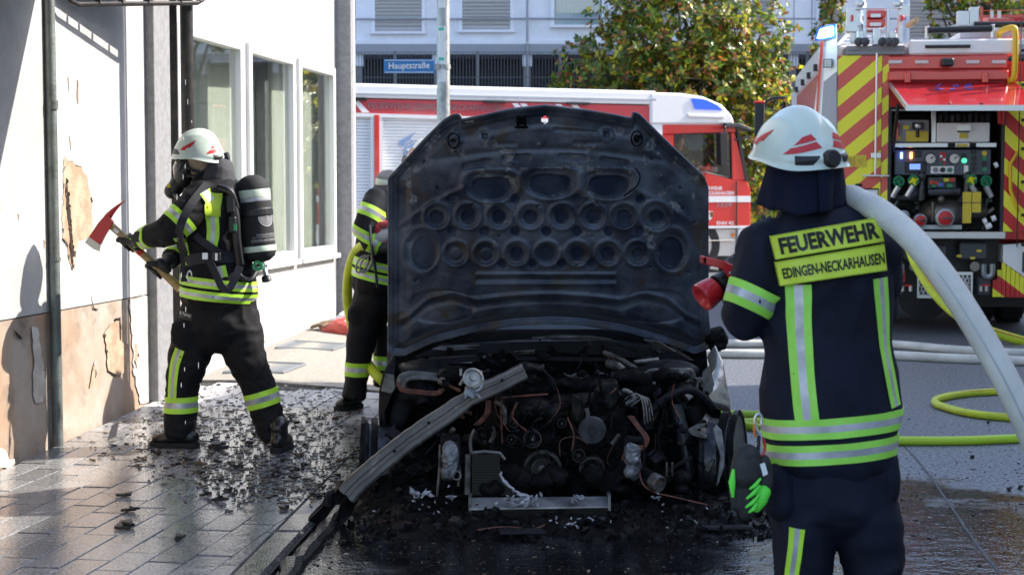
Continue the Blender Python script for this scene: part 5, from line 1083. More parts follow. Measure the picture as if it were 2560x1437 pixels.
strip(bj2, [(1976, 705, 30), (1978, 800, 28), (1984, 900, 27), (1992, 1000, 27), (1998, 1050, 27)], Y2, fb_, mats=L2); strip(bj2, [(2180, 690, 22), (2188, 780, 20), (2194, 860, 17), (2208, 940, 16), (2222, 1005, 15)], Y2, fb_, mats=L2, cols=(-1, -.2, .35, 1))
strip(bt2, [(1976, 1300, 17), (1972, 1360, 16), (1966, 1437, 15), (1966, 1520, 15)], Y2, fb_)
def panel(cs, name):                                 # lettered panel: corners bl, br, tr, tl in the photo, bulging with the back
    a, b, c, d = cs
    def fn(u, v, off=.0):
        uu = (a[0] * (1 - u) + b[0] * u) * (1 - v) + (d[0] * (1 - u) + c[0] * u) * v; vv = (a[1] * (1 - u) + b[1] * u) * (1 - v) + (d[1] * (1 - u) + c[1] * u) * v
        y = -.170 + .035 * abs(2 * u - 1) ** 2.2 + .003 * math.sin(u * 19 + v * 3); return p2(uu, vv, y - off)
    q = MB(LP2); q.grid(lambda u, v: fn(u, v), 28, 6); q.grid(lambda u, v: fn(u, 1) + V((0, .03 * v, -.004 * v)), 28, 1); q.grid(lambda u, v: fn(u, 0) + V((0, .03 * v, 0)), 28, 1); q.grid(lambda u, v: fn(0, u) + V((0, .03 * v, 0)), 6, 1); q.grid(lambda u, v: fn(1, u) + V((0, .04 * v, 0)), 6, 1)
    o = q.build(name, fb_, 60)
    st_ = MB(M('seam_thread', (.40, .52, .03), .6))
    for c_ in ([fn(k / 28, .03, .0012) for k in range(29)], [fn(k / 28, .97, .0012) for k in range(29)]): st_.tube(c_, .0009, 4)
    st_.build('seam', o); return fn, o
LP2 = M('lime_panel_print', (.66, .80, .07), .5, col2=(.60, .74, .06), scale=6, bump=.1, bsc=30)
f1_, o1_ = panel([(1941, 649), (2211, 604), (2196, 543), (1927, 590)], 'lettered_panel'); f2_, o2_ = panel([(1952, 715), (2218, 676), (2211, 610), (1939, 655)], 'lettered_panel')
text('FEUERWEHR', lambda u, v: f1_(.055 + .92 * u, .16 + .70 * v, .0018), 'lettering', BLACK, o1_, .042, 2); text('EDINGEN-NECKARHAUSEN', lambda u, v: f2_(.04 + .95 * u, .26 + .44 * v, .0018), 'lettering', BLACK, o2_, .03, 2)
for u in (2010, 2195): g_ = G(u, 1790); boot(fb_, V((g_.x, Y2 - .09, 0)), V((g_.x, Y2 + .15, 0)))
helmet(fb_, p2(1999, 377), rad(26), rad(3), rad(-5), 1.0, zs=.86)
q = MB(FLAP)                                         # neck flap hanging from the helmet
def flp(a, b):
    th = rad(lerp(-100, 100, a)) + rad(-26); r_ = .108 + .012 * b + .014 * math.sin(a * 13 + b) * b + .004 * math.sin(a * 31) * b; c = p2(2014, 398, .02).lerp(p2(2008, 522, .0), b)
    return c + V((math.sin(th + rad(12)) * r_ * .98, -math.cos(th + rad(12)) * r_ * 1.05, -.012 * math.cos((a - .5) * 6) * b + (.004 * math.sin(a * 22)) * b))
q.grid(flp, 48, 14); fo = q.build('neck_flap', fb_, 60); sm_ = fo.modifiers.new('thick', 'SOLIDIFY'); sm_.thickness = .006
q = MB(FLAP); q.grid(lambda a, b: flp(.60 + .14 * a + .02 * b, b * 1.03) + V((0, -.008 - .012 * math.sin(a * math.pi), 0)), 8, 10); fo = q.build('flap_pleat', fb_, 60); sm_ = fo.modifiers.new('thick', 'SOLIDIFY'); sm_.thickness = .004
# nozzle in the left hand
nz_ = root('hose_nozzle', 'black and red hose nozzle held out by the firefighter in front', 'nozzle')
n0, n1 = p2(1858, 672, .27), p2(1764, 738, .22); nd = (n1 - n0).normalized(); nl = (n1 - n0).length
NRED = M('nozzle_red', (.50, .015, .02), .3, coat=.4)
q = MB(BLACK); q.lathe(n0 - nd * .02, nd, [(.024, 0), (.028, .01), (.026, .03), (.03, .035), (.03, .05), (.027, .055), (.027, nl * .55), (.034, nl * .57), (.034, nl * .66), (.036, nl * .68), (.038, nl * .8)], 24); 
for k in range(4): q.ring(n0 + nd * (.012 + .012 * k), nd, .026, .031, .005, 20)
q.build('barrel', nz_); q = MB(NRED); q.lathe(n0 + nd * (nl * .72), nd, [(.034, 0), (.040, .006), (.044, .03), (.046, .05), (.044, .058), (.034, .058), (.02, .045), (.001, .045)], 28); q.build('nozzle_tip', nz_)
q = MB(NRED)
a0, a1, a2, a3 = p2(1836, 700, .14), p2(1826, 668, .14), p2(1758, 650, .10), p2(1758, 640, .22)
for dy in (0, .075): q.prism([p2(1841, 699, .13 + dy), p2(1826, 700, .13 + dy), p2(1806, 672, .13 + dy), p2(1757, 660, .13 + dy), p2(1757, 640, .13 + dy), p2(1814, 653, .13 + dy), p2(1832, 662, .13 + dy)], (0, .012, 0))
q.prism([p2(1757, 660, .13), p2(1757, 640, .13), p2(1768, 642, .13), p2(1768, 662, .13)], (0, .085, 0)); q.build('bail_handle', nz_, 0, .003)
q = MB(STEEL)
for u, v in ((1826, 682), (1834, 692)): q.lathe(p2(u, v, .13), (0, -1, 0), [(.005, 0), (.005, .004), (.001, .005)], 8)
q.build('bolt', nz_)
q = MB(GLV); grip(q, n0 + nd * .012, nd, V((.3, -.55, .2)), .03, p2(1852, 735, .24), 1.05); remesh(q, 'glove', .006, fb_, 1)
q = MB(GLV); grip(q, p2(2075, 700, .36), V((1, 0, .2)), V((.2, -.2, -1)), .038, p2(2120, 760, .30), 1.05); remesh(q, 'glove', .006, fb_, 1)
# gloves and snap hooks on the belt
GGRN = M('glove_green', (.12, .80, .06), .5)
sg = root('spare_gloves', 'pair of black and bright green gloves hooked to the belt of the firefighter in front', 'gloves')
def hung(pts, fingers, thumb, dy):
    q = MB(GLV); limb(q, [(p2(u, v, dy), .026, w2(h)) for u, v, h in pts])
    for f in fingers: q.tube([p2(u, v, dy) for u, v in f], [.016, .0155, .014, .012][:len(f)], 8); q.ball(p2(*f[-1], dy), .012, 8, 6)
    q.tube([p2(u, v, dy - .01) for u, v in thumb], [.018, .016, .013], 8); return remesh(q, 'glove', .006, sg, 2, .002, 20)
g1 = hung([(1872, 1128, 30), (1862, 1165, 34), (1858, 1200, 34)], [[(1840, 1200), (1836, 1235), (1842, 1268)], [(1852, 1205), (1850, 1250), (1862, 1290)], [(1865, 1205), (1866, 1245), (1876, 1280)], [(1878, 1200), (1882, 1230), (1888, 1255)]], [(1882, 1150), (1892, 1180), (1890, 1205)], -.17)
q = MB(GGRN)
for a, b in (((1902, 1195), (1874, 1222)), ((1900, 1212), (1866, 1246)), ((1898, 1236), (1864, 1268)), ((1892, 1258), (1872, 1280))): q.tube([p2(*a, -.20), p2((a[0] + b[0]) / 2, (a[1] + b[1]) / 2 + 4, -.205), p2(*b, -.2)], [.003, .006, .003], 6)
q.tube([p2(1834, 1172, -.19), p2(1830, 1205, -.195), p2(1832, 1242, -.19)], [.004, .010, .004], 8); q.build('glove_trim', g1)
g2 = hung([(1906, 1150, 20), (1910, 1180, 24), (1908, 1215, 24)], [[(1900, 1225), (1892, 1255), (1886, 1270)], [(1912, 1225), (1906, 1252), (1900, 1266)]], [(1918, 1190), (1922, 1210), (1920, 1225)], -.155)
q = MB(GGRN); limb(q, [(p2(1908, 1225, -.172), .022, w2(20)), (p2(1900, 1250, -.172), .022, w2(18)), (p2(1890, 1272, -.172), .018, w2(10))]); q.build('glove_palm', g2, 60); q = MB(WTXT); q.prism([p2(u, v, -.192) for u, v in ((1900, 1160), (1912, 1156), (1920, 1184), (1908, 1190))], (0, .004, 0)); q.build('wash_label', g2, 0)
sh_ = root('snap_hook', 'silver and red snap hooks on the belt above the spare gloves', 'carabiner')
def hook(m, us, r): q = MB(m); q.tube(smooth_path([p2(u, v, -.165) for u, v in us], 5), r, 8); return q.build('hook', sh_)
hook(ALU, [(1896, 1080), (1888, 1060), (1888, 1042), (1896, 1034), (1904, 1042), (1904, 1060)], .0042); hook(M('hook_orange', (.6, .18, .03), .35, .4), [(1888, 1044), (1886, 1075), (1888, 1092)], .004); hook(ALU, [(1898, 1076), (1903, 1095), (1900, 1115)], .004)
hook(NRED, [(1905, 1092), (1912, 1112), (1908, 1134), (1896, 1138), (1890, 1128)], .0042); hook(ALU, [(1897, 1094), (1893, 1112), (1890, 1128)], .0036)
q = MB(WEB); q.tube([p2(1898, 1088, -.165), p2(1894, 1130, -.168), p2(1882, 1148, -.17)], .006, 6); q.build('loop', sh_)

# ---- firefighter behind the car
Y3 = 10.45; K3 = Y3 / F
def p3(u, v, dy=0): return P(u, v, Y3 + dy)
w3 = lambda px: px * K3
fc_ = root('person', 'firefighter with a yellow hose bending behind the raised bonnet', 'firefighter')
q = MB(BALA); limb(q, [(p3(1020, 440), .06, .06), (p3(1045, 410), .08, .09), (p3(1055, 385), .08, .09)]); limb(q, [(p3(975, 500), .14, .12), (p3(950, 600), .12, .12), (p3(935, 700), .12, .13)])
limb(q, [(p3(925, 740), .07, .07), (p3(900, 850), .05, .05), (p3(878, 980), .04, .04)]); limb(q, [(p3(960, 740, .15), .07, .07), (p3(970, 850, .2), .05, .05), (p3(962, 950, .2), .04, .04)])
limb(q, [(p3(945, 500, -.14), .045, .045), (p3(905, 580, -.22), .04, .04), (p3(955, 610, -.2), .03, .03)]); remesh(q, 'body', .014, fc_, 2)
q = MB(BLKC); limb(q, [(p3(938, 715), .14, w3(50)), (p3(932, 760), .15, w3(52))]); limb(q, [(p3(922, 760), .11, w3(42)), (p3(905, 840), .1, w3(38)), (p3(896, 900), .095, w3(32)), (p3(890, 960), .085, w3(27)), (p3(884, 994), .095, w3(30))], cuff=True); limb(q, [(p3(955, 760, .15), .11, w3(42)), (p3(968, 840, .2), .1, w3(35)), (p3(962, 900, .2), .09, w3(28)), (p3(960, 965, .2), .09, w3(27))], cuff=True); limb(q, [(p3(893, 775, -.05), .06, w3(24)), (p3(893, 800, -.05), .06, w3(24))])
tr3 = remesh(q, 'trousers', .013, fc_, 3, .007, 10, (1, 1, 1.5), BLKC); bt3 = bvh_of(tr3)
q = MB(BLKC); limb(q, [(p3(1010, 455), .1, w3(32)), (p3(985, 485), .19, w3(52)), (p3(965, 530), .2, w3(58)), (p3(950, 600), .18, w3(58)), (p3(940, 660), .18, w3(58)), (p3(938, 715), .185, w3(58))], (0, 1, 0))
limb(q, [(p3(945, 495, -.13), .085, .085), (p3(925, 535, -.2), .08, .078), (p3(908, 578, -.23), .075, .072), (p3(925, 605, -.24), .065, .062), (p3(950, 618, -.22), .055, .055)]); limb(q, [(p3(990, 495, .15), .085, .085), (p3(985, 560, .2), .075, .075), (p3(985, 600, .1), .06, .06)])
ja3 = remesh(q, 'jacket', .013, fc_, 3, .008, 11, (1, 1, 1.3), BLKC); bj3 = bvh_of(ja3)
wrap(bj3, p3(941, 662), (.25, 0, 1), .028, fc_, maxd=.4, n=50); wrap(bj3, p3(938, 690), (.25, 0, 1), .028, fc_, maxd=.4, n=50); wrap(bj3, p3(926, 532, -.195), (.42, .2, .9), .04, fc_, maxd=.14); wrap(bj3, p3(914, 588, -.232), (-.5, .1, -1), .036, fc_, maxd=.13); wrap(bj3, p3(936, 612, -.23), (1, .1, -.5), .036, fc_, maxd=.11)
wrap(bt3, p3(893, 922), (.05, 0, 1), .045, fc_, maxd=.16); wrap(bt3, p3(961, 905, .2), (.05, 0, 1), .045, fc_, maxd=.16)
web_p = WEB; q = MB(WEB); q.tube(smooth_path([onb(bj3, u, v, Y3, .01) for u, v in ((935, 560), (940, 620), (945, 670), (950, 715))], 4), .03, 6, flat=.3); q.build('strap', fc_)
g3 = GP(872, 1020); boot(fc_, V((g3.x + .06, g3.y + .02, g3.z)), V((g3.x - .05, g3.y - .12, g3.z))); g4 = GP(965, 985); boot(fc_, V((g4.x, g4.y, g4.z)), V((g4.x + .12, g4.y - .1, g4.z)))
helmet(fc_, p3(1068, 402), rad(-80), rad(-12), 0, 1.0)
bb = root('breathing_apparatus', 'grey air cylinder with pale band behind the edge of the bonnet', 'air cylinder')
q = MB(M('cylinder_grey', (.13, .13, .135), .7)); ca, cb_ = p3(975, 425, -.05), p3(955, 640, -.0); dd = (cb_ - ca).normalized(); q.lathe(ca, dd, [(.002, 0), (.05, .01), (.08, .04), (.085, .08), (.085, .45), (.05, .52)], 24); q.build('cylinder', bb); q = MB(CRM); q.lathe(ca + dd * .06, dd, [(.084, 0), (.0875, .003), (.0875, .04), (.084, .043)], 24, False); q.build('reflective_band', bb, 60)
nb = root('hose_nozzle', 'red handled nozzle in the hands of the firefighter behind the bonnet', 'nozzle')
q = MB(NRED); q.tube(smooth_path([p3(948, 600, -.26), p3(945, 570, -.26), p3(958, 560, -.26), p3(985, 562, -.26)], 5), .022, 8); q.build('bail_handle', nb); q = MB(M('nozzle_white', (.5, .48, .46), .4)); q.cyl(p3(945, 595, -.24), p3(990, 585, -.26), .05); q.mat(NRED); q.cyl(p3(962, 610, -.26), p3(1000, 595, -.26), .03); q.build('barrel', nb)
q = MB(GLV); grip(q, p3(962, 600, -.25), V((1, 0, .2)), V((0, -.4, -1)), .045, p3(950, 618, -.22), 1.05); remesh(q, 'glove', .008, fc_, 1)
q = MB(GLV); grip(q, p3(985, 590, -.2), V((1, 0, .2)), V((0, .9, -.4)), .045, p3(985, 605, .05), 1.05); remesh(q, 'glove', .008, fc_, 1)
q = MB(STEEL)
for k in range(2): q.tube([p3(905 + 10 * k, 660, -.2) + V((.035 * math.cos(a) + .02 * math.sin(a), 0, .055 * math.sin(a))) for a in [i * .52 for i in range(12)]], .007, 6, True)
q.build('carabiner', fc_)
# ---- driver in the long engine
fd_ = root('person', 'driver with dark hair sitting behind the cab window of the long engine', 'driver', C.o, C.ang)
SHIRT = M('dark_shirt', (.015, .018, .03), .8); HAIR = M('hair_dark', (.03, .02, .015), .7)
q = MB(SKIN); hd_ = C.L(1698, 352, .65); sh0 = hd_ + V((-.05, 0, -.30))
limb(q, [(hd_ + V((0, 0, -.16)), .05, .05), (hd_ + V((.0, 0, -.06)), .065, .075), (hd_ + V((0, 0, .02)), .075, .09), (hd_ + V((0, 0, .08)), .06, .07)], (0, 1, 0)); q.ball(hd_ + V((.095, 0, -.02)), (.02, .014, .02), 8, 6); q.ball(hd_ + V((0, -.075, -.01)), (.02, .012, .03), 8, 6); q.ball(hd_ + V((.075, -.02, -.06)), (.02, .03, .012), 8, 6)
limb(q, [(sh0, .2, .1), (sh0 + V((-.03, 0, -.3)), .15, .11), (sh0 + V((-.03, 0, -.5)), .17, .13)], (0, 1, 0)); limb(q, [(sh0 + V((0, -.2, -.03)), .05, .05), (sh0 + V((.08, -.24, -.28)), .04, .04), (sh0 + V((.38, -.15, -.22)), .03, .03)]); limb(q, [(sh0 + V((-.03, 0, -.5)), .16, .1), (sh0 + V((.4, 0, -.5)), .15, .08), (sh0 + V((.45, 0, -.9)), .13, .07)]); remesh(q, 'body', .011, fd_, 1)
q = MB(SHIRT); limb(q, [(sh0 + V((0, 0, .1)), .07, .06), (sh0, .22, .12), (sh0 + V((-.03, 0, -.3)), .18, .14), (sh0 + V((-.03, 0, -.5)), .19, .15)], (0, 1, 0)); limb(q, [(sh0 + V((0, -.2, -.03)), .07, .07), (sh0 + V((.08, -.25, -.28)), .06, .06), (sh0 + V((.3, -.18, -.23)), .045, .045)]); remesh(q, 'shirt', .014, fd_, 2, .005, 14)
q = MB(HAIR); q.ball(hd_ + V((-.02, 0, .06)), (.10, .082, .06), 14, 8); q.ball(hd_ + V((-.06, 0, .01)), (.05, .078, .08), 14, 8); q.build('hair', fd_, 60)
# glove round the wheel
q = MB(SKIN); grip(q, sh0 + V((.42, -.15, -.2)), V((0, 1, 0)), V((-.5, 0, .6)), .015, sh0 + V((.36, -.15, -.22)), .9); remesh(q, 'hand', .008, fd_, 1)
# ------------------------------------------------------------------ burnt car
CHAR = M('charred_metal', (.0055, .0055, .0065), .45, col2=(.018, .018, .021), scale=7, con=(.4, .7), bump=.5, bsc=45, dist=.008, rough2=.9, col3=(.07, .06, .052), sc3=13, con3=(.66, .80), spec=.16)
CHARK = M('charred_black', (.0022, .0022, .0026), .35, col2=(.0045, .0045, .005), scale=9, con=(.45, .55), bump=.8, bsc=40, dist=.012, rough2=.95, spec=.12)
HOODM = M('burnt_bonnet', (.028, .036, .056), .36, .2, col2=(.125, .145, .18), scale=5.5, con=(.38, .68), detail=9, rough2=.62, bump=.3, bsc=75, dist=.004, col3=(.075, .056, .042), sc3=6.5, con3=(.54, .68))
HOODIN = M('bonnet_inner_face', (.020, .029, .055), .35, .1, col2=(.045, .055, .085), scale=6, bump=.2, bsc=40, dist=.003)
HOODASH = M('bonnet_ash_crust', (.20, .205, .215), .8, col2=(.05, .058, .075), scale=30, con=(.42, .58), bump=.6, bsc=90, dist=.006)
BARE = M('bare_scorched_metal', (.20, .19, .175), .5, .5, col2=(.035, .033, .031), scale=11, con=(.35, .65), bump=.25, bsc=50, dist=.004)
BEAMM = M('bumper_beam', (.17, .155, .135), .55, .5, col2=(.085, .08, .075), scale=5, con=(.35, .7), bump=.2, bsc=60, dist=.004, col3=(.27, .25, .22), sc3=14, con3=(.58, .7))
ASH = M('white_ash', (.42, .43, .46), .7, col2=(.18, .18, .20), scale=25, bump=.8, bsc=60, dist=.01)
COP = M('copper_wire', (.17, .05, .028), .7, col2=(.05, .02, .015), scale=22, con=(.4, .6))
IRONC = M('sooty_iron', (.006, .006, .0065), .5, .2, col2=(.026, .024, .022), scale=14, con=(.48, .66), bump=.4, bsc=60, spec=.15)
PAINT = M('car_paint_dark', (.02, .022, .028), .12, .3, coat=1, col2=(.03, .03, .035), scale=3)
car = root('burnt_car', 'burnt out dark car with raised scorched bonnet and bare engine bay', 'car')
YH = lambda v: lerp(7.78, 8.42, (v - 270) / 600)
def top(u): return pl([(973, 447), (1000, 418), (1060, 352), (1110, 303), (1131, 290), (1148, 287), (1151, 299), (1160, 300), (1200, 292), (1280, 274), (1365, 265), (1450, 275), (1530, 288), (1570, 296), (1582, 297), (1585, 282), (1597, 287), (1640, 330), (1700, 388), (1757, 441), (1768, 470)], u)
def bot(u): return pl([(973, 880), (985, 886), (1010, 887), (1080, 855), (1200, 824), (1290, 810), (1370, 806), (1450, 809), (1560, 826), (1660, 855), (1730, 882), (1768, 868)], u)
def hz(u, v):                                        # stamped relief of the inner skin, metres towards the viewer
    h = 0.0; hole = False; ti, bi = top(u), bot(u)
    ed = min(u - 973, 1768 - u, v - ti, (bi - v) * 1.2)
    h += .010 * (1 - sst(6, 14, ed)) - .012 * sst(16, 26, ed) * (1 - sst(40, 58, ed)) 
    def dip(d, w, a):                                # d < 0 inside; deep ones open on to the outer skin
        nonlocal hole
        f = sst(w, -w, d)
        if a >= .0135 and f > .5: hole = True
        return -a * 1.25 * f
    def el(cx, cy, rx, ry, n=2.0): return ((abs(u - cx) / rx) ** n + (abs(v - cy) / ry) ** n) ** (1 / n) - 1
    if 420 < v < 510:
        for cx, cy, rx, ry in ((1228, 466, 70, 42), (1376, 458, 74, 42), (1522, 461, 72, 41)):
            vv = 3.2 if v < cy else 2.0; d = el(cx, cy, rx, ry, vv)
            if d < .4: h += .010 * math.exp(-(d / .13) ** 2); h += dip(d + .18, .10, .012) + dip(el(cx, cy + 4, rx * .68, ry * .62, vv), .06, .016)
    if 500 < v < 590:
        for cx in (1092, 1170, 1248, 1326, 1405, 1483, 1560, 1640):
            d = math.hypot(u - cx, v - 541) - 33 - (6 if cx == 1640 else 0)
            if d < 14: h += .011 * math.exp(-(d / 5) ** 2) + dip(d + 8, 5, .010) + dip(math.hypot(u - cx, v - 542) - 17, 2.5, .016)
    if 588 < v < 680:
        for cx, ry in ((1140, 19), (1215, 17), (1292, 17), (1368, 18), (1443, 17), (1520, 17), (1594, 13)):
            d = math.hypot(u - cx, v - 634) - 32
            if d < 14: h += .011 * math.exp(-(d / 5) ** 2) + dip(d + 8, 5, .010) + (dip(math.hypot(u - cx, v - 634) - ry, 2.5, .016) if cx > 1250 else dip(math.hypot(u - cx, v - 634) - 12, 3, -.004))
    for cy, us, r in ((497, (1131, 1288, 1442, 1600), 12), (578, (1131, 1212, 1289, 1366, 1443, 1522, 1600), 12), (659, (1256, 1331, 1404, 1478), 11)):
        if abs(v - cy) < 18:
            for cx in us: h += dip(math.hypot(u - cx, v - cy) - r, 2.2, .014)
    for cx in (1054, 1681):
        d = el(cx, 626, 46, 56)
        if d < .5: h += .011 * math.exp(-(d / .12) ** 2) + dip(d + .2, .1, .012) + dip(el(cx + (5 if cx < 1300 else -4), 632, 29, 38), .06, .018)
    if 380 < v < 425:
        for cx, cy, sl in ((1193, 411, -.17), (1291, 395, -.05), (1433, 394, .05), (1537, 405, .15)): h += dip(max(abs(u - cx) - 28, 0) ** 2 + (v - cy - sl * (u - cx)) ** 2 - 81, 40, .012)
    for cx, cy, rx in ((1256, 360, 32), (1470, 358, 32), (1440, 329, 52)): 
        d = max(abs(u - cx) - rx, 0) ** 2 + (v - cy - (.07 * (u - cx) if cy == 329 else 0)) ** 2 - 30; h += dip(d, 30, .010)
    for cx, cy in ((1134, 352), (1592, 347)):
        d = abs(u - cx) / 24 + abs(v - cy) / 30 - 1
        if d < 1: h += .008 * sst(.15, -.1, d) + dip(math.hypot((u - cx) / 1.4, v - cy) - 5, 2, .012)
    for cx, cy in ((1212, 341), (1516, 337)): h += .006 * sst(3, -3, math.hypot(u - cx, v - cy) - 20) + dip(max(abs(u - cx), abs(v - cy)) - 6, 1.5, .014)
    c1 = 372 + .00035 * (u - 1370) ** 2; h += -.012 * math.exp(-((v - c1) / 9) ** 2) * sst(0, 60, ed)
    c2 = 404 + .0010 * (u - 1370) ** 2 - 38; h += .007 * math.exp(-((v - c2 - 60) / 8) ** 2) * (1 if abs(u - 1370) > 210 else 0) * sst(10, 40, ed)
    if abs(u - 1366) < 175: h += .010 * math.exp(-((v - 686) / 5) ** 2) - .008 * math.exp(-((v - 698) / 6) ** 2) + .008 * math.exp(-((v - 710) / 5) ** 2)
    c3 = 722 + .00045 * (u - 1370) ** 2 + 30 * sst(1200, 1120, u) * sst(1010, 1080, u) * -1 + -30 * sst(1540, 1620, u) * sst(1730, 1660, u)
    h += .014 * math.exp(-((v - c3 - 14) / 7) ** 2) * sst(14, 40, ed) - .010 * math.exp(-((v - c3 - 30) / 10) ** 2) * sst(14, 40, ed)
    for cx in (1105, 1636): h += dip(el(cx, 766, 82, 42, 2.4), .10, .009)
    c4 = bi - 30; h += -.014 * sst(-8, 8, v - c4 + 0) * (1 - sst(10, 26, v - c4)) 
    for cx, cy in ((1045, 640), (1060, 405), (1052, 592), (1628, 398), (1625, 668), (1720, 680), (1180, 512), (1345, 516), (1492, 508), (1706, 520), (1735, 556), (1040, 700), (1700, 470), (1094, 470), (1248, 590), (1480, 590), (1440, 664)): h += dip(math.hypot(u - cx, v - cy) - 3.5, 1.5, .012)
    h += .003 * noise.noise(V((u * .012, v * .012, 1)))
    return h, hole
NU, NV = 320, 240
def hfn(s, t):
    u = lerp(973, 1768, s); a, b = top(u), bot(u); v = lerp(a, b, t)
    flare = 8 * sst(760, 880, v) * sst(1600, 1768, u); h = hz(u, v)[0]; y = YH(v) - h * 1.2 + .09 * ((u - 1370) / 400) ** 2
    return P(u + flare, v, y)
q = MB(HOODM); q.grid(hfn, NU, NV, lambda s, t: math.hypot((lerp(973, 1768, s) - 1362) * 1.25, lerp(top(lerp(973, 1768, s)), bot(lerp(973, 1768, s)), t) - 300) > 10.5)
fi_ = 0
for j_ in range(NV):                                 # which material each bit of the panel shows
    for i_ in range(NU):
        s, t = (i_ + .5) / NU, (j_ + .5) / NV; u = lerp(973, 1768, s); v = lerp(top(u), bot(u), t)
        if math.hypot((u - 1362) * 1.25, v - 300) <= 10.5: continue
        n1 = noise.fractal(V((u * .02, v * .02, 5)), 1, 2, 4)
        q.mat(HOODIN if hz(u, v)[1] else HOODASH if n1 > .30 + .0016 * abs(v - 400 - .00035 * (u - 1370) ** 2) else HOODM); q.mi[fi_] = q.cur; fi_ += 1
hood = q.build('bonnet', car, 60, label='scorched bonnet standing upright')
def hout(s, t):
    u = lerp(973, 1768, s); v = lerp(top(u), bot(u), t); ed = min(u - 973, 1768 - u, v - top(u), bot(u) - v); return P(u + 8 * sst(760, 880, v) * sst(1600, 1768, u), v, YH(v) + .012 + .05 * sst(0, 90, ed) + .09 * ((u - 1370) / 400) ** 2)
q = MB(M('bonnet_outer_paint', (.02, .022, .028), .4)); q.grid(hout, 70, 40, lambda s, t: math.hypot(lerp(973, 1768, s) - 1362, lerp(top(lerp(973, 1768, s)), bot(lerp(973, 1768, s)), t) - 300) > 15); q.build('outer_skin', hood, 60)
rim = [hfn(i / 200, 0) for i in range(201)] + [hfn(1, i / 60) for i in range(1, 61)] + [hfn(1 - i / 160, 1) for i in range(1, 161)] + [hfn(0, 1 - i / 60) for i in range(1, 60)]
q = MB(HOODM); q.tube([p + V((0, .006, 0)) for p in rim], .0085, 8, True); q.build('folded_rim', hood, 60)
q = MB(CHARK); hp_ = lambda u, v, d: P(u, v, YH(v) - d)
def hb(u0, u1, v0, v1, d0, d1): q.prism([hp_(u0, v1, d1), hp_(u1, v1, d1), hp_(u1, v0, d1), hp_(u0, v0, d1)], (0, d1 - d0, 0))
hb(1290, 1316, 292, 312, .01, .035); hb(1286, 1320, 316, 321, .0, .028); hb(1292, 1298, 288, 322, .01, .045); hb(1310, 1316, 288, 322, .01, .045); q.build('latch', hood, 0, .003)
q = MB(CHARK); q.tube(smooth_path([hp_(1588, 420, .012), hp_(1600, 440, .014), hp_(1592, 465, .014), hp_(1560, 490, .014)], 5), .004, 5); q.build('washer_hose', hood)
for cx, cy in ((1134, 352), (1592, 347)): q = MB(CHARK); q.tube([hp_(cx + 14 * math.cos(a), cy + 19 * math.sin(a), .008) for a in [i * .45 for i in range(14)]], .004, 5, True); (q.ball(hp_(cx, cy, .012), (.016, .012, .02), 8, 6), q.box(hp_(cx + 8, cy - 4, .01), (.03, .01, .02))) if cx > 1300 else q.box(hp_(cx, cy, .004), (.026, .006, .01)); q.build('bump_stop', hood)
# scorched body behind
q = MB(PAINT)
prof = [(8.62, .20), (8.62, .80), (9.0, .92), (10.9, .98), (11.7, .92), (11.85, .60), (11.8, .22)]
q.prism([V((-.68, y, z)) for y, z in prof], (1.70, 0, 0)); q.build('body', car, 25, .05)
q = MB(PAINT); r1 = [(8.95, .93), (11.6, .96)]; q.loft([[V((-.64, 8.85, .92)), V((.98, 8.85, .92)), V((.98, 11.6, .95)), V((-.64, 11.6, .95))], [V((-.46, 9.7, 1.38)), V((.80, 9.7, 1.38)), V((.80, 11.0, 1.36)), V((-.46, 11.0, 1.36))]]); q.build('roof', car, 25, .04)
q = MB(M('sooty_glass', (.015, .016, .018), .15, coat=.5)); 
q.add([V((-.58, 8.93, .96)), V((.92, 8.93, .96)), V((.76, 9.66, 1.345)), V((-.42, 9.66, 1.345))], [[0, 1, 2, 3]])
q.v = [(x, y - .008, z + .014) for x, y, z in q.v]; q.build('windscreen', car, 0)
for sx_, x0, x1 in ((-1, -.63, -.48), (1, .97, .82)):
    q = MB(M('side_glass', (.02, .022, .025), .1)); q.add([V((x0 + sx_ * .008, 9.25, .97)), V((x0 + sx_ * .008, 11.2, .98)), V((x1 + sx_ * .008, 10.85, 1.33)), V((x1 + sx_ * .008, 9.75, 1.345))], [[0, 1, 2, 3]]); q.build('side_window', car, 0)
for x in (-.60, .94):
    q = MB(RUB); q.lathe((x - .1, 11.0, .31), (1, 0, 0), [(.2, 0), (.3, .01), (.31, .03), (.31, .17), (.3, .19), (.2, .2)], 24, False); w = q.build('rear_wheel', car); q = MB(GREY); q.lathe((x - .08, 11.0, .31), (1, 0, 0), [(.03, 0), (.2, .02), (.2, .14), (.03, .16)], 20); q.build('rim', w)
# engine bay shell
c_ = lambda u, v, y: P(u, v, y)
q = MB(CHARK)
q.prism([c_(u, v, 8.56) for u, v in ((985, 862), (1765, 862), (1790, 1180), (980, 1180))], (0, .04, 0)); q.prism([c_(u, v, 8.3) for u, v in ((1010, 1000), (1760, 1000), (1760, 1230), (1010, 1230))], (0, .05, 0)); q.build('firewall', car, 0)
q = MB(CHAR)
def bar(pts, r, m=None, n=8, nm=None, fl=1): 
    if m: q.mat(m)
    q.tube([c_(*p) for p in pts], r, n, flat=fl)
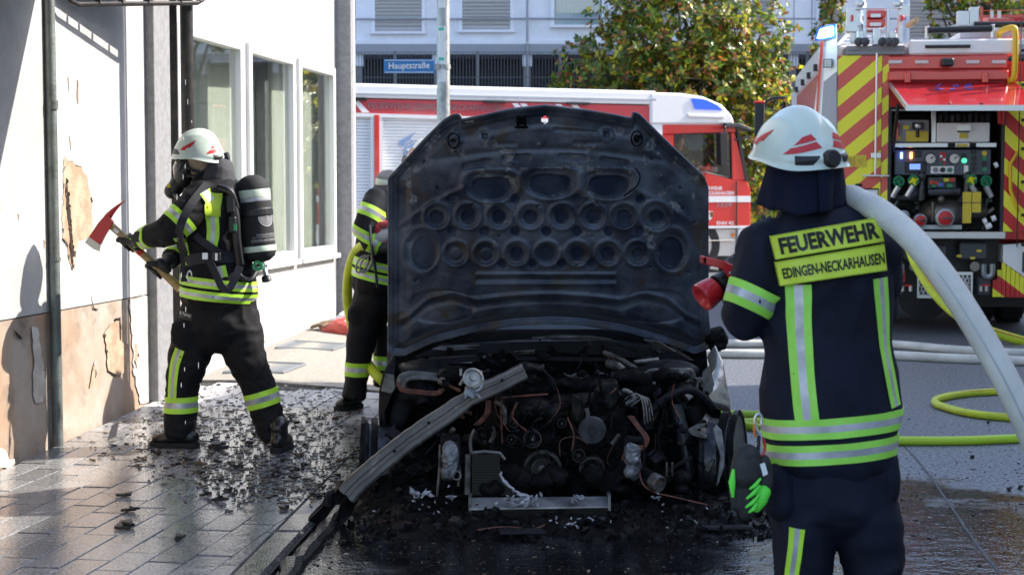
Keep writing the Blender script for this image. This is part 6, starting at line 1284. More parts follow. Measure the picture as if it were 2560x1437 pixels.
# cowl with lying scraps
q.prism([c_(u, v, 8.2) for u, v in ((1035, 895), (1100, 868), (1300, 855), (1500, 852), (1690, 872), (1740, 905), (1600, 900), (1400, 885), (1180, 890))], (0, .14, 0)); q.build('cowl', car, 0, .01)
q = MB(BARE)
for pts in ([(1080, 873), (1105, 866), (1160, 868), (1200, 864), (1200, 871), (1120, 876)], [(1330, 846), (1400, 838), (1480, 842), (1530, 850), (1430, 852)], [(1285, 880), (1350, 876), (1350, 884), (1290, 888)], [(1610, 850), (1650, 856), (1690, 880), (1650, 872)], [(1072, 895), (1190, 890), (1230, 888), (1180, 908), (1076, 908)]): q.prism([c_(u, v, 8.12 + R.uniform(-.03, .03)) for u, v in pts], (0, .03, .004))
tag(q.build('cowl_scrap', car, 0), None, kind='stuff')
q = MB(BARE)
for pts in (([(1520, 884, 8.0), (1560, 902, 7.9), (1610, 935, 7.8)],), ([(1585, 905, 7.9), (1645, 898, 7.95)],), ([(1510, 880, 8.05), (1560, 906, 7.95), (1600, 925, 7.85)],)): q.tube([c_(*p) for p in pts[0]], .012, 6)
q.tube([c_(1520, 908, 7.9), c_(1545, 915, 7.85), (c_(1560, 928, 7.85))], .022, 8); q.build('wiper_arm', car)
q = MB(CHAR)                                         # slam panel and side rails
q.prism([c_(u, v, 7.95) for u, v in ((1060, 900), (1190, 892), (1198, 902), (1076, 912))], (0, .05, 0)); q.prism([c_(u, v, 8.05) for u, v in ((1290, 892), (1560, 896), (1560, 903), (1290, 900))], (0, .05, 0)); bar([(1055, 905, 7.9), (1052, 960, 7.75), (1060, 1010, 7.7)], .03); q.build('slam_panel', car, 0)
# strut towers
for sg, (cu, cv) in ((-1, (1060, 985)), (1, (1670, 985))):
    q = MB(CHAR); p = c_(cu, cv, 7.95); limb(q, [(p + V((0, .12, .03)), .13, .12), (p + V((0, .0, .05)), .16, .12), (p + V((-.02 * sg, -.16, .02)), .15, .07)], (1, 0, 0), 20); q.ball(p + V((0, -.02, .12)), (.15, .18, .05), 18, 8); q.ball(p + V((0.02, -.05, .15)), (.07, .07, .03), 12, 6)
    limb(q, [(p + V((sg * .05, -.02, .02)), .10, .08), (p + V((sg * .10, -.1, -.03)), .08, .06), (p + V((sg * .13, -.14, -.12)), .05, .05)], (0, 1, 0)); remesh(q, 'strut_tower', .014, car, 2, .010, 9, m=CHAR)
q = MB(BARE); q.tube(smooth_path([c_(1000, 965, 7.7), c_(1004, 945, 7.7), c_(1030, 936, 7.72), c_(1080, 940, 7.72), c_(1140, 945, 7.72)], 5), .020, 8); q.tube(smooth_path([c_(1010, 968, 7.68), c_(1014, 952, 7.68), c_(1040, 944, 7.7), c_(1100, 948, 7.7)], 5), .012, 8); q.build('coolant_pipe', car)
q = MB(BARE); q.tube(smooth_path([c_(1618, 955, 7.72), c_(1620, 935, 7.72), c_(1640, 930, 7.72), c_(1700, 930, 7.72), c_(1724, 930, 7.74), c_(1730, 945, 7.74)], 5), .021, 10); q.tube(smooth_path([c_(1630, 950, 7.74), c_(1660, 948, 7.74), c_(1715, 940, 7.74)], 4), .016, 8); q.build('intake_pipe', car)
q = MB(COP)
for k in range(4): q.tube(smooth_path([c_(996, 955 + 2 * k, 7.62), c_(1003, 970 + 2 * k, 7.6), c_(1040, 976 + 2 * k, 7.6), c_(1090, 980 + 2 * k, 7.6), c_(1108, 972 + k, 7.62), c_(1116, 962, 7.66), (c_(1150, 975 + k, 7.5))], 5), .006, 5)
for k in range(4): q.tube(smooth_path([c_(1216 + 3 * k, 1000, 7.3), c_(1214 + 3 * k, 1030, 7.3), c_(1200 + 3 * k, 1050, 7.3), c_(1185 + 4 * k, 1062, 7.3)], 4), .005, 5); q.tube(smooth_path([c_(1152 + 3 * k, 1045, 7.3), c_(1156, 1030, 7.3), c_(1180, 1030 + 2 * k, 7.3)], 4), .004, 5)
for k in range(4): q.tube(smooth_path([c_(1570 + 4 * k, 1040, 7.4), c_(1590 + 3 * k, 1065, 7.35), c_(1612 + 3 * k, 1095, 7.3), c_(1610, 1112 + 3 * k, 7.3), c_(1585, 1118 + 3 * k, 7.28), c_(1562, 1130 + 2 * k, 7.3), c_(1556, 1150, 7.3)], 4), .0048, 5)
q.tube(smooth_path([c_(1600, 1130, 7.3), c_(1600, 1190, 7.25), c_(1625, 1225, 7.2), c_(1700, 1245, 7.15), c_(1770, 1262, 7.1)], 5), .0035, 5); q.tube(smooth_path([c_(1252, 995, 7.5), c_(1300, 990, 7.5), c_(1370, 985, 7.5)], 4), .006, 5); q.tube(smooth_path([c_(1255, 1000, 7.4), c_(1253, 1040, 7.4), c_(1256, 1110, 7.4)], 4), .004, 5); q.tube(smooth_path([c_(1400, 1140, 7.35), c_(1402, 1100, 7.35), c_(1440, 1092, 7.35), c_(1470, 1110, 7.35)], 4), .003, 5); q.build('wiring', car)
# engine with its belt drive
q = MB(IRONC); q.prism([c_(u, v, 7.62) for u, v in ((1215, 1000), (1300, 985), (1420, 990), (1560, 975), (1575, 1080), (1560, 1235), (1230, 1240), (1205, 1120))], (0, .55, 0))
for u, v, s_ in ((1325, 1020, .09), (1390, 1030, .08), (1270, 1050, .06), (1440, 1020, .07), (1370, 1100, .09), (1260, 1000, .05)): q.ball(c_(u, v, 7.6), (s_, .08, s_ * .8), 14, 8)
q.prism([c_(u, v, 7.45) for u, v in ((1500, 955), (1545, 955), (1548, 985), (1540, 1020), (1518, 1030), (1505, 990))], (0, .12, 0)); q.prism([c_(u, v, 7.42) for u, v in ((1428, 985), (1455, 990), (1462, 1050), (1440, 1062), (1430, 1040))], (0, .08, 0)); eng = remesh(q, 'engine', .014, car, 2, .006, 14, m=IRONC)
q = MB(CHARK); rm = random.Random(77)
for k in range(60):
    u = rm.uniform(1090, 1690); v = 935 + 40 * abs(rm.gauss(0, .6)) + (20 if 1230 < u < 1560 else 0); s_ = rm.uniform(.025, .07); p = c_(u, v, rm.uniform(7.6, 8.0)); q.ball(p, (s_ * 1.4, s_, s_ * .5), 10, 6)
    if rm.random() < .5: q.tube([p, p + V((rm.uniform(-.02, .02), -.03, -rm.uniform(.05, .16)))], [s_ * .3, .004], 6)
limb(q, [(c_(1080, 960, 7.9), .1, .03), (c_(1300, 975, 7.85), .15, .035), (c_(1500, 965, 7.85), .15, .035), (c_(1690, 960, 7.9), .1, .03)], (0, 1, 0)); remesh(q, 'melted_mass', .014, car, 1, .016, 13, m=CHARK)
PUL = M('pulley_dark', (.012, .012, .013), .4, .5, col2=(.045, .042, .04), scale=20)
def pulley(u, v, r_px, y=7.5, deep=.05, rib=True, m=None):
    k = y / F; r = r_px * k; c = c_(u, v, y); q = MB(m or PUL); pr = [(r, .0), (r, deep), (r * .86, deep), (r * .82, deep * .5), (r * .45, deep * .4), (r * .4, deep * .9), (r * .22, deep), (.001, deep)]
    if rib: pr = [(r, 0), (r * .96, .006), (r, .012), (r * .96, .018), (r, .024), (r * .96, .03)] + pr[1:]
    q.lathe(c, (0, -1, 0), pr, 28); o = q.build('pulley', car, 30)
    q = MB(BARE); q.lathe(c - V((0, deep, 0)), (0, -1, 0), [(r * .14, 0), (r * .14, .012), (.001, .012)], 6); q.build('bolt', o, 0); return o
pulley(1356, 1171, 50, 7.42); pulley(1356, 1171, 30, 7.37, .03); pulley(1331, 1092, 23, 7.45, .06); pulley(1479, 1168, 32, 7.42, .06); pulley(1446, 1134, 17, 7.46); pulley(1284, 1054, 11, 7.5); pulley(1279, 1094, 12, 7.5); pulley(1404, 1054, 12, 7.5); pulley(1210, 1085, 22, 7.6)
q = MB(M('fan_hub', (.018, .02, .024), .45, .4, col2=(.05, .05, .055), scale=14)); q.lathe(c_(1480, 1074, 7.38), (0, -1, 0), [(.066, 0), (.066, .02), (.060, .026), (.02, .028), (.018, .036), (.001, .036)], 28); q.build('coolant_pump', car)
q = MB(CHARK); q.tube([c_(1305, 1160, 7.4), c_(1316, 1110, 7.42), c_(1350, 1070, 7.44), c_(1400, 1045, 7.46)], .01, 6); q.tube([c_(1406, 1180, 7.4), c_(1450, 1200, 7.42), c_(1505, 1190, 7.42), c_(1512, 1160, 7.42), c_(1470, 1120, 7.44)], .01, 6); q.build('drive_belt', car)
q = MB(BARE)
for p_ in ([(1240, 1005, 7.5), (1260, 1020, 7.45), (1262, 1060, 7.45)], [(1460, 1060, 7.4), (1470, 1040, 7.4), (1466, 1020, 7.4)], [(1530, 1110, 7.35), (1545, 1090, 7.35), (1548, 1085, 7.35)], [(1550, 985, 7.5), (1560, 975, 7.5), (1580, 985, 7.5), (1585, 1000, 7.48), (1565, 1010, 7.48)], [(1230, 1065, 7.5), (1236, 1085, 7.5), (1225, 1105, 7.5)]): q.tube(smooth_path([c_(*p) for p in p_], 4), .011, 7)
for k in range(4): q.tube(smooth_path([c_(1560 + 6 * k, 1000 + 5 * k, 7.5), c_(1585 + 7 * k, 983 + 4 * k, 7.52), c_(1605 + 6 * k, 1000, 7.5), c_(1612 + 7 * k, 1060 - 4 * k, 7.45)], 4), .0045, 6)
q.build('brake_line', car)
# lamp carriers left and right with melted aluminium
for (u0, u1, v0, v1, y) in ((1100, 1150, 1085, 1200, 7.3), (1560, 1610, 1090, 1195, 7.3)):
    q = MB(CHAR); q.prism([c_(u, v, y) for u, v in ((u0, v0 + 10), (u0 + 8, v0), (u1, v0 + 4), (u1, v0 + 14), (u0 + 14, v0 + 16), (u0 + 10, v1), (u0, v1))], (0, .05, 0)); q.tube([c_(u1 - 2, v0 + 8, y), c_(u1, v1 - 30, y)], .008, 6); hl = q.build('lamp_carrier', car, 0, .003)
    q = MB(ASH); a, b = (u0 + u1) / 2, (v0 + v1) / 2; limb(q, [(c_(a, v0 + 32, y - .02), .03, .03), (c_(a - 3, b + 5, y - .03), .035, .032), (c_(a + 4, v1 - 25, y - .02), .03, .026), (c_(a - 2, v1 - 8, y - .02), .02, .02)], (0, 1, 0)); q.ball(c_(a - 5, v1 - 18, y - .04), (.03, .03, .03), 10, 6); remesh(q, 'melted_lamp', .005, hl, 0, .014, 30, m=M('melted_alloy', (.26, .27, .29), .5, .5, col2=(.08, .08, .085), scale=18, con=(.4, .6), bump=.6, bsc=60, dist=.008))
q = MB(BARE); q.tube([c_(1128, 1082, 7.32), c_(1133, 1072, 7.3)], .011, 10); q.ring(c_(1142, 1188, 7.26), (0, -1, .2), .016, .022, .02, 14); q.tube([c_(1144, 1105, 7.3), c_(1150, 1180, 7.3), c_(1146, 1215, 7.3)], .007, 6); q.tube([c_(1100, 1110, 7.28), c_(1098, 1180, 7.26), c_(1092, 1240, 7.24)], .006, 6); q.build('headlamp_bracket', car)
# radiator remnant
RADM = M('radiator_core', (.045, .04, .035), .5, .5)
q = MB(CHARK); q.prism([c_(u, v, 7.30) for u, v in ((1178, 1132), (1252, 1136), (1253, 1182), (1266, 1200), (1300, 1235), (1178, 1238))], (0, .02, 0)); rd = q.build('radiator', car, 0)
fm = None
for k in range(26):
    v = 1138 + k * 3.9; ur = 1250 if v < 1182 else lerp(1252, 1298, (v - 1182) / 55); q = MB(RADM); a, b = c_(1180, v, 7.285), c_(ur, v, 7.285); q.bx(a.x, b.x, 7.278, 7.298, a.z - .0018, a.z + .0018); q.build('fin', rd, 0)
q = MB(BARE); q.tube([c_(1176, 1132, 7.28), c_(1210, 1128, 7.28), c_(1250, 1132, 7.28), c_(1262, 1148, 7.28)], .008, 6); q.tube([c_(1170, 1135, 7.28), c_(1168, 1235, 7.28)], .014, 8); q.tube(smooth_path([c_(1178, 1130, 7.27), c_(1176, 1100, 7.27), c_(1184, 1078, 7.27), c_(1187, 1075, 7.27)], 4), .008, 8); q.build('radiator_tank', rd)
q = MB(ASH)
pth = smooth_path([c_(1252, 1180, 7.27), c_(1256, 1196, 7.27), c_(1275, 1215, 7.26), c_(1295, 1232, 7.25), c_(1330, 1240, 7.24)], 5); q.tube([p + V((R.uniform(-.004, .004), 0, R.uniform(-.004, .004))) for p in pth], [R.uniform(.004, .009) for p in pth], 6); q.build('melted_edge', rd)
# cooler lying in front
q = MB(M('cooler_metal', (.46, .46, .48), .4, .6, col2=(.13, .13, .135), scale=7, con=(.35, .65), bump=.4, bsc=70, dist=.005)); q.prism([c_(1174, 1270, 7.12), c_(1524, 1264, 7.12), c_(1522, 1240, 7.26), c_(1180, 1243, 7.26)], (0, .0, -.008)); co = q.build('cooler', car, 0, label='flattened cooler lying in front of the engine')
q = MB(CHARK); q.prism([c_(1174, 1301, 7.135), c_(1524, 1299, 7.135), c_(1524, 1266, 7.135), c_(1174, 1272, 7.135)], (0, .12, 0)); q.build('cooler_core', co, 0)
for k in range(7): q = MB(RADM); a, b = c_(1176, 1276 + 3.8 * k, 7.125), c_(1522, 1271 + 4 * k, 7.125); q.prism([a, b, b + V((0, 0, .0025)), a + V((0, 0, .0025))], (0, .012, 0)); q.build('fin', co, 0)
q = MB(BARE); q.prism([c_(1171, 1303, 7.115), c_(1178, 1303, 7.115), c_(1178, 1240, 7.13), c_(1171, 1243, 7.13)], (0, .1, 0)); q.prism([c_(1520, 1301, 7.115), c_(1527, 1301, 7.115), c_(1527, 1238, 7.13), c_(1520, 1240, 7.13)], (0, .1, 0)); q.build('end_tank', co, 0)
# bent bumper beam
bc = [(1312, 926, 7.45), (1240, 962, 7.36), (1188, 985, 7.3), (1165, 1000, 7.28), (1110, 1038, 7.22), (1040, 1085, 7.18), (960, 1148, 7.14), (900, 1200, 7.12), (868, 1234, 7.1)]
def beam(us, name, parent, m):
    sp_ = smooth_path([V(p) for p in us], 6); rings = []; n = len(sp_)
    for i, s_ in enumerate(sp_):
        p = c_(*s_); t = (c_(*sp_[min(i + 1, n - 1)]) - c_(*sp_[max(i - 1, 0)])).normalized(); o = V((t.z, 0, -t.x)).normalized(); o = o if o.z > 0 else -o; f = V((0, -1, 0)); w = lerp(.036, .047, i / n) * (1 - .15 * math.exp(-((s_.x - 1168) / 14) ** 2)); jt = .003 * noise.noise(p * 30)
        pr = [(w, -.02), (w, .045), (w * .75, .055), (w * .3, .055), (w * .2, .047), (-w * .2, .047), (-w * .3, .055), (-w * .75, .055), (-w, .045), (-w, -.02)]
        rings.append([p + o * (a + jt) + f * b for a, b in pr])
    q = MB(m); q.loft(rings); return q.build(name, parent, 30)
bmw = beam(bc, 'bumper_beam', car, BEAMM); bmw['label'] = 'bent bumper beam hanging down to the kerb'
q = MB(CHARK)
for u, v in ((1072, 1056), (986, 1127), (1255, 950)): q.lathe(c_(u, v, 7.11 if u < 1100 else 7.33), (0, -1, 0), [(.007, 0), (.007, .006), (.001, .006)], 10)
q.build('bolt_hole', bmw)
q = MB(CHAR); limb(q, [(c_(1310, 918, 7.5), .04, .03), (c_(1345, 922, 7.55), .035, .025), (c_(1375, 950, 7.6), .02, .02), (c_(1388, 975, 7.6), .012, .012)], (0, 1, 0)); remesh(q, 'beam_end', .008, bmw, 1, .004, 20, m=CHAR)
q = MB(CHAR)
for pts in ([(870, 1220), (850, 1215), (835, 1240), (800, 1270), (775, 1300), (762, 1312), (790, 1314), (815, 1290), (842, 1262), (868, 1262)], [(862, 1240), (846, 1262), (838, 1300), (850, 1318), (872, 1290), (885, 1260)], [(835, 1235), (812, 1238), (800, 1262), (830, 1268)]): q.prism([c_(u + R.uniform(-3, 3), v + R.uniform(-3, 3), 7.08 + R.uniform(-.05, .05)) for u, v in pts], (R.uniform(-.01, .01), .05, .01))
q.build('torn_end', bmw, 0, .004)
q = MB(M('light_ring', (.40, .38, .34), .5, .4, col2=(.2, .19, .17), scale=12)); q.lathe(c_(1182, 946, 7.22), (.25, -1, .5), [(.046, 0), (.048, .012), (.038, .016), (.034, .008), (.016, .008), (.015, .02), (.001, .02)], 24); q.tube([c_(1150, 962, 7.24), c_(1162, 940, 7.24), c_(1178, 930, 7.26), c_(1205, 930, 7.28)], .008, 6); q.box(c_(1152, 930, 7.26), (.012, .02, .03)); q.build('pulley', car, label='pale roller lying on the bumper beam')
q = MB(ASH)
q.tube(smooth_path([c_(1170, 968, 7.2), c_(1180, 978, 7.2), c_(1200, 972, 7.2), c_(1208, 950, 7.2), c_(1204, 940, 7.2)], 5), .006, 6)
for k in range(8): q.tube([c_(1165 + R.uniform(-5, 40), 968 + R.uniform(-4, 20), 7.2), c_(1165 + R.uniform(-5, 40), 975 + R.uniform(-4, 25), 7.2)], R.uniform(.003, .008), 5)
tag(q.build('melted_strand', car), None, kind='stuff')
# wings and wheels
q = MB(M('wing_bright_reflection', (.46, .42, .36), .16, .85, col2=(.05, .05, .055), scale=5, con=(.52, .62), rough2=.5)); L_ = [(1786, 862), (1806, 905), (1815, 960), (1823, 1005), (1825, 1032)]; Ri = [(1768, 890), (1778, 935), (1780, 975), (1768, 988), (1790, 1022)]  # pale metal colour paints bright reflections on the dark glossy wing
q.loft([[c_(a[0], a[1], y0 + .45), c_(a[0] + 2, a[1], y0), c_(b[0], b[1], y0 - .03), c_(b[0], b[1], y0 + .4)] for (a, b, y0) in zip(L_, Ri, (7.9, 7.8, 7.75, 7.72, 7.72))]); q.build('front_wing', car, 50, .006, label='right front wing with blistered paint still glossy')
q = MB(BARE); q.prism([c_(u, v, 7.68) for u, v in ((1758, 930), (1775, 915), (1786, 960), (1776, 985), (1752, 965))], (0, .03, 0)); q.tube(smooth_path([c_(1742, 975, 7.66), c_(1748, 945, 7.66), c_(1762, 960, 7.66), c_(1758, 985, 7.66)], 4), .007, 6); q.build('headlamp_bracket', car, 0)
q = MB(CHAR); q.loft([[c_(a[0], a[1], y0 + .45), c_(a[0], a[1], y0), c_(b[0], b[1], y0 - .02), c_(b[0], b[1], y0 + .3)] for (a, b, y0) in zip([(983, 885), (958, 930), (948, 975), (946, 1030), (950, 1078)], [(990, 892), (985, 940), (985, 975), (962, 1030), (966, 1078)], (7.9, 7.8, 7.76, 7.75, 7.75))]); q.build('front_wing', car, 50, .004, label='left front wing burnt bare'); q = MB(BARE); q.prism([c_(u, v, 7.7) for u, v in ((962, 935), (985, 938), (990, 970), (978, 985), (952, 978))], (0, .03, 0)); q.build('headlamp_bracket', car, 0, .004); q = MB(CHARK); q.prism([c_(u, v, 7.9) for u, v in ((950, 980), (1075, 985), (1100, 1230), (970, 1230))], (0, .4, 0)); q.build('wheel_arch', car, 0)
q = MB(CHAR); q.tube(smooth_path([c_(1600, 1120, 7.5), c_(1615, 1050, 7.5), c_(1665, 995, 7.5), c_(1730, 975, 7.55), c_(1785, 1020, 7.6)], 6), .02, 8); q.prism([c_(u, v, 8.1) for u, v in ((1600, 1000), (1800, 985), (1815, 1240), (1600, 1240))], (0, .03, 0)); q.build('wheel_arch', car)
q = MB(M('damper', (.06, .065, .075), .4, .5, col2=(.03, .03, .033), scale=8)); q.cyl(c_(1690, 1010, 7.7), c_(1712, 1105, 7.66), .033); q.cyl(c_(1712, 1105, 7.66), c_(1728, 1210, 7.64), .027); q.ring(c_(1711, 1100, 7.66), (.1, 0, 1), .03, .04, .02, 16); q.build('strut', car)
WHL = M('scorched_rim', (.14, .14, .15), .35, .7, col2=(.03, .03, .033), scale=5, con=(.4, .6), bump=.2, bsc=40)
for (u, v, y, ax, nm) in ((1795, 1150, 7.62, V((1, -.30, .05)), 'r'), (955, 1165, 7.75, V((-1, -.1, .05)), 'l')):
    c = c_(u, v, y); q = MB(WHL); q.lathe(c - ax.normalized() * .06, ax, [(.215, 0), (.225, .01), (.205, .03), (.2, .07), (.205, .13), (.225, .15), (.23, .17), (.19, .16), (.06, .145), (.03, .15), (.03, .13), (.19, .12), (.19, .0)], 36, False); fw = q.build('front_wheel', car, 30, label='bare burnt rim with the tyre gone')
    q = MB(CHARK); q.ring(c + ax.normalized() * .03, ax, .205, .235, .03, 32); q.ring(c + ax.normalized() * .09, ax, .215, .24, .02, 32); q.build('tyre_wire', fw); q = MB(BARE)
    e = ax.normalized().orthogonal().normalized(); q.lathe(c - ax.normalized() * .02, ax, [(.13, 0), (.135, .02), (.06, .03), (.05, .06), (.001, .06)], 24); q.build('brake_disc', fw)
q = MB(BARE); q.prism([c_(u, v, 7.45) for u, v in ((1718, 1075), (1745, 1060), (1770, 1058), (1765, 1066), (1742, 1075), (1770, 1090), (1765, 1098), (1728, 1088))], (0, .03, 0)); q.prism([c_(u, v, 7.42) for u, v in ((1762, 1175), (1780, 1145), (1790, 1150), (1772, 1182))], (0, .03, 0)); q.build('control_arm', car, 0, .004)
q = MB(M('melted_rim_alloy', (.30, .30, .31), .5, .5, col2=(.14, .14, .145), scale=9, bump=.4, bsc=50)); pts = [(1792, 1062), (1806, 1075), (1812, 1120), (1810, 1165), (1800, 1205), (1792, 1215), (1796, 1180), (1800, 1140), (1790, 1100), (1782, 1072)]; q.prism([c_(u + R.uniform(-2, 2), v, 7.34) for u, v in pts], (0, .02, 0)); q.build('melted_rim', car, 0, .003)
q = MB(BARE); q.ring(c_(1632, 1200, 7.2), (.5, -.6, -.2), .03, .038, .05, 16)
for u in (1667, 1681): q.tube([c_(u, 1155, 7.3), c_(u, 1190, 7.3)], .005, 6)
q.build('exhaust_stub', car)
q = MB(CHARK); limb(q, [(c_(1780, 845, 8.5), .06, .05), (c_(1800, 838, 8.52), .06, .045), (c_(1808, 850, 8.5), .04, .03)]); limb(q, [(c_(1785, 862, 8.5), .05, .03), (c_(1808, 866, 8.5), .03, .015)]); remesh(q, 'wing_mirror', .008, car, 1, .012, 25, m=CHARK)
# loose burnt stuff inside the bay and hanging down
rj = random.Random(21); q = MB()
def junk(q, n, box, ms, smin=.02, smax=.09):
    for k in range(n):
        u, v, y = rj.uniform(*box[0]), rj.uniform(*box[1]), rj.uniform(*box[2]); c = c_(u, v, y); q.mat(rj.choice(ms)); s_ = rj.uniform(smin, smax); x = rj.random()
        d = V((rj.gauss(0, 1), rj.gauss(0, .5), rj.gauss(0, .7))).normalized()
        if x < .35: q.tube(smooth_path([c, c + d * s_ + V((0, 0, rj.uniform(-.02, .02))), c + d * s_ * 2 + V((0, 0, rj.uniform(-.05, .02)))], 3), rj.uniform(.003, .010), 5)
        elif x < .75:
            e = d.orthogonal().normalized(); pts = [c + d * s_ * rj.uniform(.5, 1), c + e * s_ * rj.uniform(.3, .8), c - d * s_ * rj.uniform(.5, 1), c - e * s_ * rj.uniform(.3, .8)]; q.prism(pts, d.cross(e) * rj.uniform(.003, .02))
        else: q.ball(c, (s_ * rj.uniform(.2, .6), s_ * .4, s_ * rj.uniform(.2, .6)), 7, 5)
junk(q, 150, ((1060, 1720), (930, 1010), (7.55, 8.0)), (CHAR, CHAR, CHARK, IRONC, BARE), .015, .06)
junk(q, 130, ((1210, 1570), (1000, 1230), (7.42, 7.58)), (CHARK, CHARK, IRONC, CHAR), .015, .05)
junk(q, 90, ((1590, 1780), (1060, 1250), (7.4, 7.9)), (CHARK, CHARK, CHAR, IRONC), .02, .08)
junk(q, 90, ((980, 1200), (1080, 1250), (7.35, 7.9)), (CHARK, CHARK, CHAR, IRONC), .02, .08)
junk(q, 60, ((1090, 1700), (870, 930), (8.0, 8.25)), (CHAR, CHARK, CHARK), .02, .07)
for k in range(70):                                  # strands and drips hanging over the engine
    u, v = rj.uniform(1190, 1720), rj.uniform(960, 1130); c = c_(u, v, rj.uniform(7.32, 7.5)); L0 = rj.uniform(.03, .2); q.mat(rj.choice((CHARK, CHARK, CHARK, CHAR, COP))); q.tube(smooth_path([c, c + V((rj.uniform(-.03, .03), rj.uniform(-.03, .02), -L0 * .5)), c + V((rj.uniform(-.06, .06), rj.uniform(-.03, .03), -L0))], 4), rj.uniform(.0015, .005), 5)
tag(q.build('burnt_scrap', car, 0), None, kind='stuff')
q = MB(CHARK)
for k in range(46):
    u = rj.uniform(1190, 1720); p = c_(u, rj.uniform(1185, 1240), rj.uniform(7.3, 7.5)); s_ = rj.uniform(.02, .055); q.ball(p, (s_ * 1.3, s_, s_ * rj.uniform(.5, 1.2)), 8, 6)
remesh(q, 'slumped_plastic', .012, car, 1, .016, 18, m=CHARK)
# charred heap under the nose
hp0 = root('charred_heap', 'black heap of charred and melted remains on the road under the car nose', 'rubble')
def heap(a, b):
    u = lerp(835, 1960, a); g_ = G(u, lerp(1352, 1215, b)); x, y = g_.x, g_.y
    e = sst(0, .15, a) * sst(1, .88, a) * sst(0, .3, b); h = e * (.035 + (.05 + .09 * sst(.42, .15, a) + .09 * sst(.66, .85, a)) * sst(.2, .9, b) + .05 * noise.noise(V((x * 5, y * 5, 3))) + .03 * noise.noise(V((x * 14, y * 14, 7))) + .09 * sst(.30, .1, a) * sst(.3, .8, b)); return V((x, y, max(h, -.004) - .004))
q = MB(CHARK); q.grid(heap, 170, 50); q.build('mound', hp0, 60)
q = MB()
for k in range(900):
    a, b = rj.uniform(.03, .97), rj.uniform(.02, .75); p = heap(a, b); q.mat(rj.choice((CHARK, CHARK, CHARK, CHAR, IRONC))); d = V((rj.gauss(0, 1), rj.gauss(0, 1), rj.gauss(0, .3))).normalized(); e = d.orthogonal().normalized(); s_ = rj.choice((.007, .011, .016, .024, .036)) * rj.uniform(.7, 1.2)
    q.prism([p + d * s_, p + e * s_ * rj.uniform(.2, .7), p - d * s_ * rj.uniform(.4, 1), p - e * s_ * rj.uniform(.2, .6)], V((0, 0, rj.uniform(.004, .02))))
tag(q.build('char_fragment', hp0, 0), None, kind='stuff')
q = MB(ASH)
def ashclump(u, v, y, n, sp, s0, s1):
    for k in range(n):
        c = c_(u + rj.gauss(0, sp), v + rj.gauss(0, sp * .35), y + rj.uniform(-.03, .03)); d = V((rj.gauss(0, 1), rj.gauss(0, .5), rj.gauss(0, .5))).normalized(); e = d.orthogonal().normalized(); s_ = rj.uniform(s0, s1); q.prism([c + d * s_, c + e * s_ * .4, c - d * s_ * .7, c - e * s_ * .3], d.cross(e) * .006)
ashclump(1300, 1250, 7.12, 40, 22, .008, .03); ashclump(1050, 1236, 7.18, 14, 14, .01, .035); ashclump(1440, 1246, 7.12, 14, 12, .008, .025); ashclump(1480, 1312, 7.05, 30, 22, .008, .03); ashclump(1400, 1318, 7.0, 30, 34, .006, .02); ashclump(1130, 1244, 7.16, 6, 8, .01, .02); ashclump(1640, 1240, 7.0, 6, 12, .006, .014); ashclump(1450, 1328, 6.96, 14, 14, .008, .03); ashclump(1700, 1300, 6.96, 10, 60, .005, .012); ashclump(1100, 1280, 7.05, 10, 60, .005, .014)
tag(q.build('ash_flake', hp0, 0), None, kind='stuff')
q = MB(COP)
for p_ in ([(940, 1322), (985, 1312), (1030, 1322)], [(1195, 1338), (1260, 1330), (1330, 1335), (1360, 1326)], [(1262, 1296), (1290, 1310), (1305, 1318)]): q.tube(smooth_path([GP(*p) + V((0, 0, .025)) for p in p_], 5), .006, 5, flat=.6)
q.build('wire', hp0)
for k, pts in enumerate(([(1245, 1338), (1355, 1338), (1365, 1346), (1250, 1348)], [(1750, 1330), (1880, 1330), (1885, 1335), (1760, 1336)], [(915, 1300), (990, 1270), (998, 1276), (930, 1312)], [(1548, 1250), (1560, 1252), (1590, 1300), (1560, 1310)])): q = MB(CHAR); q.prism([GP(u, v) + V((0, 0, .02 + (.08 * (i in (0, 1)) if k == 3 else 0))) for i, (u, v) in enumerate(pts)], (0, .01, .012)); q.build('flat_scrap', hp0, 0, .003)
# ------------------------------------------------------------------ hoses
HWH = M('hose_white', (.62, .62, .58), .75, col2=(.46, .46, .43), scale=5, con=(.4, .68), bump=.7, bsc=170, dist=.004, col3=(.42, .42, .41), sc3=9, con3=(.60, .80))
HYE = M('hose_yellow', (.58, .66, .03), .5, col2=(.46, .54, .03), scale=7, bump=.2, bsc=160, dist=.002); HOR = M('hose_orange_line', (.62, .22, .03), .5)
def hose(label, pts, r, m, k=8, flat=1.0, line=None, rib=False):
    sp_ = smooth_path(pts, k); q = MB(m); q.tube(sp_, [r * (1 + .05 * noise.noise(p * 4)) for p in sp_], 14, flat=flat)
    if not (line or rib): return tag(q.build('fire_hose', None, 60), label, 'hose')
    o = root('fire_hose', label, 'hose'); q.build('hose_body', o, 60)
    if line: q = MB(line); q.tube([p + V((0, -r * .72, r * .72 * flat)) for p in sp_], r * .11, 5); q.build('hose_line', o, 60)
    if rib:
        q = MB(M('hose_seam', (.40, .41, .42), .8)); q.tube([p + V((-.25 * r, -r * .93, -r * .15)) for p in sp_], r * .09, 5); q.build('hose_seam', o, 60)
    return o
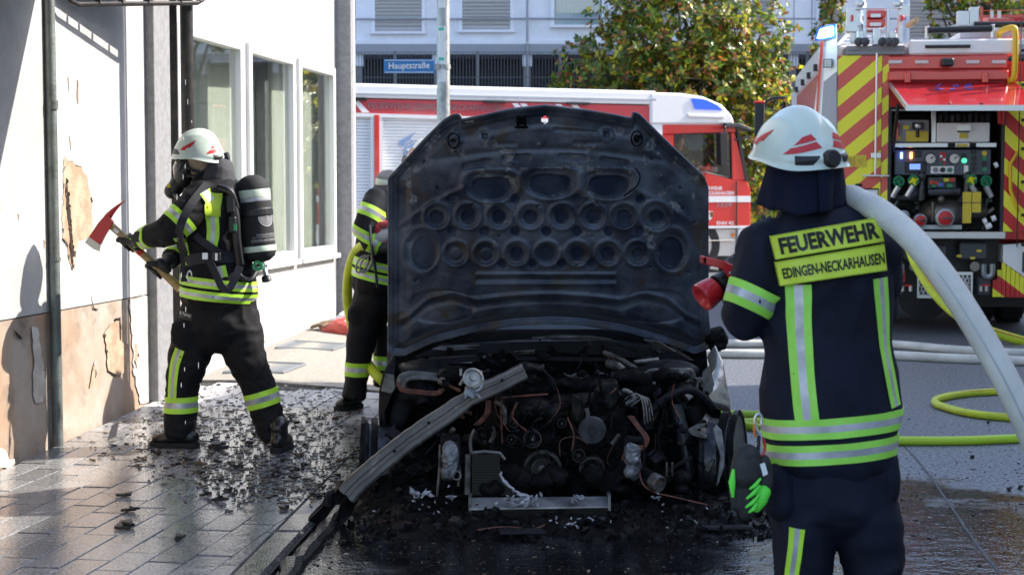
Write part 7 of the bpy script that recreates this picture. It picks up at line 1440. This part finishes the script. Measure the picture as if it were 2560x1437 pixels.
hose('thick white hose lying over the shoulder of the firefighter in front', [p2(1875, 662, .31), p2(1915, 640, .36), p2(1990, 600, .33), p2(2060, 545, .20), p2(2112, 494, .04), p2(2160, 508, -.05), p2(2208, 534, -.12), p2(2280, 596, -.19), p2(2345, 674, -.24), p2(2402, 757, -.27), p2(2460, 852, -.30), p2(2515, 950, -.32), p2(2580, 1090, -.32), p2(2660, 1300, -.25), p2(2790, 1620, -.1), p2(2950, 1730, .2)], .0365, HWH, 8, rib=True)
g_ = lambda u, v, h=.04: G(u, v) + V((0, 0, h))
hose('farther white hose lying straight across the road behind the car', [g_(1180, 858), g_(1500, 862), g_(1760, 868), g_(1900, 869), g_(2100, 866), g_(2240, 872), g_(2400, 886), g_(2560, 893), g_(2800, 890)], .040, HWH)
hose('nearer white hose lying straight across the road behind the car', [g_(1180, 884), g_(1500, 890), g_(1760, 894), g_(1900, 896), g_(2100, 894), g_(2240, 900), g_(2400, 908), g_(2560, 914), g_(2800, 930)], .042, HWH)
gy = lambda u, v: g_(u, v, .026)
hose('yellow hose looping on the road beside the firefighter in front', [gy(2900, 990), gy(2700, 978), gy(2540, 985), gy(2420, 992), gy(2350, 1004), gy(2338, 1016), gy(2372, 1030), gy(2440, 1045), gy(2560, 1054), gy(2750, 1050)], .026, HYE, 10, line=HOR)
hose('bright yellow green hose running straight past the burnt car', [gy(1740, 1064), gy(1850, 1072), gy(1960, 1090), gy(2100, 1108), gy(2240, 1112), gy(2400, 1112), gy(2560, 1106), gy(2800, 1098)], .027, M('hose_lime', (.42, .60, .03), .5, bump=.2, bsc=160, dist=.002))
hose('yellow hose bent on the road beside the burnt front wheel', [gy(1700, 1040), gy(1820, 1044), gy(1900, 1046), gy(1955, 1050), gy(1960, 1060), gy(1900, 1064), gy(1850, 1066), gy(1780, 1070)], .027, M('hose_lime_dull', (.36, .50, .04), .5, bump=.2, bsc=160, dist=.002))
hose('flat yellow hose hanging from the pump of the chevron engine', [P(2256, 545, 16.4), P(2266, 590, 16.2), P(2290, 660, 16.0), P(2335, 730, 15.8), P(2390, 785, 15.6), P(2450, 818, 15.5), P(2520, 842, 15.5), P(2600, 860, 15.6), P(2760, 872, 15.8)], .052, HYE, 8, flat=.8, line=HOR)
hose('yellow hose arching behind the legs of the firefighter at the bonnet', [P(1010, 960, 10.4), P(975, 960, 10.35), P(948, 944, 10.3), P(915, 900, 10.5), P(885, 830, 10.6), P(869, 750, 10.6), P(872, 680, 10.5), P(890, 630, 10.4), P(915, 612, 10.3), P(940, 604, 10.22)], .033, HYE, 8)
# ------------------------------------------------------------------ debris on the pavement
CHIPS = [M('chip_black', (.010, .0095, .009), .35, bump=.5, bsc=60), M('chip_brown', (.10, .065, .04), .8, bump=.5, bsc=60), M('chip_pale', (.30, .26, .21), .85, bump=.4, bsc=60)]
rd_ = random.Random(31)
def shard(q, c, s_, th, nrm=.25):
    n = rd_.randint(4, 7); a0 = rd_.uniform(0, 6.28); st = rd_.uniform(.35, .9); rot = rd_.uniform(0, 3.14); pts = []
    tx, ty = rd_.gauss(0, nrm), rd_.gauss(0, nrm)
    for k in range(n):
        a = a0 + 2 * math.pi * (k + rd_.uniform(-.25, .25)) / n; x, y = s_ * math.cos(a) * rd_.uniform(.7, 1.1), s_ * st * math.sin(a) * rd_.uniform(.7, 1.1); x, y = x * math.cos(rot) - y * math.sin(rot), x * math.sin(rot) + y * math.cos(rot); pts.append(c + V((x, y, max(x * tx + y * ty, -c.z * 0) + th * .2)))
    q.prism(pts, (0, 0, th))
q = MB()
def field(u, v):                                     # how much litter lies under a photo pixel
    return max(0, 1 - ((u - 640) / 330) ** 2 - ((v - 1100) / 190) ** 2) + .35 * max(0, 1 - ((u - 430) / 260) ** 2 - ((v - 1090) / 110) ** 2) + .8 * max(0, 1 - ((u - 700) / 240) ** 2 - ((v - 1190) / 80) ** 2)
n = 0
while n < 2600:
    u, v = rd_.uniform(130, 960), rd_.uniform(960, 1400)
    if rd_.random() > field(u, v): continue
    p = GP(u, v)
    if p.x < -3.85 + .1425 * p.y or p.x > xk(p.y): continue
    q.mat(rd_.choices(CHIPS, (6, 1.5, 1))[0] if u > 480 else rd_.choices(CHIPS, (2, 3, 3))[0]); shard(q, p, rd_.choice((.005, .007, .010, .013, .018, .024)) * rd_.uniform(.7, 1.2), rd_.uniform(.002, .006), .16); n += 1
tag(q.build('debris', None, 0), None, kind='stuff')
def piece(u, v, s_, m, lab, grp=None, th=.012):
    q = MB(CHIPS[m]); p = GP(u, v); shard(q, V((p.x, p.y, p.z)), s_, th, .15)
    for k in range(2): shard(q, p + V((rd_.uniform(-.6, .6) * s_, rd_.uniform(-.3, .3) * s_, th * .7)), s_ * .5, th * .8, .3)
    me = q; o = me.build('charred_piece', None, 0); tag(o, lab, 'debris', grp)
piece(545, 1122, .075, 0, 'ragged black burnt piece lying between the boots of the axe firefighter', None, .022)
piece(310, 1318, .07, 0, 'flat black burnt strip alone on the wet pavers below the smaller flakes'); piece(322, 1278, .05, 0, 'small black burnt flake on the pavers above the flat strip'); piece(312, 1240, .045, 0, 'single black flake on the wet pavers in front of the wall'); piece(548, 1252, .04, 0, 'black flake on the bright reflection in the wet pavers')
piece(448, 1348, .045, 0, 'thin black sliver on the pavers far from the other litter'); piece(710, 1272, .03, 0, 'black crumb on the pavers beside the fallen bumper end')
for k in range(34):
    for _ in range(60):
        u, v = rd_.uniform(280, 900), rd_.uniform(1030, 1260)
        if rd_.random() < field(u, v): break
    piece(u, v, rd_.uniform(.02, .042), 0 if rd_.random() < .75 else 1, 'charred fragment among the litter on the wet pavement around the axe firefighter', 'charred fragments on the pavement')
q = MB(M('glass_shard', (.35, .30, .28), .2)); p = GP(268, 1100); q.prism([p, p + V((.05, .01, .02)), p + V((.07, 0, .11)), p + V((.03, 0, .09))], (0, .004, 0)); tag(q.build('paint_shard', None, 0), 'thin pale paint shard standing upright on the ground by the scorched plinth', 'paint shard')
# grit and soot specks over the road on the right and round the car
q = MB()
for k in range(1300):
    u, v = (rd_.uniform(1900, 2600), rd_.triangular(1000, 1437, 1200)) if k < 800 else (rd_.uniform(700, 1960), rd_.uniform(1335, 1437))
    p = G(u, v); q.mat(rd_.choices(CHIPS, (6, 2, 1))[0]); shard(q, p, rd_.choice((.002, .003, .004, .006, .010)) * rd_.uniform(.7, 1.3), rd_.uniform(.001, .004), .1)
tag(q.build('grit', None, 0), None, kind='stuff')
for u, v, s_ in ((2522, 1226, .02), (2550, 1223, .022), (2430, 1146, .014), (2300, 1105, .012), (2470, 1060, .012)): piece(u, v, s_, 0, 'black crumb lying alone on the grey asphalt beside the yellow hoses', 'black crumbs on the asphalt')
# bag by the wall
bgr = root('plastic_bag', 'crumpled clear and red plastic bag lying at the foot of the white wall', 'bag'); p = GP(855, 828)
for m, c, s_ in ((M('bag_clear', (.62, .62, .64), .25, coat=.4), V((.03, .02, .08)), .16), (M('bag_red', (.55, .10, .08), .35), V((.02, -.08, .05)), .14)):
    q = MB(m); limb(q, [(p + c + V((-s_, 0, -.02)), .05, .05), (p + c, .10, .09), (p + c + V((s_ * .8, 0, .02)), .07, .08)], (0, 1, 0)); remesh(q, 'bag_film', .012, bgr, 0, .03, 16, m=m)
gl_ = root('work_glove', 'dirty tan work glove beside the plastic bag at the wall', 'glove'); q = MB(M('glove_tan', (.22, .15, .09), .8)); p = GP(822, 826); limb(q, [(p + V((-.06, 0, .05)), .05, .04), (p + V((.05, 0, .05)), .05, .05)], (0, 1, 0))
for k in range(4): q.tube([p + V((-.05, .05 - .03 * k, .06)), p + V((-.12, .06 - .035 * k, .05)), p + V((-.16, .06 - .035 * k, .03))], [.018, .016, .013], 7)
q.tube([p + V((.0, -.05, .06)), p + V((-.05, -.1, .05))], [.018, .015], 7); remesh(q, 'glove_body', .009, gl_, 1, .004, 30, m=q.mats[0])
# drops falling from the stand
WAT = M('water_drop', (.75, .8, .85), .05, coat=1); q = MB(WAT); rw = random.Random(3)
for k in range(22):
    u = rw.gauss(462, 9) if k < 12 else rw.uniform(380, 505); v = rw.uniform(40, 1060); c = P(u, v, 8.6); q.ball(c, (.0018, .0018, rw.uniform(.006, .018)), 6, 5)
tag(q.build('water_drops', None, 60), 'falling water drops dripping from the notice stand frame', 'water drops', None, 'stuff')
# drain seam in the asphalt on the right
q = MB(M('road_seam', (.018, .018, .02), .6, col2=(.07, .07, .075), scale=30)); sp_ = smooth_path([G(2180, 1048), G(2240, 1095), G(2310, 1170), G(2380, 1270), G(2450, 1370), G(2540, 1480)], 6); q.loft([[p + V((-.007 + rw.uniform(-.004, .003), 0, .001)), p + V((.006 + rw.uniform(-.003, .004), 0, .001)), p + V((.005, 0, .0025)), p + V((-.005, 0, .0025))] for p in sp_]); tag(q.build('road_seam', None, 60), None, kind='structure')

# ------------------------------------------------------------------ thin smoke drifting past the bonnet
SMK = bpy.data.materials.new('thin_smoke'); SMK.use_nodes = True; nt = SMK.node_tree; nt.nodes.clear(); o_ = nt.nodes.new('ShaderNodeOutputMaterial'); v_ = nt.nodes.new('ShaderNodeVolumePrincipled'); v_.inputs['Color'].default_value = (.9, .92, .95, 1)
ge = nt.nodes.new('ShaderNodeTexCoord'); n_ = nt.nodes.new('ShaderNodeTexNoise'); n_.inputs['Scale'].default_value = 2.6; n_.inputs['Detail'].default_value = 3; mr = nt.nodes.new('ShaderNodeMapRange'); mr.inputs[1].default_value = .48; mr.inputs[2].default_value = .72; mr.inputs[4].default_value = 1.6
nt.links.new(ge.outputs['Object'], n_.inputs['Vector']); nt.links.new(n_.outputs[0], mr.inputs[0]); nt.links.new(mr.outputs[0], v_.inputs['Density']); nt.links.new(v_.outputs[0], o_.inputs['Volume'])
q = MB(SMK); limb(q, [(P(1010, 700, 8.05), .12, .12), (P(1000, 560, 8.0), .22, .2), (P(1010, 440, 8.0), .25, .22), (P(1060, 330, 8.1), .2, .2)]); tag(q.build('smoke', None, 60), 'faint smoke drifting along the edge of the bonnet', 'smoke', None, 'stuff')
# ------------------------------------------------------------------ separate pieces that belong to one kind of part
for o in [x for x in S.objects if x.type == 'MESH' and x.name.split('.')[0] in ('gear_box', 'grab_rail', 'post', 'band_stripe', 'mirror_shell', 'wheel_arch', 'wiring', 'brake_line', 'tow_shackle', 'hatch_film', 'collar', 'post_trim', 'padded_rail', 'warning_label', 'hose_fitting', 'control_arm', 'red_flash', 'drive_belt', 'clip', 'crack', 'wire', 'exhaust_stub', 'coolant_pipe', 'intake_pipe', 'wiper_arm', 'slam_panel', 'tyre_wire', 'drain_valve', 'buckle_clip')]:
    bm = bmesh.new(); bm.from_mesh(o.data); bm.verts.ensure_lookup_table(); seen = set(); isl = []
    for v in bm.verts:
        if v.index in seen: continue
        st = [v]; seen.add(v.index); cur = {v.index}
        while st:
            for e in st.pop().link_edges:
                for w in e.verts:
                    if w.index not in seen: seen.add(w.index); cur.add(w.index); st.append(w)
        isl.append(cur)
    if 1 < len(isl) <= 24:
        for k, cur in enumerate(isl):
            b2 = bm.copy(); bmesh.ops.delete(b2, geom=[v for v in b2.verts if v.index not in cur], context='VERTS'); me = o.data.copy(); b2.to_mesh(me); b2.free()
            if k: c = o.copy(); COL.objects.link(c); c.data = me
            else: keep = me
        o.data = keep
    bm.free()
# ------------------------------------------------------------------ put every root Empty at the base of its thing
bpy.context.view_layer.update()
for o in list(S.objects):
    if o.type == 'EMPTY' and o.parent is None and o.location.length < 1e-6 and o.children:
        lo = V((1e9,) * 3); hi = V((-1e9,) * 3)
        for c in o.children_recursive:
            if c.type != 'MESH': continue
            for b in c.bound_box: p = c.matrix_world @ V(b); lo = V(map(min, lo, p)); hi = V(map(max, hi, p))
        L_ = V(((lo.x + hi.x) / 2, (lo.y + hi.y) / 2, lo.z)); o.location = L_; iv = Matrix.Translation(-L_)
        for c in o.children: c.matrix_parent_inverse = iv
